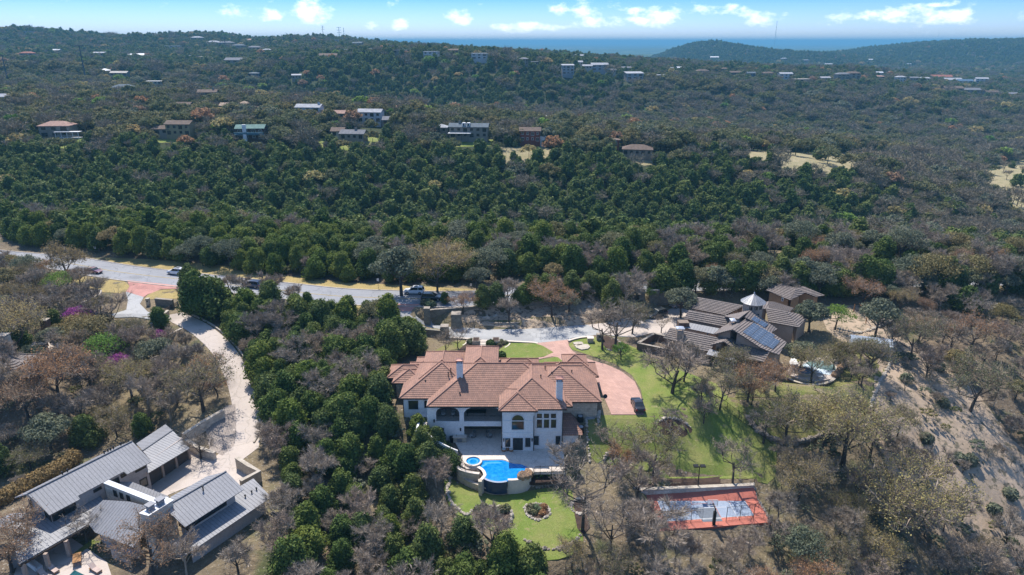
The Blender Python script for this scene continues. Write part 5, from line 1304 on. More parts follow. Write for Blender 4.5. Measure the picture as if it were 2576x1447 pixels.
# guest house behind
gh = empty('guest_house', (66, 150, 1.5)); tag(gh, 'small tan guest house with brown tile roofs behind the cupola', 'house')
gr = Roof(); gw = MB()
for it in ([(1745,85,6.4),(1960,155,6.4),(1890,290,4.8),(1615,175)], [(1960,155,6.4),(2065,205,5.6),(1890,290,4.8)]):
    p = plane_pts(RC, it); gr.slope(p, row=.5, lift=.11); under(gw, p, -1, .6)
it = [(1935,152,6.2),(2045,132,6.2),(2290,235,4.9),(2180,250),(2065,205)]; p = plane_pts(RC, it); gr.slope(p, row=.5, lift=.11); under(gw, p, -1, .7)
gr.build('roof', M['tile_brown'], gh); gw.build('wall', simple('ochre_stucco', (.45,.27,.15)), gh)
gp = plane_pts(RC, [(1890,290,4.8),(1615,175,4.8),(1745,85,6.4)]); window(gh, gp[0]+Vector((-.3,.3,0)), gp[1]+Vector((-.3,.3,0)), *RC(1790,262), *RC(1812,300), mat=M['trim'], frame=.1)
adopt(gh)
# far west villa cut by the picture edge
vl = empty('stone_villa', (-86, 113, -1)); tag(vl, 'stone villa with a hexagonal brown tile roof at the left picture edge', 'house')
vr = Roof(); vw = MB(); apx = P(*UC(85,1262), 6.0)
for i in range(8):
    a0, a1 = 2*math.pi*i/8+.2, 2*math.pi*(i+1)/8+.2; rr = 4.4; vr.slope([Vector((apx.x+rr*math.cos(a0), apx.y+rr*math.sin(a0), 3.4)), Vector((apx.x+rr*math.cos(a1), apx.y+rr*math.sin(a1), 3.4)), apx], row=.6, lift=.12)
vw.tube([(apx.x,apx.y,-4),(apx.x,apx.y,3.3)], [3.8,3.8], 8)
hip(vr, apx.x-16, apx.x+.5, apx.y-2, apx.y+7, 3.6, .5); vw.box(apx.x-15, apx.x-.2, apx.y-1.4, apx.y+6.4, -4, 3.5)
q = P(*UC(20,1480), 0.5); hip(vr, q.x-9, q.x+2.2, q.y-1, q.y+8, 0.6, .5); vw.box(q.x-8.4, q.x+1.6, q.y-.4, q.y+7.4, -6, .5)
vr.build('roof', M['tile_brown'], vl); vw.build('wall', M['cream_stone'], vl)
q = P(*UC(25,1085), 8.0); chimney(vl, q.x, q.y, 2, 8, 1.6, 1.4, M['cream_stone'], M['limestone'], .4); adopt(vl)
# ------------------------------------------------------------------ pool, patio walls, garden walls
PZ = -3.6
def water_mat(name, a, b_, r=.08):
    m, nt, b = newmat(name); v = coords(nt); c = mixrgb(nt, noise(nt, v, 1.2, 5, .7), a, b_); nt.links.new(c, b.inputs['Base Color'])
    b.inputs['Roughness'].default_value = r; b.inputs['Specular IOR Level'].default_value = .5; bump(nt, b, noise(nt, v, 4, 3), .15, .02); return m
M['pool'] = water_mat('pool_water', (.0,.155,.46), (.02,.27,.60)); M['pool_step'] = water_mat('pool_step', (.06,.30,.58), (.09,.36,.62)); M['deep_tile'] = simple('dark_blue_tile', (.02,.035,.075), (.03,.05,.10), 3, .25)
M['coping'] = simple('coping_stone', (.70,.60,.50), (.62,.53,.44), 1, .8)
def pc(lst, z): return [P(*PC(x, y), z) for x, y in lst]
pool = empty('swimming_pool', P(*PC(1200,350), PZ)); tag(pool, 'bright blue freeform swimming pool with a spill-over edge below the white mansion', 'pool')
out = [(755,182),(1000,178),(1110,176),(1170,190),(1240,220),(1320,238),(1430,246),(1520,282),(1585,340),(1608,400),(1575,470),(1400,515),(1215,533),(1180,545),(1060,552),(940,535),(850,500),(800,470),(802,425),(770,365),(690,318),(715,300),(758,255)]
def flat(name, lst, z, mat, parent, f=pc):
    p = f(lst, z); p = ccw(p); bm = bmesh.new(); vs = [bm.verts.new(x) for x in p]; bm.faces.new(vs); bmesh.ops.triangulate(bm, faces=bm.faces[:]); me = bpy.data.meshes.new(name); bm.to_mesh(me); bm.free(); me.materials.append(mat)
    o = bpy.data.objects.new(name, me); COL.objects.link(o); o.parent = parent; return o
water = flat('water', out, PZ+.10, M['pool'], pool)
flat('step', [(815,212),(1100,212),(1100,226),(800,240)], PZ+.106, M['pool_step'], pool); flat('step', [(765,262),(835,240),(858,248),(775,292)], PZ+.106, M['pool_step'], pool)
cb = MB(); cl = [Vector((p.x,p.y,PZ)) for p in pc(out[:12], PZ)]; band_mesh(cb, cl, .0, .42, PZ+.05, PZ+.15); cb.build('coping', M['coping'], pool)
cb = MB(); cl = pc([(690,305),(770,358),(806,425),(800,465),(735,535)], PZ); band_mesh(cb, smooth_line(cl, 4), -.22, .28, -6.4, PZ+.2); cb.build('coping_wall', M['coping'], pool)
# spill edge: wet dark wall, then the catch basin and its round wall
el = smooth_line(pc([(795,495),(870,535),(980,562),(1080,566),(1190,552)], PZ), 4)
eb = MB(); band_mesh(eb, el, -.15, .15, -5.6, PZ+.115); eb.build('spillway_wall', M['deep_tile'], pool)
et = MB(); band_mesh(et, el, -.16, .2, PZ+.12, PZ+.15); et.build('spillway_edge', simple('wet_edge', (.35,.38,.45), None, 2, .3), pool)
bz = -4.95
bl2 = smooth_line([P(*PC(x, y), bz) for x, y in ((765,600),(850,640),(960,665),(1080,668),(1180,655),(1260,640))], 4)
bb_ = MB(); band_mesh(bb_, bl2, -.28, .28, bz-.18, bz+.02); bb_.build('basin_coping', M['coping'], pool)
bw2 = MB(); band_mesh(bw2, bl2, -.2, .2, -6.6, bz-.182); bw2.build('basin_wall', M['cream_stone'], pool)
bp = [P(*PC(x, y), bz-.1) for x, y in ((770,590),(850,632),(960,655),(1080,658),(1180,645),(1250,630),(1200,560),(1080,575),(900,560),(790,510))]; mesh_obj('basin_water', bp, [tuple(range(len(bp)))[::-1]], M['deep_tile'], pool)
ew_ = smooth_line(pc([(1205,530),(1300,530),(1400,520),(1500,492),(1600,430)], PZ), 4); e2 = MB(); band_mesh(e2, ew_, -.1, .35, -6.5, PZ+.16); e2.build('east_pool_wall', M['coping'], pool)
pi = MB(); p_ = P(*PC(733,535), PZ); pi.box(p_.x-.28, p_.x+.28, p_.y-.5, p_.y+.2, -6.8, PZ+.24); pi.build('end_pier', M['cream_stone'], pool)
# spa
sc_ = P(*PC(612,222), PZ); spa = empty('round_spa', sc_); tag(spa, 'round blue spa with a pale stone rim at the left end of the pool', 'spa')
r_out = 1.45; rm = MB(); K = 28; r_in = 1.12
ring = [(math.cos(2*math.pi*i/K), math.sin(2*math.pi*i/K)) for i in range(K+1)]
vs = []; fs = []
for (c, s) in ring: vs += [(sc_.x+c*r_in, sc_.y+s*r_in, PZ), (sc_.x+c*r_out, sc_.y+s*r_out, PZ), (sc_.x+c*r_out, sc_.y+s*r_out, PZ+.42), (sc_.x+c*r_in, sc_.y+s*r_in, PZ+.42)]
for i in range(K): a = 4*i; fs += [(a+1,a+5,a+6,a+2), (a+2,a+6,a+7,a+3), (a+3,a+7,a+4,a)]
rm.add(vs, fs); rm.build('rim', M['coping'], spa)
for nm, r, z, mt in (('water', 1.13, .25, M['pool']), ('bench', .85, .256, M['pool_step']), ('well', .6, .262, M['pool'])):
    d_ = MB(); d_.add([(sc_.x+c*r, sc_.y+s*r, PZ+z) for c, s in ring[:-1]], [tuple(range(K))]); d_.build(nm, mt, spa)
adopt(spa); adopt(pool)
M['boulder'] = simple('waterfall_rock', (.42,.27,.16), (.26,.17,.11), 1.2, .95, 1)
def rocks(mb, pts, size, rng, z=None, hh=.6, jit=.25):
    for p in pts:
        s = size*rng.uniform(.65, 1.3); q = Vector(p); a = rng.uniform(0, 3.14); zz = h1(q.x, q.y) if z is None else z
        w = ICO_V*1.0; w = w*rng.uniform(.82, 1.15, (len(w), 1)); ca, sa = math.cos(a), math.sin(a)
        X_ = w[:,0]*s*.62; Y_ = w[:,1]*s*.42; vv = [(q.x+ca*x-sa*y, q.y+sa*x+ca*y, zz + z_*s*hh*.6+s*.12) for x, y, z_ in zip(X_, Y_, w[:,2])]
        mb.add(vv, ICO_F)
rr = np.random.default_rng(5)
wf = MB(); rocks(wf, [P(*PC(x, y), PZ) for x, y in ((1430,500),(1470,480),(1450,455),(1500,440),(1540,420),(1580,440),(1560,470),(1520,490),(1500,410),(1590,410),(1550,390))], 1.15, rr, PZ+.15, .9); tag(wf.build('rock_waterfall', M['boulder']), 'brown rock waterfall at the right end of the swimming pool', 'rocks')
def walk(pts, step):
    out = []; acc = 0
    for i in range(len(pts)-1):
        a, b = Vector(pts[i]), Vector(pts[i+1]); L = (b-a).length; t = acc
        while t < L: out.append(a.lerp(b, t/L)); t += step
        acc = t - L
    return out
def stone_line(pts, label, size=.55, rows=1, rise=.3, name='stone_edging', mat=None, closed=False, h=None, cat='stone wall'):
    """dry stone wall of separate stones that follows the ground"""
    ln = smooth_line(pts, 5, closed) + ([Vector(pts[0])] if closed else []); mb = MB()
    for k in range(rows): rocks(mb, [q + Vector((rr.uniform(-.08,.08), rr.uniform(-.08,.08), 0)) for q in walk(ln, size*.8)], size, rr, None if h is None else h+rise*k, .8) if k == 0 else [rocks(mb, [q], size, rr, (h1(q.x,q.y) if h is None else h)+rise*k, .8) for q in walk(ln, size*.8)]
    return tag(mb.build(name, mat or M['limestone']), label, cat)
LP_ = lambda lst, z=-6.0: [P(*PC(x, y), z) for x, y in lst]
stone_line(LP_([(1520,1040),(1500,990),(1560,950),(1660,930),(1800,935),(1900,985),(1935,1080),(1900,1140),(1780,1200),(1680,1205),(1560,1130)]), 'oval ring of pale stones round the planting bed in the middle of the lower lawn', .55, closed=True, name='bed_edging')
setting('lawn_bed', smooth_line(LP_([(1530,1050),(1530,985),(1660,945),(1800,950),(1890,1000),(1920,1080),(1870,1140),(1700,1195),(1560,1120)]), 2, True), M['mulch'], .1, 1)
stone_line(LP_([(540,1110),(600,1050),(690,990),(780,965),(880,960),(960,1000),(1050,970),(1150,985),(1230,1040)]), 'wavy pale stone edging along the left side of the lower lawn', .55, name='bed_edging')
setting('west_bed', LP_([(560,1120),(620,1060),(700,1005),(800,975),(950,1010),(1060,985),(1150,1000),(1240,1060),(1250,1240),(1000,1200),(700,1160)]), M['mulch'], .1, 1)
stone_line(LP_([(1270,1090),(1290,1140),(1270,1180),(1260,1240)]), 'short upright row of pale stones right of the wavy bed', .6, 2, .3)
stone_line(LP_([(130,270),(150,340),(200,440),(210,560),(170,680),(190,800),(240,920),(320,1010),(430,1090),(540,1140)], -6.1), 'long low stone wall down the west side of the lower lawn', .7)
stone_line(LP_([(1500,1570),(1700,1680),(1850,1720),(2000,1730),(2150,1690),(2350,1600),(2480,1450)], -6.1), 'curved retaining wall of stones at the foot of the lower lawn', .8, 2, -.5, mat=M['ledge'])
cl_ = [(2310,930),(2380,860),(2500,850),(2580,930),(2570,1040),(2480,1100),(2370,1080),(2300,1010)]
stone_line(LP_(cl_), 'stone ring round the big leafless tree beside the lower lawn', .6, closed=True, name='bed_edging'); setting('tree_bed', LP_([(2330,940),(2390,880),(2490,870),(2560,940),(2550,1030),(2480,1080),(2380,1060)]), M['mulch'], .1, 1)
setting('tree_bed', LP_([(2350,1100),(2560,1080),(2620,1300),(2500,1480),(2400,1350)]), M['mulch'], .1, 1)
stone_line([P(*PC(x, y), -5.2) for x, y in ((1490,560),(1560,575),(1700,575),(1850,560),(1980,545),(2100,510),(2250,500))], 'rough stone retaining wall below the pool fence on the right', .6, 3, .35, h=-6.0, mat=M['ledge'])
setting('fence_bed', [P(*PC(x, y), -4.6) for x, y in ((1500,540),(1600,440),(1680,395),(2190,385),(2250,490),(2050,530),(1700,560))], M['mulch'], .1, 1, zfun=lambda x, y: np.full(np.shape(x), -4.75))
# curved stone walls west of the pool
def zwall(name, lst, zt, t, mat, label, zb=-6.8, cap=None, f=PC):
    pts = smooth_line([P(*f(x, y), z) for x, y, z in [(a[0], a[1], zt if len(a) == 2 else a[2]) for a in lst]], 4); e = empty(name, pts[0]); tag(e, label, 'wall')
    mb = MB(); band_mesh(mb, pts, -t/2, t/2, zb, lambda p: p.z-.1); mb.build('wall_body', mat, e)
    if cap: c = MB(); band_mesh(c, pts, -t/2-.08, t/2+.08, lambda p: p.z-.098, lambda p: p.z); c.build('coping', cap, e)
    adopt(e); return e
zwall('retaining_wall', [(345,190),(335,230),(350,290),(400,330),(500,365),(600,385),(720,400)], -3.5, .35, M['cream_stone'], 'curved stone retaining wall under the pool fence left of the spa', cap=M['coping'])
zwall('retaining_wall', [(350,360,-4.6),(420,430,-4.7),(500,500,-4.8),(600,550,-4.8),(725,590,-4.8)], -4.7, .35, M['cream_stone'], 'lower curved stone planter wall left of the catch basin', cap=M['limestone'])
setting('planter_soil', [P(*PC(x, y), -4.9) for x, y in ((360,370),(420,400),(600,420),(730,430),(750,560),(620,540),(500,490),(420,425))], M['mulch'], .0, 1, zfun=lambda x, y: np.full(np.shape(x), -4.95))
def fence(name, pts, h, label, gap=.13, post=1.8, parent=None, mat=None, mesh=False):
    e = empty(name, pts[0]); tag(e, label, 'fence'); mat = mat or M['dark']
    rl = MB()
    for i in range(len(pts)-1): a, b = Vector(pts[i]), Vector(pts[i+1]); rl.bar(a+Vector((0,0,h)), b+Vector((0,0,h)), .045); rl.bar(a+Vector((0,0,.12)), b+Vector((0,0,.12)), .035)
    rl.build('rail', mat, e); pk = MB()
    for q in walk(pts, gap): pk.bar(q+Vector((0,0,.1)), q+Vector((0,0,h)), .02 if not mesh else .012)
    if mesh:
        for i in range(len(pts)-1):
            for k in range(1, int(h/.25)): a, b = Vector(pts[i]), Vector(pts[i+1]); z = Vector((0,0,h*k/int(h/.25))); pk.bar(a+z, b+z, .012)
    pk.build('pickets' if not mesh else 'wire_mesh', mat, e)
    for q in walk(pts, post): m_ = MB(); m_.bar(q+Vector((0,0,-.4)), q+Vector((0,0,h+.1)), .07); m_.build('post', mat, e)
    adopt(e); return e
fence('iron_fence', pc([(425,165),(385,190),(350,215),(350,250),(405,320),(500,352),(600,375)], PZ+.1), 1.15, 'black iron fence curving round the spa terrace')
fence('iron_fence', pc([(1640,455),(1680,392),(1940,388),(2190,380)], PZ+.05), 1.15, 'black iron fence along the right end of the patio above the dark bed')
# hedge at the west edge of the patio
def clump(name, label, cat, parts, mat, n, size, group=None, core=.8, seed=3):
    rng = np.random.default_rng(seed); vs, fs = leaves(rng, parts, n, size, .2, (.9, 1.08), core); o = mesh_obj(name, vs, fs, mat); return tag(o, label, cat, group)
M['hedge'] = foliage_mat('hedge_foliage', [(.045,.075,.022),(.055,.09,.025)], .2)
M['blue_shrub'] = foliage_mat('grey_shrub_foliage', [(.13,.15,.10),(.19,.17,.10),(.12,.17,.09)], .2)
hp = [P(*F4(x, y), z) for x, y, z in ((735,1110,-2.2),(750,1150,-2.3),(775,1200,-2.4),(805,1250,-2.6),(840,1290,-2.8))]
ll = []
for i in range(12): q = hp[0].lerp(hp[-1], i/11) + Vector((-.3*math.sin(i*.28), 0, 0)); ll.append((q.x, q.y, -3.9, 1.35, 1.35))
clump('hedge', 'tall clipped green hedge screening the west side of the patio', 'hedge', ll, M['hedge'], 5200, .17)
# pool terrace things
def grill():
    p = P(*F4(893,1095), PZ); e = empty('outdoor_kitchen', (p.x, p.y, PZ)); tag(e, 'stone outdoor grill counter with a steel door against the white wall', 'grill')
    m_ = MB(); m_.box(-1.1,1.1,-.4,.5,0,.95); m_.build('counter', M['cream_stone'], e); m_ = MB(); m_.box(-1.15,1.15,-.45,.55,.953,1.05); m_.build('worktop', M['coping'], e)
    m_ = MB(); m_.box(-.4,.4,-.44,-.403,.15,.8); m_.build('door', simple('steel', (.35,.35,.36), None, 1, .35, 0, .8), e); m_ = MB(); m_.tube([(-.5,0,1.05),(-.5,0,1.4)], [.05,.03], 6); m_.build('tap', M['dark'], e)
grill()
for k, (x, y, lb) in enumerate(((808,1100,'black waste bin nearest the stair beside the outdoor kitchen'),(838,1090,'black waste bin touching the outdoor kitchen counter'))):
    p = P(*F4(x, y), PZ); e = empty('bin', (p.x,p.y,PZ)); tag(e, lb, 'bin', 'bins by the outdoor kitchen'); m_ = MB(); m_.add([(-.25,-.25,0),(.25,-.25,0),(.25,.25,0),(-.25,.25,0),(-.3,-.3,.9),(.3,-.3,.9),(.3,.3,.9),(-.3,.3,.9)], [(0,1,5,4),(1,2,6,5),(2,3,7,6),(3,0,4,7)]); m_.build('tub', M['dark'], e); m_ = MB(); m_.box(-.33,.33,-.33,.33,.903,.98); m_.build('lid', M['dark'], e)
def wicker_chair(x, y, z, rz, label, mat, cm, group, s=1):
    e = empty('armchair', (x, y, z), rz); e.scale = (s,s,s); tag(e, label, 'chair', group)
    m_ = MB()
    for i in range(9):
        a0, a1 = math.pi*(.0+i/9), math.pi*((i+1)/9); m_.add([(.42*math.cos(a0),.42*math.sin(a0),.1),(.42*math.cos(a1),.42*math.sin(a1),.1),(.48*math.cos(a1),.48*math.sin(a1),.8),(.48*math.cos(a0),.48*math.sin(a0),.8),(.36*math.cos(a0),.36*math.sin(a0),.1),(.36*math.cos(a1),.36*math.sin(a1),.1),(.42*math.cos(a1),.42*math.sin(a1),.8),(.42*math.cos(a0),.42*math.sin(a0),.8)], [(0,1,2,3),(4,7,6,5),(3,2,6,7)])
    m_.build('backrest', mat, e); m_ = MB(); m_.tube([(0,0,.05),(0,0,.35)], [.36,.4], 12); m_.build('seat', mat, e); m_ = MB(); m_.tube([(0,0,.352),(0,0,.45)], [.34,.34], 12); m_.build('cushion', cm, e)
M['wicker'] = simple('wicker', (.34,.17,.08), (.25,.12,.06), 4, .8); M['cushion'] = simple('pale_cushion', (.62,.60,.56), None, 2, .9); M['grey_wicker'] = simple('grey_wicker', (.18,.17,.16), None, 4, .8)
for x, lb in ((1355,'brown wicker tub chair left of the terrace doors'),(1432,'brown wicker tub chair right of the small patio table')):
    p = P(*F4(x, 1195), PZ+.05); wicker_chair(p.x, p.y, PZ+.06, 0, lb, M['wicker'], M['cushion'], 'wicker chairs on the patio')
p = P(*F4(1395,1192), PZ+.05); e = empty('side_table', (p.x,p.y,PZ+.06)); tag(e, 'small brown wicker side table between the two patio chairs', 'table'); m_ = MB(); m_.tube([(0,0,0),(0,0,.45)], [.16,.2], 10); m_.build('base', M['wicker'], e); m_ = MB(); m_.tube([(0,0,.452),(0,0,.5)], [.28,.28], 12); m_.build('tabletop', M['wicker'], e)
for x, lb in ((715,'grey armchair with a white cushion on the left of the upper balcony'),(820,'grey armchair with a white cushion beside the balcony pillar')):
    q = vquad((-30,101.6),(30,101.6), [F4(x,850)])[0][0]; wicker_chair(q.x, 102.2, 0, .4 if x < 750 else -.5, lb, M['grey_wicker'], M['cushion'], 'armchairs on the balcony', 1.15)
q = vquad((-30,102.2),(30,102.2), [F4(1065,820)])[0][0]; e = empty('dining_table', (q.x, 102.4, 0)); tag(e, 'long dark dining table on the upper balcony', 'table'); m_ = MB(); m_.box(-1.7,1.7,-.55,.55,.7,.78); m_.build('tabletop', M['dark'], e)
for sx in (-1.5,1.5):
    for sy in (-.4,.4): m_ = MB(); m_.box(sx-.05,sx+.05,sy-.05,sy+.05,0,.699); m_.build('leg', M['dark'], e)
for x, lb in ((1030,'pale armchair on the left inside the shaded terrace'),(1205,'pale armchair on the right inside the shaded terrace')):
    q = P(*F4(x, 1040), PZ); wicker_chair(q.x, q.y-.3, PZ+.06, R(90) if x > 1100 else R(-90), lb, M['grey_wicker'], M['cushion'], 'armchairs inside the shaded terrace', 1.3)
for x, lb in ((1012,'pale ceramic urn stool before the left shaded armchair'),(1198,'pale ceramic urn stool before the right shaded armchair')):
    q = P(*F4(x, 1052), PZ); m_ = MB(); m_.tube([(q.x,q.y,PZ+.05),(q.x,q.y,PZ+.3),(q.x,q.y,PZ+.55),(q.x,q.y,PZ+.62)], [.2,.34,.24,.18], 12); tag(m_.build('garden_stool', M['cushion']), lb, 'stool', 'urn stools on the terrace')
# air conditioners east of the mansion
for x, y, lb in ((2160,1095,'grey air conditioning unit nearest the patio on the east side of the mansion'),(2150,1035,'grey air conditioning unit set back behind the first one')):
    p = P(*F4(x, y+45), -4.2); e = empty('air_conditioner', (p.x,p.y,h1(p.x,p.y))); tag(e, lb, 'air conditioner', 'air conditioners east of the mansion'); m_ = MB(); m_.box(-.48,.48,-.48,.48,0,1.0); m_.build('case', M['dark'], e); m_ = MB(); m_.tube([(0,0,1.003),(0,0,1.06)], [.4,.38], 14); m_.build('fan_grille', simple('fan_grey', (.4,.42,.44), None, 1, .5), e)
stone_line([P(*F4(x, y), z) for x, y, z in ((2205,930,-2),(2215,1030,-3),(2225,1130,-3.8),(2245,1230,-4.4),(2260,1340,-5))], 'line of white stones down the lawn edge east of the mansion', .5)
stone_line([P(*F4(x, y), z) for x, y, z in ((2360,820,-.5),(2345,890,-1.2),(2345,970,-1.6))], 'short boulder wall at the corner of the brick driveway', .6, 2, .35)
stone_line([hit(u, v) for u, v in ((1520,1160),(1525,1148),(1540,1142),(1555,1145))], 'small pile of boulders on the lawn below the brick driveway', .7, 2, .35)
stone_line([hit(u, v) for u, v in ((1660,1060),(1675,1052),(1700,1055),(1720,1062),(1740,1080))], 'stone edging of the mulch bed on the east lawn', .5)
setting('east_bed', V_([(1648,1075),(1662,1058),(1690,1053),(1725,1064),(1745,1085),(1720,1100),(1670,1095)]), M['mulch'], .07, 1.2)
setting('round_bed', V_([TC(x, y) for x, y in ((1945,590),(2000,575),(2080,610),(2150,660),(2165,700),(2060,735),(1990,700),(1940,640))]), M['mulch'], .07, 1.2)
stone_line(V_([TC(x, y) for x, y in ((2080,605),(2150,655),(2168,700),(2080,738),(2000,715))]), 'stone edging round the black bed under the twin leafless trees', .5)
for k, (x, y, sx) in enumerate(((1710,665,1.3),(1755,698,1.9))):
    p = P(*TC(x, y), 0); m_ = MB(); m_.prism([(p.x+sx*math.cos(a)*(1 if i % 2 else .8), p.y+sx*.8*math.sin(a)*(1 if i % 2 else .85)) for i, a in enumerate(np.linspace(0, 2*math.pi, 8)[:-1])], -.1, .28); tag(m_.build('slab_rock', M['limestone']), ('smaller' if k == 0 else 'larger')+' flat white slab rock on the lawn by the drive fork', 'rock', 'slab rocks by the drive fork')

# ------------------------------------------------------------------ sports court
CZ = -8.0+.05
def cpz(lst, z): return [P(*CC(x, y), z) for x, y in lst]
bluep = [(505,785),(1850,727),(2042,1036),(650,1130)]
tag(flat('court_blue_area', bluep, CZ+.012, M['court_blue'], None, cpz), kind='structure')
tag(flat('court_key', [(1085,925),(1435,915),(1552,1130),(1235,1140)], CZ+.018, M['court_grey'], None, cpz), kind='structure')
def cline(name, pts, w, mat, z=CZ+.026):
    q = cpz(pts, z); mb = MB()
    for i in range(len(q)-1):
        a, b = q[i], q[i+1]; d = (b-a).normalized()*(w/2); n = Vector((-d.y, d.x, 0)); mb.add([a-d+n, a-d-n, b+d-n, b+d+n], [(0,1,2,3)])
    return tag(mb.build(name, mat), kind='structure')
cline('court_border_line', bluep+[bluep[0]], .07, M['white_line']); cline('court_line', [(778,772),(905,1118)], .07, M['white_line'], CZ+.03); cline('court_line', [(1590,740),(1785,1070)], .07, M['white_line'], CZ+.03)
cline('court_line', [(1080,928),(1600,905)], .08, M['white_line'], CZ+.033); cline('court_line', [(1235,1100),(1530,1085)], .07, M['white_line'], CZ+.03)
cline('court_arc', [(1060,870),(1045,820),(1070,785),(1150,765),(1280,757),(1370,790),(1410,850),(1440,915),(1552,1128)], .07, M['orange_line']); cline('court_arc', [(930,800),(1050,768),(1250,755),(1450,765),(1600,805),(1680,850)], .06, M['orange_line'], CZ+.034); cline('court_arc', [(1060,862),(1230,850),(1300,848)], .06, M['orange_line'], CZ+.036)
cwall = [P(*CC(x, y), -6.5) for x, y in ((90,625),(1160,583),(2040,543))]
rw = empty('court_retaining_wall', cwall[1]); tag(rw, 'long pale stone retaining wall behind the red and blue sports court', 'wall')
m_ = MB(); band_mesh(m_, cwall, -.3, .25, -8.3, -6.6); m_.build('wall_body', M['white_stone'], rw); m_ = MB(); band_mesh(m_, cwall, -.38, .33, -6.598, -6.45); m_.build('coping', M['limestone'], rw); adopt(rw)
stone_line([P(*CC(x, y), z) for x, y, z in ((2050,560,-6.9),(2080,700,-7.6),(2150,860,-8),(2230,980,-8),(2300,1130,-8))], 'stone edging down the right side of the sports court', .5)
stone_line([P(*CC(x, y), -7.8) for x, y in ((140,770),(280,770),(330,900),(400,1080),(450,1220))], 'low stone edging down the left side of the sports court', .5)
def goal():
    b = P(*CC(1405,1180), CZ); e = empty('basketball_hoop', b); tag(e, 'basketball hoop with a clear backboard on a black post', 'basketball hoop')
    t = vquad((b.x-1,b.y+1.2),(b.x+1,b.y+1.2), [CC(1310,888),(CC(1470,880)),CC(1470,795),CC(1310,800)])[0]; cx_ = sum(t, Vector())/4 - b; w = (t[1]-t[0]).length; h = abs(t[3].z-t[0].z)
    m_ = MB(); m_.box(-.2,.2,-.2,.2,-.2,2.3); m_.build('pole_pad', M['dark'], e); m_ = MB(); m_.bar((0,0,2.3),(0,0,2.9),.16); m_.bar((0,0,2.8),(cx_.x,1.1,cx_.z),.12); m_.build('pole', M['dark'], e)
    f = MB(); x0, x1, z0, z1 = cx_.x-w/2, cx_.x+w/2, cx_.z-h/2, cx_.z+h/2
    for a, c in (((x0,z0),(x1,z0)),((x1,z0),(x1,z1)),((x1,z1),(x0,z1)),((x0,z1),(x0,z0))): f.bar((a[0],1.2,a[1]),(c[0],1.2,c[1]),.07)
    bb = f.build('backboard', M['trim'], e); g = MB(); g.add([(x0,1.2,z0),(x1,1.2,z0),(x1,1.2,z1),(x0,1.2,z1)], [(0,1,2,3)])
    mg, nt, b_ = newmat('clear_board'); b_.inputs['Base Color'].default_value = (.6,.75,.75,1); b_.inputs['Alpha'].default_value = .35; b_.inputs['Roughness'].default_value = .1; g.build('glass_board', mg, bb)
    r_ = MB(); 
    for i in range(12): a0, a1 = i*math.pi/6, (i+1)*math.pi/6; r_.bar((cx_.x+.25*math.cos(a0),1.6+.25*math.sin(a0),z0+.2),(cx_.x+.25*math.cos(a1),1.6+.25*math.sin(a1),z0+.2),.03)
    r_.build('rim', M['orange_line'], e)
goal()
lb_ = P(*CC(1150,690), CZ); e = empty('court_light', lb_); tag(e, 'black light pole with two lamp heads behind the sports court', 'light pole')
t = vquad((lb_.x-1,lb_.y),(lb_.x+1,lb_.y), [CC(1180,262)])[0][0]-lb_; m_ = MB(); m_.tube([(0,0,-.3),(t.x*.8,0,t.z)], [.11,.07], 8); m_.build('pole', M['dark'], e); m_ = MB(); m_.bar((t.x-.7,0,t.z-.05),(t.x+.7,0,t.z-.05),.07); m_.build('crossarm', M['dark'], e)
for s in (-.55,.55): m_ = MB(); m_.box(t.x+s-.38,t.x+s+.38,-.35,.35,t.z+.002,t.z+.18); m_.build('lamp_head', M['dark'], e)
for pl, lb in (([(820,1180),(980,1160),(1230,1140)],'wire fence frame across the near left side of the court'), ([(1600,1140),(2100,1080),(2290,1130)],'wire fence frame across the near right side of the court'), ([(2030,640),(2075,560)],'short tall wire fence panel at the end of the court wall')):
    fence('wire_fence', [P(*CC(x, y), CZ) for x, y in pl], 2.6 if pl[0][0] < 2000 else 2.0, lb, .5, 2.2, mesh=True)

# ------------------------------------------------------------------ estate walls by the gate
def face_wall(name, lst, zt, zb, t, mat, label, f=TC, cap=None): return zwall(name, [(x, y, z) for x, y, z in lst], zt, t, mat, label, zb, cap, f)
face_wall('estate_wall', [(165,310,3.0),(230,300,3.2),(420,288,3.4),(600,272,3.5),(760,250,3.6),(900,240,3.7),(1100,222,3.8),(1300,200,3.9),(1500,180,4.0),(1700,148,4.1),(1860,125,4.2),(1900,122,4.2)], 4, .4, .5, M['wall_stone'], 'long stepped grey-green stone estate wall between the road and the terraced bed', cap=M['ledge'])
face_wall('estate_wall', [(2340,92,5.2),(2400,92,5.2)], 5, 1, .5, M['wall_stone'], 'short piece of grey stone wall right of the gap by the pines', cap=M['limestone'])
face_wall('estate_wall', [(2445,100,5.0),(2545,100,5.0)], 5, 1, .5, M['wall_stone'], 'middle stepped piece of grey stone wall beside the east drive', cap=M['limestone'])
face_wall('estate_wall', [(2545,122,4.3),(2640,122,4.3)], 5, 1, .5, M['wall_stone'], 'lowest stepped piece of grey stone wall at the east drive entrance', cap=M['limestone'])
face_wall('terrace_wall', [(485,410,1.15),(640,415,1.15),(830,430,1.15),(930,430,1.1),(1080,428,1.1),(1150,408,1.1),(1300,398,1.1),(1500,393,1.0),(1730,390,1.0)], 1.1, -.3, .9, M['ledge'], 'rough limestone block wall along the north side of the grey drive')
stone_line([P(*TC(x, y), 1.4) for x, y in ((490,350),(560,345),(760,350),(900,345),(1100,345),(1250,320),(1400,300),(1560,275))], 'row of big limestone blocks running through the middle of the terraced bed', 1.0, h=1.5)
stone_line([P(*TC(x, y), 1.4) for x, y in ((640,355),(690,378),(740,395),(830,385),(930,352))], 'hanging curve of limestone blocks in the terraced bed', 1.0, h=1.3)
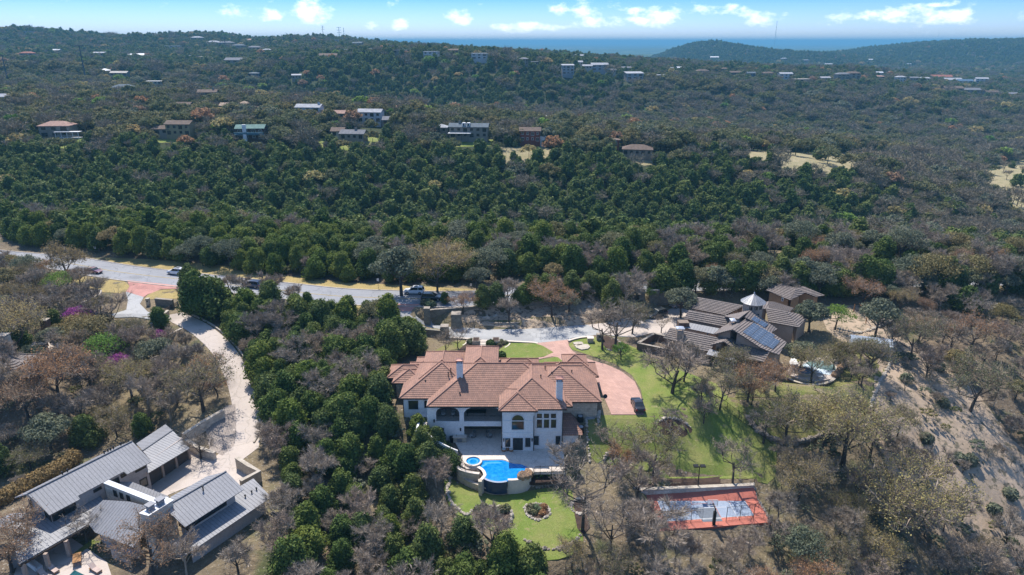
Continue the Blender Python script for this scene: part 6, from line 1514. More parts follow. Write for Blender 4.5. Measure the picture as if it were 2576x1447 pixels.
stone_line([P(*TC(x, y), 1.8) for x, y in ((1600,262),(1700,265),(1780,290),(1880,290),(1940,245))], 'curved limestone block edging at the right end of the terraced bed', 1.0, h=1.8)
stone_line([P(*TC(x, y), 2) for x, y in ((1980,215),(2040,245),(2120,255),(2230,245),(2300,225),(2370,170))], 'curving stone edging above the east drive', .9, h=2.0)
# gate piers and fountain
def pier(x, y, zt, w, label, cat='gate pier', mat=None, cap=True, zb=-.5):
    p = P(*TC(x, y), zt); e = empty('gate_pier', (p.x,p.y,0)); tag(e, label, cat); m_ = MB(); m_.add([(-w*.6,-w*.6,zb),(w*.6,-w*.6,zb),(w*.6,w*.6,zb),(-w*.6,w*.6,zb),(-w/2,-w/2,zt),(w/2,-w/2,zt),(w/2,w/2,zt),(-w/2,w/2,zt)], [(0,1,5,4),(1,2,6,5),(2,3,7,6),(3,0,4,7),(4,5,6,7)]); m_.build('shaft', mat or M['wall_stone'], e)
    if cap: m_ = MB(); m_.box(-w/2-.08,w/2+.08,-w/2-.08,w/2+.08,zt+.002,zt+.15); m_.build('cap_stone', M['ledge'], e)
    m_ = MB(); m_.box(-w/2-.22,-w/2-.02,-.1,.1,zt-1,zt-.55); m_.build('lantern', M['dark'], e)
pier(148,290,4.0,1.2,'left tapered stone gate pier beside the fountain wall'); pier(450,345,3.3,2.0,'broad stone gate pier right of the fountain wall'); pier(330,475,2.4,1.6,'stone gate pier with a flat cap on the south side of the entrance', zb=-2)
face_wall('gate_wall', [(130,500,1.6),(300,515,1.6)], 1.6, -2, .6, M['wall_stone'], 'low dark stone wall running west from the south gate pier')
fo = P(*TC(345,400), 0); e = empty('fountain', (fo.x,fo.y,0)); tag(e, 'stepped stone wall fountain between the two gate piers', 'fountain')
m_ = MB(); m_.box(-3,3,-.9,-.6,0,1.0); m_.build('basin_wall', M['wall_stone'], e); m_ = MB(); m_.box(-2.6,2.3,-.3,1.4,0,2.0); m_.build('back_wall', M['wall_stone'], e); m_ = MB(); m_.box(-2.7,2.4,-.4,1.5,2.003,2.12); m_.build('coping', M['ledge'], e); m_ = MB(); m_.box(-2.8,2.8,-.598,-.302,.3,.8); m_.build('trough', simple('wet_dark', (.06,.04,.035), None, 2, .4), e)
# walls at the steps down to the front door
face_wall('kerb_wall', [(375,588,.35),(560,600,.35),(670,606,.4)], .4, -.5, .35, M['cream_stone'], 'low cream wall along the drive left of the entrance steps', cap=M['coping'])
face_wall('kerb_wall', [(835,628,.4),(880,618,.4),(1000,628,.35),(1230,640,.2),(1290,650,.1)], .4, -.5, .35, M['cream_stone'], 'low cream wall along the drive right of the entrance steps', cap=M['coping'])
face_wall('kerb_wall', [(565,612,.3),(545,650,.2),(480,690,.1),(440,740,.1),(435,780,.1)], .4, -.5, .25, M['coping'], 'curved cream edging of the bed left of the front door')
face_wall('kerb_wall', [(1005,645,.3),(985,670,.2),(940,695,.15),(900,712,.1)], .4, -.5, .25, M['coping'], 'curved cream edging between the bed and the front lawn')
face_wall('kerb_wall', [(1605,622,.35),(1680,600,.4),(1760,586,.4),(1850,582,.4)], .4, -.5, .35, M['cream_stone'], 'low cream wall along the lawn at the drive fork', cap=M['coping'])
p = P(*TC(757,665), 0); e = empty('entrance_steps', (p.x,p.y,0)); tag(e, 'stone steps with brick risers between two square planters', 'steps')
for i in range(5): m_ = MB(); m_.box(-1.3,1.3,-1.4+i*.55,-.85+i*.55,-.3,.0+i*.12); m_.build('step', M['coping'], e)
for s in (-1,1): m_ = MB(); m_.box(s*2.1-.75,s*2.1+.75,-.4,1.6,-.3,.95); pl_ = m_.build('planter', M['cream_stone'], e); m_ = MB(); m_.box(s*2.1-.6,s*2.1+.6,-.25,1.45,.953,1.0); m_.build('soil', M['mulch'], pl_)
p = P(*TC(1833,600), .9); e = empty('stone_pillar', (p.x,p.y,0)); tag(e, 'square limestone pillar at the end of the low cream wall', 'pillar'); m_ = MB(); m_.box(-.6,.6,-.6,.6,-.2,1.0); m_.build('shaft', M['cream_stone'], e); m_ = MB(); m_.box(-.7,.7,-.7,.7,1.003,1.15); m_.build('cap_stone', M['coping'], e)
p = P(*TC(1930,575), 1); e = empty('stone_mailbox', (p.x,p.y,0)); tag(e, 'dark stone letterbox pillar behind the limestone pillar', 'letterbox'); m_ = MB(); m_.box(-.7,.7,-.5,.5,0,1.5); m_.build('shaft', M['ledge'], e); m_ = MB(); m_.box(-.3,.3,-.53,-.503,.8,1.1); m_.build('door', M['dark'], e)
# west entrance walls and gate
zwall('retaining_wall', [(560,790,2.9),(620,770,3.0),(700,740,3.2),(760,730,3.4)], 3, .35, M['limestone'], 'upper pale terrace wall beside the west entrance', 1.5, None, UC)
zwall('retaining_wall', [(580,850,2.6),(680,805,2.8),(745,770,3),(760,740,3.2)], 3, .35, M['cream_stone'], 'lower pale terrace wall beside the west entrance', 1, M['limestone'], UC)
zwall('estate_wall', [(1170,800,4.2),(1300,812,4.2)], 4, .6, M['wall_stone'], 'green-grey stone wall panel behind the west mailbox pillar', 1, M['ledge'], UC)
zwall('estate_wall', [(1140,990,2.9),(1265,890,3.2)], 3, .5, M['cream_stone'], 'cream stone wall carrying the west gate', 0, M['limestone'], UC)
zwall('planter_wall', [(1265,1075,1.2),(1380,1015,1.2),(1290,990,1.2)], 1.2, .35, M['cream_stone'], 'angular cream planter wall beside the head of the estate drive', -1.5, M['coping'], UC)
a, b = P(*UC(1230,905), 2.4), P(*UC(1340,845), 2.6); e = empty('driveway_gate', a); tag(e, 'brown slatted driveway gate across the head of the estate drive', 'gate')
m_ = MB()
for k in range(8): m_.bar(a+Vector((0,0,-1.5+k*.28)), b+Vector((0,0,-1.5+k*.28)), .05, .16)
m_.build('slats', M['darkwood'], e)
for q in (a, b): m_ = MB(); m_.bar(q+Vector((0,0,-2)), q+Vector((0,0,.7)), .2); m_.build('post', M['stucco_tan'], e)
adopt(e)
def brick_post(u, v, z, label, h=1.6, w=.7, mat=None):
    p = P(u, v, z); e = empty('mailbox_pillar', (p.x,p.y,z)); tag(e, label, 'pillar'); m_ = MB(); m_.box(-w/2,w/2,-w/2,w/2,-.5,h); m_.build('shaft', mat or M['cream_stone'], e); m_ = MB(); m_.box(-w/2-.07,w/2+.07,-w/2-.07,w/2+.07,h+.003,h+.12); m_.build('cap_stone', M['limestone'], e); m_ = MB(); m_.box(-.15,.15,-w/2-.03,-w/2-.003,h*.6,h*.8); m_.build('plaque', M['dark'], e)
brick_post(374,768,2.5,'cream stone mailbox pillar at the west entrance'); brick_post(118,828,1.0,'dark brick gate pillar beside the far west drive', 2.2, 1.4, M['brick_brown']); brick_post(243,808,1.8,'weathered stone pillar half hidden by leafless trees', 1.8, .9)
setting('villa_drive', PP([(60,895),(75,865),(105,850),(118,838),(150,845),(152,860),(135,880),(120,905),(60,905)], .2), M['concrete'], .12, 1.5)
def sign(u, v, h, label, z=ROAD_Z, col='trim'):
    p = hit(u, v); e = empty('road_sign', p); tag(e, label, 'sign'); m_ = MB(); m_.bar((0,0,-.3),(0,0,h),.06); m_.build('post', M['dark'], e); m_ = MB(); m_.box(-.25,.25,-.05,-.032,h-.7,h); m_.build('sign_plate', M[col], e)
sign(242,640,2.4,'small white road sign in front of the cedars at the far left'); sign(655,693,1.0,'low white marker sign on the dry verge'); sign(952,726,2.6,'white road sign on the verge before the parked-looking white car')
sign(1185,725,1.2,'small blue-white marker sign at the foot of the dark rocks')
# solar / sheds at the far right: the half roofed pavilion and timber frame
p = hit(2195,800); e = empty('timber_frame', p); tag(e, 'unfinished timber frame on the bare ground north of the east garden', 'frame')
for i in range(5): m_ = MB(); m_.bar((-3+i*1.5,-3,2.2),(-2+i*1.5,3,2.4),.14); m_.build('beam', M['wood'], e)
for sx in (-3,3):
    for sy in (-3,3): m_ = MB(); m_.bar((sx,sy,-.5),(sx,sy,2.2),.16); m_.build('post', M['wood'], e)
p = hit(2190,878); e = empty('greenhouse', p, R(-18)); tag(e, 'pale glass greenhouse on the slope east of the tan house', 'greenhouse')
m_ = MB(); m_.box(-4,3.5,-1.5,1.5,-1,1.6); m_.build('wall', simple('glazing', (.45,.50,.54), None, 1, .25), e); r_ = Roof(); r_.slope([Vector((-4.2,-1.8,1.6)),Vector((3.7,-1.8,1.6)),Vector((3.7,0,2.7)),Vector((-4.2,0,2.7))],'metal',seam=.9); r_.slope([Vector((3.7,1.8,1.6)),Vector((-4.2,1.8,1.6)),Vector((-4.2,0,2.7)),Vector((3.7,0,2.7))],'metal',seam=.9); r_.build('roof', simple('pale_glass_roof', (.50,.55,.60), None, 1, .3), e)
# pool of the east house
ep = empty('garden_pool', P(2040,930,-2)); tag(ep, 'pale freeform pool with a small raised spa beside the tan house', 'pool')
RP = lambda lst, z: [P(*RC(x, y), z) for x, y in lst]
setting('east_pool_deck', RP([(1850,1100),(1900,1020),(1980,990),(2080,960),(2300,930),(2480,960),(2520,1000),(2400,1180),(2200,1215),(2000,1190),(1900,1150)], -1.6), M['concrete'], .05, 1.2, zfun=lambda x, y: np.full(np.shape(x), -1.7), skirt=2)
def fl2(nm, lst, z, mt): o = flat(nm, lst, z, mt, ep, RP); return o
fl2('water', [(2010,1040),(2060,1010),(2150,1050),(2330,1100),(2420,1090),(2340,1145),(2200,1120),(2080,1075)], -1.62, simple('pale_water', (.62,.70,.74), (.50,.60,.66), .3, .15)); fl2('deep_water', [(2060,1008),(2120,985),(2280,985),(2400,1030),(2420,1085),(2330,1098),(2150,1048)], -1.616, simple('green_water', (.18,.27,.27), None, 1, .15))
m_ = MB(); m_.tube([(P(*RC(2060,1120),-1.6).x, P(*RC(2060,1120),-1.6).y, -1.9), (P(*RC(2060,1120),-1.6).x, P(*RC(2060,1120),-1.6).y, -1.1)], [1.85,1.85], 20); m_.build('spa_wall', M['cream_stone'], ep)
m_ = MB(); q = P(*RC(2060,1120),-1.6); m_.tube([(q.x,q.y,-1.12),(q.x,q.y,-1.08)], [1.45,1.45], 20); m_.build('spa_water', M['deep_tile'], ep); adopt(ep)
zwall('retaining_wall', [(1870,1180,-1.6),(1950,1215,-1.6),(2100,1250,-1.6),(2250,1245,-1.6),(2350,1215,-1.6),(2400,1180,-1.6)], -1.6, .4, M['brick_brown'], 'curved brown wall holding the pool deck of the tan house', -5, M['limestone'], RC)
stone_line([P(*RC(x, y), -1.6) for x, y in ((2400,1150),(2440,1100),(2480,1050),(2500,1000))], 'stacked brown boulders at the right end of the pale pool', 1.3, 2, .5, mat=M['boulder'])
for i, (x, y) in enumerate(((2225,1195),(2180,1140))):
    q = P(*RC(x, y), -1.6); m_ = MB(); m_.tube([(q.x,q.y,-1.65),(q.x,q.y,-1.3),(q.x,q.y,-.85)], [.25,.35,.5], 12); tag(m_.build('planter_pot', M['cushion']), ('large round' if i == 0 else 'small')+' pale plant pot on the deck of the pale pool', 'pot')
tarp = [RP([(x, y)], -1.3)[0] + Vector((0,0,rr.uniform(0,.5))) for x, y in ((1880,1000),(1920,930),(1990,940),(1960,1000),(1990,1030),(1900,1050),(1930,980))]
tag(mesh_obj('plastic_sheeting', tarp, [(0,1,6),(1,2,6),(2,3,6),(3,4,6),(4,5,6),(5,0,6)], M['trim']), 'crumpled white plastic sheeting on the terrace beside the pale pool', 'sheeting')
stone_line(V_([(2250,860),(2243,885),(2240,910),(2230,935),(2213,960),(2205,985),(2195,1000),(2190,1032)]), 'long line of pale stones down the east side of the dry yard', .8)
stone_line(V_([(1880,1055),(1910,1090),(1945,1108),(1990,1118),(2040,1108),(2070,1098),(2120,1098),(2150,1080)]), 'curved grey stone wall at the foot of the lower yard', .8, 2, .35, mat=M['ledge'])
stone_line(V_([(2255,800),(2215,822),(2160,838),(2110,828)]), 'stone edging below the bare ground north of the yard', .8)
fence('wire_fence', V_([(1800,1010),(1850,1050),(1900,1085),(1945,1120)]), 1.5, 'thin wire fence crossing the lawn below the leaning trees', .6, 2.5, mesh=True)
# ------------------------------------------------------------------ vehicles
def paint(name, c, r=.28):
    m, nt, b = newmat(name); b.inputs['Base Color'].default_value = c4(c); b.inputs['Roughness'].default_value = r; b.inputs['Metallic'].default_value = .0; b.inputs['Coat Weight'].default_value = .6; b.inputs['Coat Roughness'].default_value = .08; return m
PAINTS = {'white': paint('white_paint', (.72,.72,.73)), 'black': paint('black_paint', (.012,.012,.014)), 'dark': paint('dark_grey_paint', (.035,.04,.045)), 'red': paint('red_paint', (.11,.012,.025)), 'blue': paint('blue_paint', (.025,.045,.10)), 'silver': paint('silver_paint', (.35,.36,.38)), 'tan': paint('champagne_paint', (.30,.22,.19))}
M['rubber'] = simple('rubber', (.02,.02,.02), None, 2, .9); M['rim'] = simple('alloy', (.45,.45,.46), None, 2, .3, 0, .9)
lampm, _, lb0 = newmat('lamp_glass'); lb0.inputs['Base Color'].default_value = (.7,.7,.72,1); lb0.inputs['Roughness'].default_value = .1
tailm, _, lb1 = newmat('tail_lamp'); lb1.inputs['Base Color'].default_value = (.30,.01,.01,1); lb1.inputs['Roughness'].default_value = .2
def loft(sections, mat, name, parent, mb=None):
    """body from cross sections: (x, half width, z low, z high, half width at top)"""
    m_ = MB(); n = len(sections); vs = []
    for x, w, z0, z1, wt in sections: vs += [(x,-w*.94,z0),(x,-w,z0+(z1-z0)*.35),(x,-w*.985,z0+(z1-z0)*.75),(x,-wt,z1),(x,wt,z1),(x,w*.985,z0+(z1-z0)*.75),(x,w,z0+(z1-z0)*.35),(x,w*.94,z0)]
    fs = [tuple(range(8))[::-1], tuple(8*(n-1)+k for k in range(8))]
    for i in range(n-1):
        for k in range(8): fs.append((8*i+k, 8*i+(k+1) % 8, 8*i+8+(k+1) % 8, 8*i+8+k))
    m_.add(vs, fs); o = m_.build(name, mat, parent, smooth=False)
    b = o.modifiers.new('bevel', 'BEVEL'); b.width = .05; b.segments = 2; b.limit_method = 'ANGLE'; b.angle_limit = .5
    return o
def car(kind, x, y, z, rz, col, label, L=None, group='cars and sport utility vehicles'):
    e = empty('car', (x, y, z), rz); tag(e, label, 'car', group)
    if kind == 'suv': L = L or 5.0; W, Ht, hood, belt = .97, 1.80, 1.08, 1.12
    else: L = L or 4.8; W, Ht, hood, belt = .92, 1.45, .90, .95
    h = L/2
    loft([(-h,W*.86,.42,belt-.12,W*.74),(-h+.15,W*.97,.32,belt,W*.84),(-h+.9,W,.26,belt+.02,W*.90),(0,W,.24,belt,W*.92),(h-1.35,W,.26,hood,W*.88),(h-.45,W*.96,.28,hood-.1,W*.80),(h-.08,W*.86,.36,hood-.26,W*.70),(h,W*.78,.42,hood-.36,W*.62)], PAINTS[col], 'body', e)
    # glasshouse and roof
    rb = -h+.12 if kind == 'suv' else -h+.75; rf_ = h-1.45; rt0 = rb+(.35 if kind == 'suv' else .85); rt1 = rf_-.85
    g = MB(); wt = W*.78; wb = W*.90; zb, zt = belt-.02, Ht-.07
    g.add([(rb,-wb,zb),(rf_,-wb,zb-.05),(rf_,wb,zb-.05),(rb,wb,zb),(rt0,-wt,zt),(rt1,-wt,zt),(rt1,wt,zt),(rt0,wt,zt)], [(0,1,5,4),(1,2,6,5),(2,3,7,6),(3,0,4,7),(4,5,6,7)]); g.build('windows', M['glass'], e)
    r_ = MB(); r_.add([(rt0-.06,-wt-.02,zt+.003),(rt1+.06,-wt-.02,zt+.003),(rt1+.06,wt+.02,zt+.003),(rt0-.06,wt+.02,zt+.003),(rt0+.12,-wt*.86,Ht),(rt1-.1,-wt*.86,Ht),(rt1-.1,wt*.86,Ht),(rt0+.12,wt*.86,Ht)], [(0,3,2,1),(0,1,5,4),(1,2,6,5),(2,3,7,6),(3,0,4,7),(4,5,6,7)])
    for xx in ([rt0, (rt0+rt1)/2-.2, rt1] if kind == 'suv' else [(rt0+rt1)/2]):
        for s in (-1,1):
            t = 0; lean = (rb-rt0 if xx == rt0 else (rf_-rt1 if xx == rt1 else 0)); r_.bar((xx+lean, s*(wb+.005), zb), (xx, s*(wt+.01), zt+.01), .09, .05)
    r_.build('roof', PAINTS[col], e)
    if kind == 'suv':
        for s in (-1,1): q = MB(); q.bar((rt0+.2,s*wt*.88,Ht+.05),(rt1-.2,s*wt*.88,Ht+.05),.04); q.build('roof_rail', M['rim'], e)
    if kind == 'suv' and col == 'white': q = MB(); q.box((rt0+rt1)/2, rt1-.3, -.35, .35, Ht+.002, Ht+.012); q.build('sunroof', M['glass'], e)
    for sx, nm in ((h-.98, 'f'), (-h+1.0, 'r')):
        for s in (-1, 1):
            w = MB(); w.tube([(sx,s*(W-.20),.36),(sx,s*(W+.015),.36)], [.37,.37], 18); wo = w.build('wheel', M['rubber'], e); w = MB(); w.tube([(sx,s*(W+.016),.36),(sx,s*(W+.03),.36)], [.24,.22], 14); w.build('wheel_rim', M['rim'], wo)
    for s in (-1,1):
        q = MB(); q.box(h-.16,h+.005,s*W*.62-.2,s*W*.62+.2,hood-.5,hood-.33); q.build('headlight', lampm, e); q = MB(); q.box(-h-.01,-h+.12,s*W*.74-.13,s*W*.74+.13,belt-.38,belt-.12); q.build('tail_light', tailm, e); q = MB(); q.box(rf_-.15,rf_+.02,s*(W+.1)-.11,s*(W+.1)+.11,belt-.02,belt+.14); q.build('wing_mirror', PAINTS[col], e)
    q = MB(); q.box(h-.06,h+.012,-.42,.42,.45,hood-.42); q.build('grille', M['dark'], e); q = MB(); q.box(h-1.2,h-.99,0,0.01,0,0.01)
    return e
road_dir = lambda u, v: (P(u+30, v+3.2, ROAD_Z)-P(u-30, v-3.2, ROAD_Z))
def road_car(kind, u, v, col, label, rev=False, L=None):
    p = P(u, v, ROAD_Z+.07); best = min(range(len(road_s)-1), key=lambda i: (road_s[i]-p).length); d = road_s[best+1]-road_s[best]; a = math.atan2(d.y, d.x) + (math.pi if rev else 0)
    car(kind, p.x, p.y, ROAD_Z+.07, a, col, label, L)
road_car('suv', 447, 690, 'white', 'long white sport utility vehicle driving left on the road above the red entrance', True, 5.6)
road_car('suv', 1042, 738, 'white', 'white sport utility vehicle on the far lane near the east entrance', True)
road_car('suv', 1087, 755, 'black', 'black sport utility vehicle on the near lane by the round cedar', False)
road_car('suv', 635, 722, 'blue', 'dark blue car on the road half hidden behind leafless trees', True)
road_car('car', 45, 661, 'dark', 'dark car at the far left end of the road', True)
road_car('car', 238, 686, 'red', 'dark red car on the near lane beside the spreading oak', False)
p = P(1604, 1024, 0.06); car('car', p.x, p.y, .063, R(92), 'black', 'black saloon car parked at the right edge of the pink brick driveway')
p = P(*RC(365, 475), .1); car('suv', p.x, p.y, .08, R(208), 'dark', 'dark sport utility vehicle parked on the pale drive west of the tan house')
p = P(*RC(615, 350), .3); car('car', p.x, p.y, .08, R(208), 'tan', 'pinkish tan car half hidden by a grey-green tree behind the dark parked vehicle')
p = P(108, 868, .3); car('car', p.x, p.y, .34, R(-52), 'dark', 'dark grey car parked on the villa drive behind a cedar')
p = P(872, 812, .3); car('car', p.x, p.y, h1(p.x, p.y)+.02, R(5), 'white', 'white car mostly hidden among the cedars west of the gate')

# ------------------------------------------------------------------ pylons, poles and masts
M['steel_pole'] = simple('pylon_steel', (.05,.065,.08), None, 1, .6)
def pylon(u, vb, vt, label, arms=3, w=None, group='power pylons on the left hills', thin=False):
    p = hit(u, vb); r = ray(u, vt); zt = CAM_H + r.z*p.y/r.y; h = zt-p.z; w = w or h*.12
    e = empty('power_pylon' if arms else 'radio_mast', p); tag(e, label, 'pylon' if arms else 'mast', group if arms else None)
    m_ = MB(); m_.tube([(0,0,-2),(0,0,h)], [h*(.024 if not thin else .008), h*(.011 if not thin else .005)], 7); m_.build('pole', M['steel_pole'], e)
    for k in range(arms): z = h*(.97-.13*k); m_ = MB(); m_.bar((-w,0,z+.3),(w,0,z+.3),h*.014); [m_.bar((s*w*.95,0,z+.3),(s*w*.95,0,z-h*.02),h*.009) for s in (-1,1)]; m_.build('crossarm', M['steel_pole'], e)
    return p, h
PY = [(24,220,138,'leftmost tall steel power pylon at the picture edge',4),(218,210,113,'tall steel power pylon standing left of the white-roofed houses',4),(570,138,80,'steel power pylon rising over the crest above the pale houses',4),(684,132,92,'smaller power pylon in the gap right of the tallest crest',3),(748,106,88,'tiny power pylon between the two crests',3),(814,100,65,'tall power pylon alone on the skyline of the hill',3),(854,96,68,'power pylon on the skyline next to the radio mast',3)]
for a in PY: pylon(*a)
pylon(866, 96, 70, 'lattice radio mast on the flat roofed crest building', 0); pylon(2359, 100, 82, 'thin mast on the far right hill', 0, thin=True); pylon(1948, 112, 53, 'very thin tall mast against the clouds on the right', 0, thin=True); pylon(194, 104, 88, 'short mast on the far left crest', 0, thin=True)
M['pole_wood'] = simple('pole_wood', (.07,.055,.045), None, 1, .9)
for u, vb, vt, lb in ((652,292,249,'wooden utility pole left of the tan roofs on the ridge'),(724,270,240,'wooden utility pole by the brown roofed house on the ridge'),(788,306,276,'wooden utility pole beside the white gabled house'),(1264,296,272,'wooden utility pole right of the long tan roof'),(1360,300,282,'wooden utility pole behind the white metal roof')):
    p = hit(u, vb); r = ray(u, vt); h = CAM_H + r.z*p.y/r.y - p.z; e = empty('utility_pole', p); tag(e, lb, 'pole'); m_ = MB(); m_.tube([(0,0,-1),(0,0,h)], [.2,.14], 6); m_.build('pole', M['pole_wood'], e); m_ = MB(); m_.bar((-1.2,0,h-.6),(1.2,0,h-.6),.14); m_.build('crossarm', M['pole_wood'], e)

# ------------------------------------------------------------------ houses on the ridge and the hills
HC = {}
def hmat(kind, c):
    k = (kind, c)
    if k not in HC: HC[k] = simple(kind, tuple(x*.8 for x in c) if kind == 'house_wall' else c, tuple(x*.66 for x in c), .8, .85, 0, 0, .2) if kind != 'house_roof_metal' else simple(kind, c, tuple(x*.9 for x in c), .3, .45, 0, .2, .4)
    return HC[k]
COLR = {'white': (.66,.65,.63), 'grey': (.20,.20,.21), 'darkgrey': (.10,.10,.11), 'brown': (.17,.12,.09), 'tan': (.42,.31,.22), 'green': (.16,.26,.22), 'terracotta': (.34,.13,.085), 'brick': (.25,.075,.05), 'yellow': (.42,.33,.18), 'cream': (.58,.52,.44), 'wood': (.11,.055,.035), 'pink': (.42,.26,.20), 'stone': (.34,.29,.23), 'blue': (.10,.17,.25), 'slate': (.13,.16,.18), 'palegrey': (.42,.42,.43)}
HOUSE_DISCS = []
def house(u, v, wpx, st, roof, rc, wc, label, rz=0, dr=.6, nx=4, chim=None, group=None, extra=None, hs=2.9, z_up=0):
    p = hit(u, v); dep = p.y*math.cos(PITCH)+(CAM_H-p.z)*math.sin(PITCH); w = wpx*dep/FOCAL; d = max(7, w*dr); d = min(d, 16); h = st*hs; far = p.y > 560
    z_up = z_up or (4.0 if p.y > 700 else (2.8 if far else (2.4 if p.y > 300 else 0))); e = empty('house', (p.x, p.y+d/2, p.z+z_up), R(rz)); tag(e, label, 'house', group); HOUSE_DISCS.append((p.x, p.y+d/2, max(w, d)*.62+2))
    m_ = MB(); m_.box(-w/2, w/2, -d/2, d/2, -12, h); wl_ = m_.build('wall', hmat('house_wall', COLR[wc]), e)
    r_ = Roof(); o = .6; ov = []; x0, x1, y0, y1 = -w/2-o, w/2+o, -d/2-o, d/2+o
    k = 'metal' if rc in ('white',) and not far else 'plain'
    def sl(poly):
        poly = ccw([Vector(q) for q in poly]); n = len(poly); r_.face(poly, [(q.x, q.y) for q in poly]); low = [q-Vector((0,0,.22)) for q in poly]; r_.face(low[::-1], [(0,0)]*n)
        for i in range(n): r_.face([low[i], low[(i+1) % n], poly[(i+1) % n], poly[i]], [(0,0)]*4)
    if roof == 'gable':
        zr = h + (d/2+o)*.42; sl([(x0,y0,h+.05),(x1,y0,h+.05),(x1,0,zr),(x0,0,zr)]); sl([(x1,y1,h+.05),(x0,y1,h+.05),(x0,0,zr),(x1,0,zr)])
        g = MB(); g.add([(-w/2,-d/2,h+.002),(-w/2,d/2,h+.002),(-w/2,0,zr-.3),(w/2,-d/2,h+.002),(w/2,d/2,h+.002),(w/2,0,zr-.3)], [(0,1,2),(3,5,4)]); g.build('gable_end', hmat('house_wall', COLR[wc]), e)
    elif roof == 'hip':
        a = min(w, d)/2+o; zr = h + a*.42
        if w >= d: sl([(x0,y0,h+.05),(x1,y0,h+.05),(x1-a,0,zr),(x0+a,0,zr)]); sl([(x1,y1,h+.05),(x0,y1,h+.05),(x0+a,0,zr),(x1-a,0,zr)]); sl([(x0,y1,h+.05),(x0,y0,h+.05),(x0+a,0,zr)]); sl([(x1,y0,h+.05),(x1,y1,h+.05),(x1-a,0,zr)])
        else: sl([(x0,y0,h+.05),(x1,y0,h+.05),(0,y0+a,zr)]); sl([(x1,y1,h+.05),(x0,y1,h+.05),(0,y1-a,zr)]); sl([(x0,y1,h+.05),(x0,y0,h+.05),(0,y0+a,zr),(0,y1-a,zr)]); sl([(x1,y0,h+.05),(x1,y1,h+.05),(0,y1-a,zr),(0,y0+a,zr)])
    elif roof == 'shed': sl([(x0,y0,h+.3),(x1,y0,h+.3),(x1,y1,h+d*.16+.3),(x0,y1,h+d*.16+.3)])
    else: sl([(x0,y0,h+.35),(x1,y0,h+.35),(x1,y1,h+.35),(x0,y1,h+.35)])
    r_.build('roof', hmat('house_roof_metal' if rc == 'white' else 'house_roof', COLR[rc]), e)
    for s in range(st):
        for i in range(nx):
            ww_ = w/nx*(.45 if (i+s) % 3 else .62); xx = -w/2 + w*(i+.5)/nx; zz = s*hs + (.9 if (i+s) % 3 else .35); hh_ = (1.4 if (i+s) % 3 else 2.0)
            if far: q = MB(); q.box(xx-ww_/2, xx+ww_/2, -d/2-.06, -d/2-.01, zz, zz+hh_); q.build('window', M['glass'], e)
            else: window_at(e, Vector((xx-ww_/2, -d/2, zz)), Vector((1,0,0)), Vector((0,-1,0)), ww_, hh_, 2 if ww_ > 1.2 else 1, 1, False, .1, None, M['trim'] if (wc in ('brick','wood')) else M['darkwood'])
    if chim is not None: chimney(e, w*chim, 0, h-.5, h+(d/2)*.42+1.1, 1.2, 1.0, hmat('chimney_brick', COLR['cream' if wc == 'wood' else wc]), M['dark'], .3)
    if extra: extra(e, w, d, h)
    return e
def porch(e, w, d, h):
    m_ = MB(); m_.box(w*.1, w*.95, -d/2-3.4, -d/2-.05, 2.9, 3.1); m_.build('porch_roof', M['trim'], e)
    for i in range(5): m_ = MB(); xx = w*.14+i*w*.19; m_.box(xx-.1,xx+.1,-d/2-3.3,-d/2-3.1,-3,2.9); m_.build('porch_post', M['trim'], e)
    m_ = MB(); m_.box(w*.12,w*.93,-d/2-3.4,-d/2-.06,-.2,.05); m_.bar((w*.12,-d/2-3.35,1.0),(w*.93,-d/2-3.35,1.0),.12); m_.build('porch_deck', M['trim'], e)
def deck(e, w, d, h):
    m_ = MB(); m_.box(-w/2-.5,w/2+.3,-d/2-2.2,-d/2-.05,2.6,2.8); m_.bar((-w/2-.5,-d/2-2.15,3.6),(w/2+.3,-d/2-2.15,3.6),.5,.9); m_.build('balcony', hmat('teal_paint', (.12,.22,.25)), e)
    m_ = MB(); m_.box(-w*.22,-w*.10,-d/2-2.3,-d/2-.8,-2,h+2.2); m_.build('chimney', M['trim'], e)
def dormers(e, w, d, h):
    for xx in (-w*.12, w*.0): m_ = MB(); m_.box(xx-.8,xx+.8,-d/2+.2,-d/2+3,h+.2,h+2.2); m_.build('dormer', M['trim'], e); q = MB(); q.box(xx-.4,xx+.4,-d/2+.12,-d/2+.19,h+.6,h+1.8); q.build('window', M['glass'], e)
    m_ = MB(); m_.box(-w/2-.3,w*.08,-d/2-4,-d/2-.05,2.7,2.9); m_.build('awning', M['trim'], e)
    for i in range(4): m_ = MB(); xx = -w/2+i*w*.17; m_.box(xx-.08,xx+.08,-d/2-3.9,-d/2-3.7,-1,2.699); m_.build('awning_post', M['darkwood'], e)
def french(e, w, d, h):
    m_ = MB(); m_.box(w/2+.05,w/2+2.8,-d/2+1,d/2,-3,2.4); m_.build('side_wing', M['trim'], e); m_ = MB(); m_.box(w/2+.0,w/2+3.2,-d/2+.6,d/2,2.41,2.6); m_.build('side_roof', M['trim'], e)
RG = 'houses along the ridge beyond the valley'
house(140,357,72,2,'hip','pink','stone','tan two-storey brick house with a white screened porch on the ridge, far left',4,.6,3,extra=porch)
house(452,352,62,2,'gable','brown','yellow','yellow-tan two-storey house with a brown roof behind a split rail fence',-4,.55,4); house(408,350,40,1,'gable','brown','stone','low tan single-storey wing left of the yellow-tan house',-4,.7,2)
house(631,363,68,2,'gable','green','wood','dark timber house with a green roof, a white chimney and a balcony',5,.5,4,extra=deck)
house(888,362,60,1,'gable','grey','stone','low grey roofed stone house with a cluttered terrace on the ridge',-6,.6,4,chim=.1); house(850,355,30,1,'gable','brown','cream','small brown and white cottage left of the low stone house',0,.8,2)
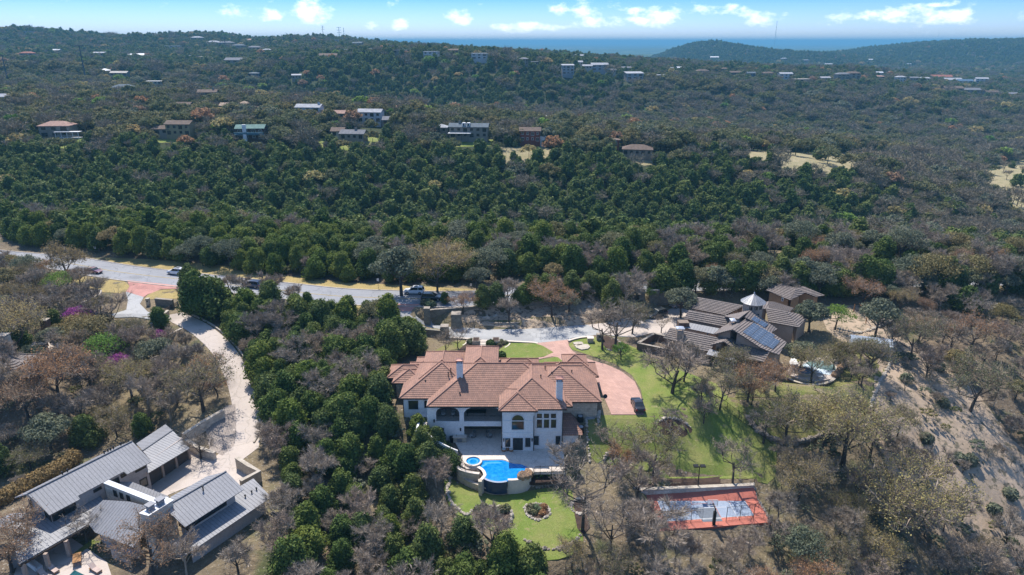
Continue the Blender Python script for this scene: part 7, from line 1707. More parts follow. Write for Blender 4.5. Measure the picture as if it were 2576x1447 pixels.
house(1180,358,96,2,'gable','slate','stone','long two-storey house with a blue-grey roof, two white dormers and a white awning',-4,.35,6,chim=-.25,extra=dormers)
house(1110,345,28,1,'hip','palegrey','stone','small pavilion with a pale pyramid roof beside the long blue-grey roofed house',0,1,2)
house(1334,368,50,2,'gable','brown','brick','red brick two-storey house with white french windows',-3,.5,4,extra=french)
house(1345,318,56,1,'gable','white','stone','house with a bright white metal roof behind the red brick house',8,.5,4)
house(1542,378,34,1,'flat','brown','brick','small reddish brick house with a flat brown roof right of the oaks',-8,.8,2); house(1606,402,72,1,'hip','brown','tan','low tan ranch house with a wide brown hip roof and paved terrace',-10,.6,5)
house(932,318,60,2,'gable','palegrey','white','white two-storey house with a pale grey gable roof',-8,.5,4); house(1030,292,64,1,'gable','pink','tan','long single-storey house with a pinkish tan roof',-4,.4,5); house(990,325,52,1,'gable','grey','stone','grey roofed house hidden behind leafless trees below the white house',0,.6,4)
house(778,305,62,2,'gable','palegrey','white','white gabled house with a pale grey roof and white chimney',-6,.5,3,chim=.4); house(835,308,66,1,'gable','pink','tan','wide tan roofed house right of the white gabled house',-3,.4,5)
house(612,282,24,1,'hip','tan','stone','small hip roofed tan house in the trees, leftmost of three tan roofs',0,.7,2); house(638,296,36,1,'hip','pink','stone','hip roofed house with a pinkish roof, lowest of three tan roofs',-20,.7,3); house(565,287,20,1,'gable','tan','stone','tiny tan roof just showing over leafless trees',0,.8,2)
house(308,248,54,2,'hip','slate','stone','large hip roofed stone house with a slate grey roof on the left',0,.6,5); house(522,262,44,2,'gable','brown','stone','dark steep roofed house with chimneys among bright green trees',10,.6,3,chim=.3); house(452,286,56,1,'gable','brown','stone','long brown roof with a chimney below the steep roofed house',-4,.5,4,chim=-.35)
house(808,266,32,1,'hip','brown','cream','small brown hip roof behind the wooden poles',0,.7,3); house(8,275,40,2,'gable','palegrey','white','white house cut by the left picture edge',0,.7,3); house(388,222,40,1,'flat','white','cream','flat white roofed modern house below the power pylon slope',0,.4,4); house(145,238,66,1,'flat','palegrey','cream','long flat pale roof low in the trees at left',0,.2,5)
house(300,200,44,1,'gable','cream','stone','cream roofed house group below the white-roofed houses',-4,.4,4); house(262,194,24,1,'hip','white','stone','small white pyramid roof left of the cream roofed group',0,.8,2)
# far houses: (u, v, width, storeys, roof, roof colour, wall colour, description)
AREAS = [('far left hill', [(70,88,24,1,'flat','white','cream','flat white house on the crest'),(40,150,16,1,'hip','terracotta','tan','small red roofed house'),(68,153,32,2,'hip','terracotta','stone','red hip roofed house with a long terrace'),(142,138,22,1,'gable','white','stone','white roofed house'),(247,152,30,2,'shed','palegrey','blue','tall pale house with a lean-to roof'),(355,151,36,1,'gable','white','stone','brilliant white metal roof'),(331,150,18,1,'gable','white','stone','small white roof'),(462,152,30,1,'flat','white','tan','flat white roofed box'),(515,156,46,1,'flat','cream','tan','long flat cream building'),(592,166,52,1,'gable','grey','stone','long grey roofed house with a bright yard'),(495,108,28,2,'hip','palegrey','stone','pale hip roofed house'),(568,122,36,2,'hip','grey','stone','grey hip roofed house with tall windows'),(600,130,30,2,'hip','slate','stone','slate roofed house'),(640,136,30,2,'hip','grey','stone','grey turreted house'),(672,138,22,1,'hip','palegrey','stone','light grey roofed house'),(535,116,34,1,'hip','palegrey','stone','pale grey house among cedars'),(432,126,36,1,'flat','white','cream','low white strip of roof'),(825,155,44,1,'gable','brown','tan','brown ranch house'),(868,140,26,1,'flat','white','cream','white flat roofed house'),(640,202,26,1,'shed','slate','blue','blue-grey lean-to house'),(745,207,22,1,'shed','palegrey','stone','pale lean-to house deep in cedars'),(630,110,24,1,'hip','pink','tan','pink roofed house near the crest'),(823,118,18,1,'gable','grey','stone','grey house near the crest'),(845,114,12,2,'flat','white','cream','white square house near the crest')]),
 ('wooded crest in the middle', [(878,96,26,1,'flat','stone','stone','flat roofed building at the foot of the mast'),(903,118,22,1,'gable','grey','stone','grey roof on the crest'),(940,136,26,1,'flat','white','cream','white flat roofed house'),(985,136,20,1,'flat','white','cream','short white roof'),(900,126,24,2,'gable','slate','stone','blue-grey steep roofed house'),(1005,142,34,1,'flat','palegrey','stone','long pale terrace'),(1028,112,14,1,'gable','pink','tan','pink roofed house'),(1083,153,34,2,'flat','white','white','white two-storey modern house with glass walls'),(1098,146,14,1,'flat','palegrey','white','pale wing behind the modern house'),(1141,142,26,1,'gable','brown','brown','brown timber house'),(1190,130,20,1,'gable','white','cream','white roof on the spur'),(1207,158,40,2,'flat','white','white','white villa with arcades'),(1115,112,10,1,'flat','slate','stone','dark block on the skyline'),(1225,134,12,2,'gable','cream','cream','small cream house'),(1307,135,14,1,'gable','white','stone','white roof by the last oaks'),(1110,128,26,1,'hip','brown','brown','brown roof under the spur')]),
 ('far bank beyond the cliff', [(1318,172,22,2,'hip','grey','stone','grey tower-like house'),(1345,172,18,1,'flat','palegrey','stone','pale deck house'),(1428,196,30,3,'shed','palegrey','palegrey','tall grey apartment house on the slope'),(1455,172,20,1,'gable','palegrey','cream','angular pale roof'),(1478,182,24,1,'gable','palegrey','cream','pale stepped roof'),(1508,186,42,2,'gable','palegrey','palegrey','long row of pale gabled houses'),(1575,186,24,1,'gable','grey','stone','grey gabled house'),(1595,208,44,2,'shed','palegrey','palegrey','grey terraced house row'),(1656,212,46,2,'flat','palegrey','palegrey','grey block of three houses with balconies'),(1680,184,26,1,'flat','white','cream','low white building'),(1712,184,20,1,'gable','white','cream','white gabled house'),(1460,152,26,1,'gable','palegrey','stone','pale roof far behind the cliff'),(1600,154,14,1,'gable','palegrey','stone','distant pale roof'),(1538,192,20,1,'gable','grey','cream','grey roofed cottage')]),
 ('right hand ridge', [(1798,150,20,1,'gable','white','stone','white roof near the foot of the hill'),(1866,164,26,1,'flat','white','stone','bright white flat roof'),(1929,168,16,1,'flat','blue','blue','small blue building'),(1972,156,14,2,'hip','palegrey','stone','pale hip roofed house'),(1767,192,32,1,'hip','brown','tan','brown roofed house with tall gable'),(1824,186,18,1,'hip','brown','stone','small brown roof'),(1849,196,30,1,'gable','brown','brown','brown ranch roof'),(1889,204,20,2,'gable','slate','blue','slate roofed narrow house'),(1932,204,26,2,'hip','brown','stone','brown hip roofed house'),(1976,206,32,2,'gable','palegrey','white','white house with a pale roof and balcony'),(2016,214,40,1,'flat','cream','tan','flat cream terrace wall'),(2026,158,20,1,'hip','grey','stone','grey hip roof higher up'),(2075,210,26,1,'gable','palegrey','stone','pale roof in the thicket'),(2118,213,34,3,'hip','grey','stone','grey stone mansion with blue balconies'),(2145,210,34,3,'hip','brown','stone','brown mansion with round towers'),(2130,176,28,1,'gable','pink','cream','pink roofed house up the ridge'),(2085,168,18,1,'gable','palegrey','stone','pale roof up the ridge'),(2212,206,24,1,'hip','pink','stone','pinkish hip roof'),(2212,196,16,1,'gable','white','white','small white roof'),(2245,192,14,1,'flat','white','cream','white road-side building'),(2265,213,24,2,'hip','palegrey','white','white house with an arched front'),(2298,215,20,2,'gable','grey','stone','grey gabled house'),(2325,210,26,1,'shed','palegrey','white','white lean-to building'),(2285,168,14,1,'gable','palegrey','stone','pale roof high on the slope'),(2190,156,12,1,'gable','white','cream','tiny white roof high on the slope')]),
 ('right edge of the valley', [(2370,204,52,1,'gable','terracotta','tan','wide red terracotta roofed complex'),(2398,217,40,2,'gable','palegrey','white','pale row house'),(2428,220,34,2,'gable','blue','white','blue and white row house'),(2470,214,28,2,'gable','palegrey','white','white gabled house'),(2477,184,34,1,'shed','tan','tan','large tan roofed hall'),(2530,182,18,1,'flat','white','cream','white flat roof'),(2400,236,44,1,'gable','brown','stone','long brown roof, upper of the row'),(2445,240,40,1,'gable','grey','stone','long grey roof in the row'),(2495,246,36,1,'gable','brown','stone','brown roof in the row'),(2540,250,36,1,'gable','grey','stone','grey roof at the end of the row')])]
ORD = ['first','second','third','fourth','fifth','sixth','seventh','eighth','ninth','tenth','eleventh','twelfth','thirteenth','fourteenth','fifteenth','sixteenth','seventeenth','eighteenth','nineteenth','twentieth','twenty-first','twenty-second','twenty-third','twenty-fourth','twenty-fifth']
for an, lst in AREAS:
    for k, (u, v, w_, st_, rk, rc, wc, ds) in enumerate(lst): house(u, v, w_, st_, rk, rc, wc, f'{ds} on the {an}' if 'right edge' not in an else f'{ds} at the {an}', random.uniform(-14, 14), .5, 3, group=None, hs=3.1)
# long lone distant buildings on the plain
# ------------------------------------------------------------------ trees near the camera, the ones that stand out first
G_ = None
for k, u, v, h, lb in [
 ('sparse_oak',175,708,88,'wide spreading olive-brown oak leaning over the road at the far left'), ('yellow',45,905,120,'yellow-green oak beside the hexagonal roof at the left edge'),
 ('open_bare',280,835,85,'spreading leafless grey tree beside the west entrance drive'), ('cedar',500,800,100,'tall dark cedar at the near side of the road by the west gate'), ('cedar',535,792,98,'dark cedar just right of the tallest one by the west gate'),
 ('cedar',405,830,55,'small round magnolia-like evergreen in the angular planter'), ('bare',580,745,60,'leafless tree before the dark blue car'), ('bare',610,750,55,'second leafless tree before the dark blue car'), ('bare',742,770,60,'leafless tree beside cedars at the near road edge'),
 ('redbud',302,955,60,'magenta flowering redbud in the west garden'), ('redbud',205,835,60,'faint pink redbud below the west entrance walls'), ('redbud',402,868,38,'small pink redbud near the angular planter'),
 ('lime',272,930,85,'pale fresh green tree left of the redbud'), ('bare',205,935,90,'round dark leafless tree above the rust coloured trees'), ('orange',150,1010,110,'big rust-brown oak in front of the hexagonal roofed villa'), ('orange',75,1060,100,'rust-brown oak at the left edge below the villa'),
 ('yellow',335,1010,90,'golden oak below the redbud'), ('bare',330,905,80,'leaning leafless tree in the west garden'), ('bare',440,955,70,'grey leafless tree west of the drive'), ('sparse_oak',512,1035,120,'tall thin-leaved oak casting shade on the grey parking bay'),
 ('grey_oak',395,935,80,'dark grey-green tree in the middle of the west garden'), ('bare',430,1060,70,'leafless tree above the garage roof'), ('cedar',362,1095,55,'round clipped evergreen behind the metal roofed garage'), ('grey_oak',130,1140,90,'grey-green shrubby tree behind the hedge'),
 ('open_bare',506,1155,60,'slim leafless tree in front of the garage doors'), ('open_bare',220,1365,70,'round leafless tree in the courtyard of the metal roofed house'), ('orange',30,1440,110,'rust tinged leafless tree over the lower left roof'), ('orange',385,1445,100,'rust twigged tree at the foot of the great chimney'), ('bare',470,1450,75,'grey leafless tree below the east metal roof'),  ('bare',600,1440,65,'tangled leafless tree under the lower metal roof'),
 ('grey_oak',1010,745,110,'grey-green oak at the road edge by the dark rocks'), ('yellow',1100,735,110,'large tan-leaved oak beside the grey-green oak at the road'), ('cedar',1120,765,32,'round blue-green cedar beside the black vehicle'), ('orange',1165,790,50,'small orange-brown tree behind the fountain wall'),
 ('bare',1280,808,62,'leafless tree in the left half of the terraced bed'), ('orange',1388,797,82,'round reddish leafless tree in the terraced bed'), ('grey_oak',1432,785,45,'small blue-green pine in the terraced bed'), ('cedar',1540,780,72,'dark flat-topped cedar at the right end of the terraced bed'), ('lime',1320,770,35,'small yellow-green tree in front of the estate wall'), ('bare',1575,770,72,'grey leafless tree beside the flat-topped cedar'), ('lime',1635,758,30,'small fresh green pine by the low wall pieces'),
 ('open_bare',1515,880,100,'leafless tree, left of the pair casting shade over the fork lawn'), ('open_bare',1548,872,98,'leafless tree, right of the pair casting shade over the fork lawn'), ('sparse_oak',1590,840,72,'thin olive tree on the lawn by the east drive'), ('open_bare',1663,838,42,'small leafless tree on the pale east drive'), ('grey_oak',1712,800,70,'grey-green live oak covering the pinkish tan car'), ('lime',1562,905,45,'thin fresh green sapling in front of the courtyard wall'),
 ('grey_oak',1795,735,65,'grey-green oak behind the long brown roof'), ('yellow',1835,735,45,'golden shrubby tree between the cupola and the guest house'), ('orange',1800,715,42,'orange tree at the back of the east drive'), ('yellow',1940,715,34,'bright yellow-green small tree in the woods behind the guest house'),
 ('open_bare',1690,990,120,'large leafless tree on the lawn in front of the tan house'), ('bare',1720,960,85,'reddish leafless tree against the tan wall'), ('sparse_oak',1810,1030,90,'tall olive oak in front of the tan house'), ('orange',1950,985,70,'rust coloured oak by the corner of the tan house'), ('orange',1880,1010,75,'pinkish leafless tree below the tan house'), ('sparse_oak',1835,960,75,'olive oak screening the lower tan house roof'), ('open_bare',1770,1065,55,'olive oak beside the wire fence'), ('open_bare',1690,1095,62,'leafless tree in the mulch bed of the east lawn'),
 ('yellow',2040,965,75,'pale tan leaved tree over the garden pool'), ('grey_oak',2010,935,70,'grey-green tree at the left of the garden pool'), ('lime',2110,915,45,'bright green shrubby tree behind the garden pool'), ('lime',2100,830,62,'vivid green young tree east of the guest house'), ('grey_oak',2035,835,75,'dark oak in front of the guest house'), ('orange',2170,775,75,'orange-red oak in the woods northeast of the guest house'), ('grey_oak',2200,850,85,'dark live oak beside the timber frame'), ('sparse_oak',2180,945,80,'olive oak by the long line of pale stones'), ('bare',2240,880,70,'reddish leafless tree beside the greenhouse'),
 ('yellow',2120,1170,150,'huge golden oak with dark limbs right of the side lawn'), ('yellow',2060,1145,120,'yellow-leaved oak touching the huge golden one'), ('sparse_oak',1975,1120,95,'leaning oak with a crooked trunk in the lower yard'), ('open_bare',1920,1115,90,'leaning dark leafless tree at the wire fence'), ('open_bare',1540,1155,75,'slim leafless tree by the boulder pile on the lawn'), ('open_bare',1843,1215,95,'crooked leafless sapling in the bed above the court'),
 ('sparse_oak',1640,1210,98,'dark dense live oak beside the court wall'),  ('open_bare',1465,1335,150,'huge leafless tree with long shadows in the stone ring right of the lower lawn'), ('open_bare',1535,1385,95,'leafless tree right of the huge ringed one'), ('open_bare',1418,1200,70,'pinkish twiggy bush-like tree at the patio corner'), ('bare',1640,1400,110,'rust twigged tree at the lower left corner of the court'),
 ('yellow',2255,1365,150,'broad golden oak on the lower right slope'), ('yellow',2200,1440,90,'golden crowned oak at the bottom right'), ('grey_oak',2010,1420,80,'grey-green dense tree at the bottom right'), ('sparse_oak',2440,1035,110,'dark-limbed oak at the right end of the dirt slope'), ('bare',2330,950,75,'leafless tree at the top of the dirt slope'), ('orange',2440,880,80,'orange-brown oak near the right edge'), ('orange',2310,860,60,'small rust oak above the dirt slope'), ('sparse_oak',2290,905,90,'large olive-brown oak above the dirt slope'),
 ('cedar',2420,790,70,'round dark cedar at the right by the hidden road'), ('grey_oak',1200,735,60,'grey-green oak at the right end of the open road')]:
    if v < 700 and False: continue
    px_tree(k, u, v, h, lb)

# ---- planted thickets
LAND = [(60,700,'at the far left end of the road'),(180,760,'below the road at the far left'),(300,770,'by the west entrance'),(120,850,'beside the villa drive'),(60,960,'around the left edge villa'),(60,1120,'below the villa at the left edge'),(250,900,'in the upper west garden'),(250,1020,'in the middle of the west garden'),(230,1130,'behind the metal roofed house'),(420,900,'beside the angular planter'),(420,1020,'along the west side of the estate drive'),(520,760,'by the west gate'),(680,780,'between the road and the estate drive'),
 (600,860,'at the head of the estate drive bend'),(700,880,'uphill in the cedar grove'),(850,830,'at the north end of the cedar grove'),(970,830,'beside the east gate'),(1010,900,'behind the northwest corner of the mansion'),(730,980,'east of the estate drive in the cedar grove'),(870,960,'in the heart of the cedar grove'),(950,1040,'beside the west wall of the mansion'),(740,1100,'in the grove opposite the garages'),(880,1120,'in the grove southwest of the mansion'),(1050,1130,'below the mansion stair'),(720,1240,'in the thicket east of the metal roofs'),(870,1260,'in the thicket west of the pool lawn'),(1060,1240,'beside the west edge of the pool lawn'),
 (760,1400,'at the bottom left of centre'),(950,1400,'at the bottom centre left'),(1130,1380,'below the wavy bed at the bottom'),(1300,1430,'below the lower lawn'),(1480,1430,'at the bottom below the ringed tree'),(1560,1300,'between the lower lawn and the court'),(1700,1400,'below the court'),(1880,1400,'below the right end of the court'),(1980,1230,'right of the court'),(2080,1330,'on the slope right of the court'),(2200,1220,'on the slope below the golden oak'),(2300,1420,'at the bottom right corner'),(2450,1420,'at the lower right edge'),(2350,1150,'along the foot of the dirt slope'),
 (2500,1200,'at the right edge of the dirt slope'),(2350,850,'above the dirt slope'),(2500,900,'at the right edge above the slope'),(2450,780,'by the hidden stretch of road at right'),(2250,740,'northeast of the guest house'),(2050,720,'behind the guest house'),(1850,720,'behind the tan house'),(1700,720,'north of the east drive'),(1550,730,'behind the estate wall, right part'),(1350,740,'behind the estate wall, left part'),(1230,745,'where the road goes behind the trees'),
 (350,640,'above the dry verge at left'),(150,630,'beyond the road at the far left'),(550,650,'above the dry verge in the middle'),(800,690,'beyond the road left of centre'),(950,700,'by the dark rocks beyond the road'),(1100,700,'beyond the road at centre'),(1400,690,'beyond the hidden road right of centre'),(1650,690,'beyond the east drive'),(1900,680,'in the woods behind the guest house, upper part'),(2200,690,'in the woods at upper right'),(2480,700,'in the woods at the right edge')]
LU = np.array([(a, b*1.6) for a, b, c in LAND], float)
KO = [[(375,1262),(330,1095),(480,1080),(528,1135),(520,1095),(572,1045),(600,1035),(655,1100),(655,1150),(612,1158),(690,1190),(720,1260),(650,1340),(480,1460),(-80,1470),(-80,1260),(60,1235)],
      [(962,930),(1150,855),(1300,850),(1420,855),(1500,840),(1560,850),(1640,890),(1740,930),(1860,990),(1960,1085),(1950,1200),(1900,1215),(1975,1360),(1640,1372),(1600,1250),(1575,1200),(1560,1195),(1550,1400),(1370,1420),(1250,1405),(1165,1350),(1085,1290),(1115,1190),(1110,1120),(1075,1110),(975,1060)],
      [(1055,775),(1100,768),(1500,735),(1680,740),(1760,735),(1900,715),(2100,740),(2110,850),(2000,900),(2140,880),(2200,900),(2240,960),(2200,1040),(2100,1100),(1980,1100),(1850,1040),(1740,930),(1560,850),(1060,860)],
      [(260,645),(700,690),(860,712),(1010,720),(1010,735),(860,728),(477,686),(274,659)], [(190,690),(330,705),(470,722),(470,755),(405,790),(420,800),(400,830),(340,800),(280,800),(300,745),(195,720)], [(835,760),(1070,765),(1075,830),(970,810),(960,785),(835,785)],
      [(60,905),(75,860),(105,845),(150,840),(155,865),(125,905)]]
lds_xy = lds
def allowed(x, y, rd=8.5):
    ok = np.ones(len(x), bool)
    dm = np.full(len(x), 1e9)
    for i in range(len(road_s)-1): d, _ = seg_dist(x, y, road_s[i], road_s[i+1]); dm = np.minimum(dm, d)
    ok &= dm > rd
    dm = np.full(len(x), 1e9)
    for i in range(len(lds_xy)-1): d, _ = seg_dist(x, y, lds_xy[i], lds_xy[i+1]); dm = np.minimum(dm, d)
    ok &= dm > 4.2
    u, v = proj(x, y, H(x, y))
    for pl in KO: ok &= ~inside(u, v, pl)
    return ok, u, v
def visible_near(x, y, z):
    return (np.ones(len(x), bool))
KINDD = {'cedar': 'dark green cedar', 'cedar_bright': 'bright green cedar', 'oak': 'olive-brown live oak', 'sparse_oak': 'thin-crowned oak', 'grey_oak': 'grey-green oak', 'yellow': 'golden leaved oak', 'orange': 'rust coloured oak', 'lime': 'fresh green young tree', 'bare': 'leafless grey tree', 'open_bare': 'open leafless tree with pale limbs'}
UNDER = []; REST = {}; QUOTA = 300
def thicket(poly, sp, kinds, srange=(.7, 1.1), world_poly=None, rd=8.5, under=1.6):
    wp = world_poly or [tuple(hit(u, v).to_2d()) for u, v in poly]
    xs = [p[0] for p in wp]; ys = [p[1] for p in wp]; A_ = (max(xs)-min(xs))*(max(ys)-min(ys)); n = int(A_/(sp*sp)*9)
    x = RNG.uniform(min(xs), max(xs), n); y = RNG.uniform(min(ys), max(ys), n); ins = inside(x, y, wp); x, y = x[ins], y[ins]
    ok, u, v = allowed(x, y, rd); x, y, u, v = x[ok], y[ok], u[ok], v[ok]
    vis = (u > -110) & (u < 2690) & (v < 1620); x, y, u, v = x[vis], y[vis], u[vis], v[vis]
    names = list(kinds); pr = np.array([kinds[k] for k in names], float); pr /= pr.sum(); placed = 0
    z = H(x, y)
    for i in range(len(x)):
        s = RNG.uniform(*srange); rad = sp*s/np.mean(srange)
        if any((x[i]-a)**2 + (y[i]-b)**2 < (max(rad, c*.75) if c < 2.6 else (rad*.5+c*.62))**2 for a, b, c in TREE_XY if abs(a-x[i]) < 9): continue
        TREE_XY.append((x[i], y[i], rad*.9)); k = names[RNG.choice(len(names), p=pr)]
        j = int(np.argmin((LU[:, 0]-u[i])**2 + (LU[:, 1]-v[i]*1.6)**2)); sz = 'tall ' if s > .85*srange[1]+.15*srange[0] else ('low ' if s < .8*srange[0]+.2*srange[1] else '')
        lb = sz + KINDD[k] + ' ' + LAND[j][2]; placed += 1
        if COUNT.get(NAMES[k][0], 0) >= QUOTA: REST.setdefault(k, []).append((x[i], y[i], z[i], s)); continue
        tree(k, x[i], y[i], s, lb, lb, z[i])
    m = min(len(x), int(placed*under)+1); sel = RNG.permutation(len(x))[:m]; UNDER.extend([(x[i], y[i], z[i]) for i in sel])
    print('thicket', placed)
CEDAR = {'cedar': 66, 'cedar_bright': 16, 'bare': 17, 'oak': 1}
# a belt of trees hides the road to the right of the open stretch
for p_ in walk([q for q in road_s if q.x > -7], 2.9):
    if p_.x > 150: break
    for off in (-6.6, -9.6):
        if off < -7 and (p_.x < 60): continue
        x_, y_ = p_.x+RNG.uniform(-.7,.7), p_.y+off+RNG.uniform(-.6,.6)
        pass
        u_, v_ = proj(x_, y_, h1(x_, y_)); k_ = RNG.choice(['cedar','cedar','bare','grey_oak','oak'] if p_.x > 40 else ['cedar','cedar','cedar','bare'])
        j_ = int(np.argmin((LU[:, 0]-u_)**2 + (LU[:, 1]-v_*1.6)**2)); lb = 'roadside '+KINDD[k_]+' '+LAND[j_][2]; tree(k_, x_, y_, RNG.uniform(.95, 1.3)*(.82 if p_.x < 34 else 1), lb, lb); TREE_XY.append((x_, y_, 2.4))
# cedar grove between the two drives
thicket([(560,800),(640,790),(720,795),(940,800),(1060,850),(1050,900),(985,900),(960,1010),(950,1100),(860,1200),(720,1200),(680,1120),(665,1060),(645,960),(600,870)], 2.9, CEDAR, (.75, 1.15))
thicket([(950,1085),(1100,1105),(1110,1260),(1200,1295),(1300,1400),(1390,1470),(1380,1560),(700,1560),(700,1190),(850,1190)], 2.9, {'cedar': 54, 'cedar_bright': 14, 'bare': 28, 'grey_oak': 1, 'open_bare': 4}, (.6, 1.0))
thicket([(460,735),(560,718),(830,768),(850,800),(560,800),(470,790)], 3.6, {'cedar': 60, 'bare': 36, 'sparse_oak': 4}, (.6, .95), rd=6.5)
# west garden
thicket([(-90,672),(40,668),(200,722),(280,800),(420,862),(540,900),(600,990),(580,1040),(470,1075),(330,1085),(0,1235),(-90,1250)], 3.9, {'bare': 46, 'sparse_oak': 14, 'oak': 10, 'cedar': 14, 'orange': 7, 'yellow': 3, 'grey_oak': 4, 'lime': 2}, (.65, 1.1), rd=7.5)
thicket([(-100,1240),(60,1225),(0,1300),(-100,1400)], 3.5, {'bare': 60, 'orange': 20, 'yellow': 20}, (.4, .6))
# lower right woods and the east slopes
thicket([(1380,1560),(1390,1450),(1480,1410),(1490,1200),(1570,1200),(1600,1250),(1640,1385),(1985,1372),(1930,1240),(1970,1205),(1970,1110),(2080,1120),(2190,1100),(2220,1060),(2330,1180),(2440,1340),(2700,1400),(2700,1600)], 3.8, {'bare': 62, 'open_bare': 14, 'sparse_oak': 8, 'yellow': 6, 'grey_oak': 6, 'orange': 4}, (.55, 1.0), under=2.5)
thicket([(2250,770),(2700,750),(2700,1340),(2540,1130),(2420,960),(2330,890)], 5.0, {'bare': 60, 'open_bare': 10, 'sparse_oak': 12, 'oak': 8, 'orange': 8, 'yellow': 2}, (.6, 1.05))
thicket([(2240,900),(2330,900),(2420,960),(2540,1130),(2700,1340),(2640,1400),(2440,1340),(2330,1180),(2230,1050)], 9, {'bare': 60, 'open_bare': 30, 'grey_oak': 10}, (.3, .6), under=7)
thicket([(1700,735),(1760,728),(1900,712),(2100,735),(2240,765),(2640,765),(2640,715),(2300,700),(1900,690),(1700,700)], 3.8, {'oak': 22, 'grey_oak': 20, 'sparse_oak': 12, 'cedar': 26, 'bare': 14, 'yellow': 3, 'orange': 3}, (.7, 1.1), rd=5.6)
thicket([(1970,770),(2100,770),(2110,840),(2080,880),(2000,850)], 5.5, {'grey_oak': 40, 'sparse_oak': 40, 'bare': 20}, (.7, 1.0))
# beyond the road
def band_w(d0, d1, x0, x1):
    pts = [p for p in road_s if x0 <= p.x <= x1]; return [(p.x, p.y+d0) for p in pts] + [(p.x, p.y+d1) for p in pts[::-1]]
thicket(None, 3.3, {'cedar_bright': 62, 'cedar': 24, 'bare': 3, 'grey_oak': 9, 'oak': 2}, (.85, 1.2), band_w(8, 42, -150, -38), rd=10.5, under=1)
thicket(None, 3.5, {'cedar_bright': 30, 'cedar': 42, 'bare': 12, 'grey_oak': 12, 'oak': 4}, (.85, 1.25), band_w(9, 50, -38, 14), rd=12, under=1)
thicket(None, 3.6, {'cedar_bright': 8, 'cedar': 62, 'bare': 22, 'oak': 5, 'yellow': 2}, (.85, 1.25), band_w(4, 45, 8, 75), rd=5.8, under=1)
thicket(None, 4.0, {'cedar': 40, 'bare': 25, 'oak': 20, 'grey_oak': 12, 'orange': 3}, (.85, 1.25), band_w(4, 45, 75, 140), rd=5.8, under=1)
thicket([(1195,765),(1250,768),(1420,752),(1500,738),(1660,738),(1660,715),(1420,728),(1195,742)], 3.0, {'cedar': 80, 'bare': 15, 'oak': 5}, (.95, 1.25), rd=5.4)
for pl, n_, kd, lb in (([(1640,930),(1760,960),(1900,1000),(2010,1000),(2010,1040),(1900,1060),(1780,1030)], 3, ['bare','sparse_oak','orange'], 'small tree in the row along the front of the tan house'), ([(1990,870),(2100,860),(2200,900),(2180,1000),(2060,1000)], 8, ['open_bare','sparse_oak','bare'], 'thin tree on the dry yard east of the garden pool'), ([(1100,880),(1160,870),(1150,910),(1110,915)], 2, ['open_bare'], 'thin leafless tree on the lawn strip northwest of the mansion')):
    k = 0
    while k < n_:
        us, vs_ = zip(*pl); u, v = random.uniform(min(us), max(us)), random.uniform(min(vs_), max(vs_))
        if inside(np.array([u]), np.array([v]), pl)[0]: px_tree(random.choice(kd), u, v, random.uniform(40, 75), lb, lb); k += 1
# shrubs of the beds
def shrub(u, v, r, label, mat='blue_shrub', group=None, n=220):
    p = hit(u, v); clump('shrub', label, 'shrub', [(p.x, p.y, p.z+r*.45, r, .9)], M[mat], n, r*.35, group, .7, int(u*7+v))
for i, (x, y) in enumerate(((590,635),(610,630),(640,645),(655,640),(600,660),(580,650),(545,760),(560,775),(530,765),(880,640),(900,655),(915,640),(940,665),(960,655),(895,680),(870,665))):
    shrub(*TC(x, y), .5, 'tuft of pale grass in the dark bed %s of the entrance steps' % ('left' if x < 700 else 'right'), 'blue_shrub', 'grass tufts %s of the entrance steps' % ('left' if x < 700 else 'right'))
for x, y, lb in ((805,675,'clipped round green bush behind the entrance steps'),(808,692,'lower clipped round bush touching the mansion roof'),(918,800,'dark round bush by the corner of the mansion and the front lawn')): shrub(*TC(x, y), .9, lb, 'hedge', None, 500)
for i, (x, y) in enumerate(((1700,430),(1780,455),(1830,410),(1910,450),(1940,400),(2000,430),(1830,510),(1710,515),(1940,480),(2060,410))): shrub(*PC(x, y), .35, 'small yellow-green plant in the dark bed below the pool fence', 'lime', 'plants in the bed below the pool fence', 90)
for i, (x, y) in enumerate(((1600,1000),(1680,1010),(1740,1060),(1650,1100),(1800,1110),(1830,1000),(1570,1080))): shrub(*PC(x, y), .55, 'low leafy plant inside the oval stone ring', 'orange' if i in (4,5) else 'blue_shrub', 'plants inside the oval stone ring', 140)
for i, (x, y) in enumerate(((700,1050),(800,1020),(900,1080),(1000,1110),(1100,1060),(1180,1040),(760,1120))): shrub(*PC(x, y), .7, 'grey-green bush in the wavy bed of the lower lawn', 'blue_shrub', 'bushes in the wavy bed', 160)
for i, (x, y) in enumerate(((120,255),(160,245),(185,265),(205,270),(170,275))): shrub(*TC(x, y), .9, 'silvery shrub in the island bed at the east gate', 'blue_shrub', 'shrubs at the east gate', 200)
for i, (u, v) in enumerate(((2330,1110),(2410,1160),(2440,1165),(2280,960),(2370,1020),(2500,1290),(2540,1250),(2360,930))): shrub(u, v, 1.2, 'low dark green bush on the bare dirt slope', 'grey_oak', 'bushes on the bare dirt slope', 240)
for i, (u, v) in enumerate(((780,1290),(735,1300))): pass
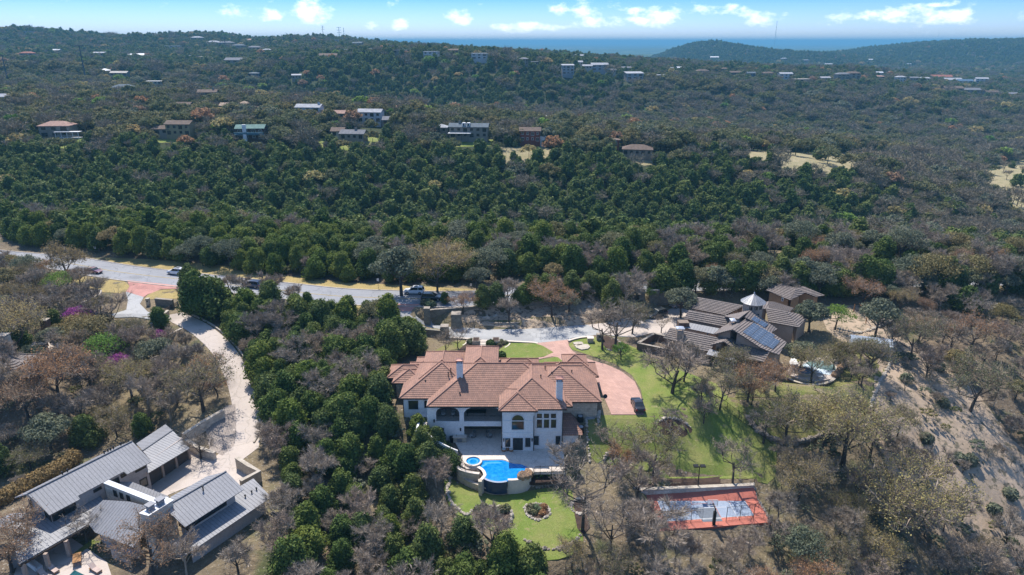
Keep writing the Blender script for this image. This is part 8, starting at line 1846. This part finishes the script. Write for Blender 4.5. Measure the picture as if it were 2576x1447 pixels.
# long hedge behind the metal roofed house
hl = [P(u, v, LZ) for u, v in ((-40,1300),(40,1262),(110,1222),(180,1185),(204,1165))]; hs_ = smooth_line(hl, 6)
clump('hedge', 'long tawny hedge running behind the metal roofed house', 'hedge', [(q.x-1.5, q.y+.5, LZ+.6, 1.5, 1.0) for q in hs_], foliage_mat('tawny_hedge', [(.26,.18,.08),(.22,.17,.07)], .2), 6500, .22)
for k_, l_ in REST.items():
    a_ = np.array(l_); stand(NAMES[k_][0].replace('_tree', '')+'_'+('bright' if k_ == 'cedar_bright' else k_.split('_')[0])+'_grove', {'cedar': 'dark green cedars standing close together beyond the road', 'cedar_bright': 'bright green cedars standing close together beyond the road'}.get(k_, KINDD[k_]+'s mixed into the woods on both sides of the road'), None, a_[:, :3], a_[:, 3], joined(k_))
# undergrowth
U_ = np.array(UNDER); UV = [me for me in (low_me('bare', 701, 260, .05), low_me('bare', 702, 300, .05), low_me('grey_oak', 703, 160, .5), low_me('oak', 704, 160, .5))]
for k in range(1, 4): pass
o_ = stand('undergrowth', 'brushwood and low bushes covering the ground under the trees', None, U_, RNG.uniform(.16, .42, len(U_)), UV); o_['category'] = 'brush'
print('counts', COUNT, {k: len(v) for k, v in REST.items()})
# ------------------------------------------------------------------ woods beyond the road
LOW = {'cedar': [low_me('cedar', 500+k, 900, .48) for k in range(5)], 'oak': [low_me('oak', 520+k, 900, .45) for k in range(4)],
       'bare': [low_me('bare', 540+k, 520, .085) for k in range(4)], 'grey_oak': [low_me('grey_oak', 560+k, 480, .6) for k in range(2)],
       'lime': [low_me('lime', 570, 420, .6)], 'yellow': [low_me('yellow', 571, 420, .6)], 'orange': [low_me('orange', 572, 420, .6)]}
def visible_far(x, y, z):
    """drop trees hidden behind a hill: walk the line of sight back to the camera"""
    vis = np.ones(len(x), bool)
    for t in np.linspace(.12, .97, 40):
        hx, hy = x*t, y*t; ht = CAM_H + (z+9-CAM_H)*t
        ok = hy < 230
        vis &= ok | (H(hx, hy) < ht + 3)
    return vis
C_ = scatter_far(); X, Y, SP = C_[:, 0], C_[:, 1], C_[:, 2]
keep = np.ones(len(X), bool)
dr, _ = None, None
dmin = np.full(len(X), 1e9)
for i in range(len(road_s)-1):
    d, _t = seg_dist(X, Y, road_s[i], road_s[i+1]); dmin = np.minimum(dmin, d)
keep &= dmin > 15
for pl in MEADOWS: keep &= ~(inside(X, Y, pl) & (RNG.uniform(size=len(X)) > .07))
for (hx, hy, hr) in HOUSE_DISCS:
    keep &= np.hypot(X-hx, Y-hy) > hr
    # a short gap on the near side, so that the house shows over the trees
    k = hr*1.0; keep &= np.hypot(X-hx*(1-k/hy), Y-hy*(1-k/hy)) > hr*.9
X, Y, SP = X[keep], Y[keep], SP[keep]; Z = H(X, Y)
U, V = proj(X, Y, Z)
k = (U > -60) & (U < 2640) & (V < 760); X, Y, Z, U, V, SP = (a[k] for a in (X, Y, Z, U, V, SP))
k = visible_far(X, Y, Z); X, Y, Z, U, V, SP = (a[k] for a in (X, Y, Z, U, V, SP))
print('far trees', len(X))
Wm = mix_at(U, V, X, Y); r_ = RNG.uniform(size=len(X)); cs = np.cumsum(Wm, 1); SPEC = (r_[:, None] > cs).sum(1)
# thin the ridge with the houses a little so that grass and roofs show
thin = (V > 250) & (V < 395) & (U < 1700) & (RNG.uniform(size=len(X)) < .22); thin |= (V < 235) & (RNG.uniform(size=len(X)) < .06)
SC = np.where(SP < 5, SP/5.0, SP/6.2) * RNG.choice([.68, .85, 1.0, 1.12, 1.32], len(X)) * RNG.uniform(.88, 1.12, len(X)); SC = np.where((Y > 355) & (Y < 850) & (SPEC > 0), SC*1.6, SC*np.where(Y < 360, 1.2, 1.08)); SC = np.clip(SC, .62, 3.0); SC = np.where(Y > 1500, SC*.8, SC)
DIST = np.hypot(X, Y)
for code, kinds, lab in ((0, ['cedar'], 'dense dark green cedars covering the valley slope and the far hills'), (1, ['oak'], 'rounded olive-brown live oaks spread over the ridges beyond the valley'), (2, ['bare'], 'leafless grey-brown trees filling the valley floor beyond the ridge'),
                         (3, ['grey_oak'], 'pale grey-green trees scattered through the far woods'), (4, ['lime', 'yellow', 'orange'], 'yellow-green and rust coloured trees dotted through the far woods')):
    sel = np.where((SPEC == code) & ~thin)[0]; sel = sel[np.argsort(DIST[sel])]
    nind = {0: max(0, 300-COUNT.get('cedar_tree', 0)), 1: 30, 2: max(0, 300-COUNT.get('bare_tree', 0)), 3: 5, 4: 6}[code]
    near = sel[:nind]; rest = sel[nind:] if nind else sel
    kk = {0: 'cedar', 1: 'oak', 2: 'bare', 3: 'grey_oak', 4: 'yellow'}[code]
    for i in near:
        side = 'left' if U[i] < 860 else ('middle' if U[i] < 1720 else 'right')
        lab2 = {0: 'dark green cedar in the wood on the valley slope beyond the road, %s part', 1: 'olive-brown live oak standing in the cedar wood beyond the road, %s part', 2: 'leafless grey tree among the cedars on the slope beyond the road, %s part',
                3: 'pale grey-green tree in the wood beyond the road, %s part', 4: 'yellowish tree in the dark wood beyond the road, %s part'}[code] % side
        g = {0: 'cedars on the valley slope, ', 1: 'oaks on the valley slope, ', 2: 'bare trees on the valley slope, ', 3: 'grey-green trees on the valley slope, ', 4: 'yellowish trees on the valley slope, '}[code] + side
        tree(kk, X[i], Y[i], SC[i]*1.0, lab2, g, Z[i])
    nm = {0: 'cedar_wood', 1: 'live_oak_wood', 2: 'bare_wood', 3: 'grey_green_wood', 4: 'spring_leaved_wood'}[code]
    vs = sum([LOW[q] for q in kinds], [])
    stand(nm, lab, kinds, np.stack([X[rest], Y[rest], Z[rest]-.2], 1), SC[rest], vs)
    print(nm, len(rest))
HAZE_D = 0.00016; HAZE_C = (.19,.49,.69,1)
# ------------------------------------------------------------------ air: pale haze round the whole scene
hz_ = MB(); hz_.box(-22000, 22000, -2500, 38000, -140, 112); hz = hz_.build('haze'); tag(hz, kind='stuff'); 
hm = bpy.data.materials.new('haze'); hm.use_nodes = True; ht = hm.node_tree; ht.nodes.clear()
ho = ht.nodes.new('ShaderNodeOutputMaterial'); pv = ht.nodes.new('ShaderNodeVolumePrincipled'); pv.inputs['Density'].default_value = HAZE_D; pv.inputs['Color'].default_value = HAZE_C; pv.inputs['Anisotropy'].default_value = 0
ht.links.new(pv.outputs[0], ho.inputs['Volume']); hz.data.materials.append(hm)
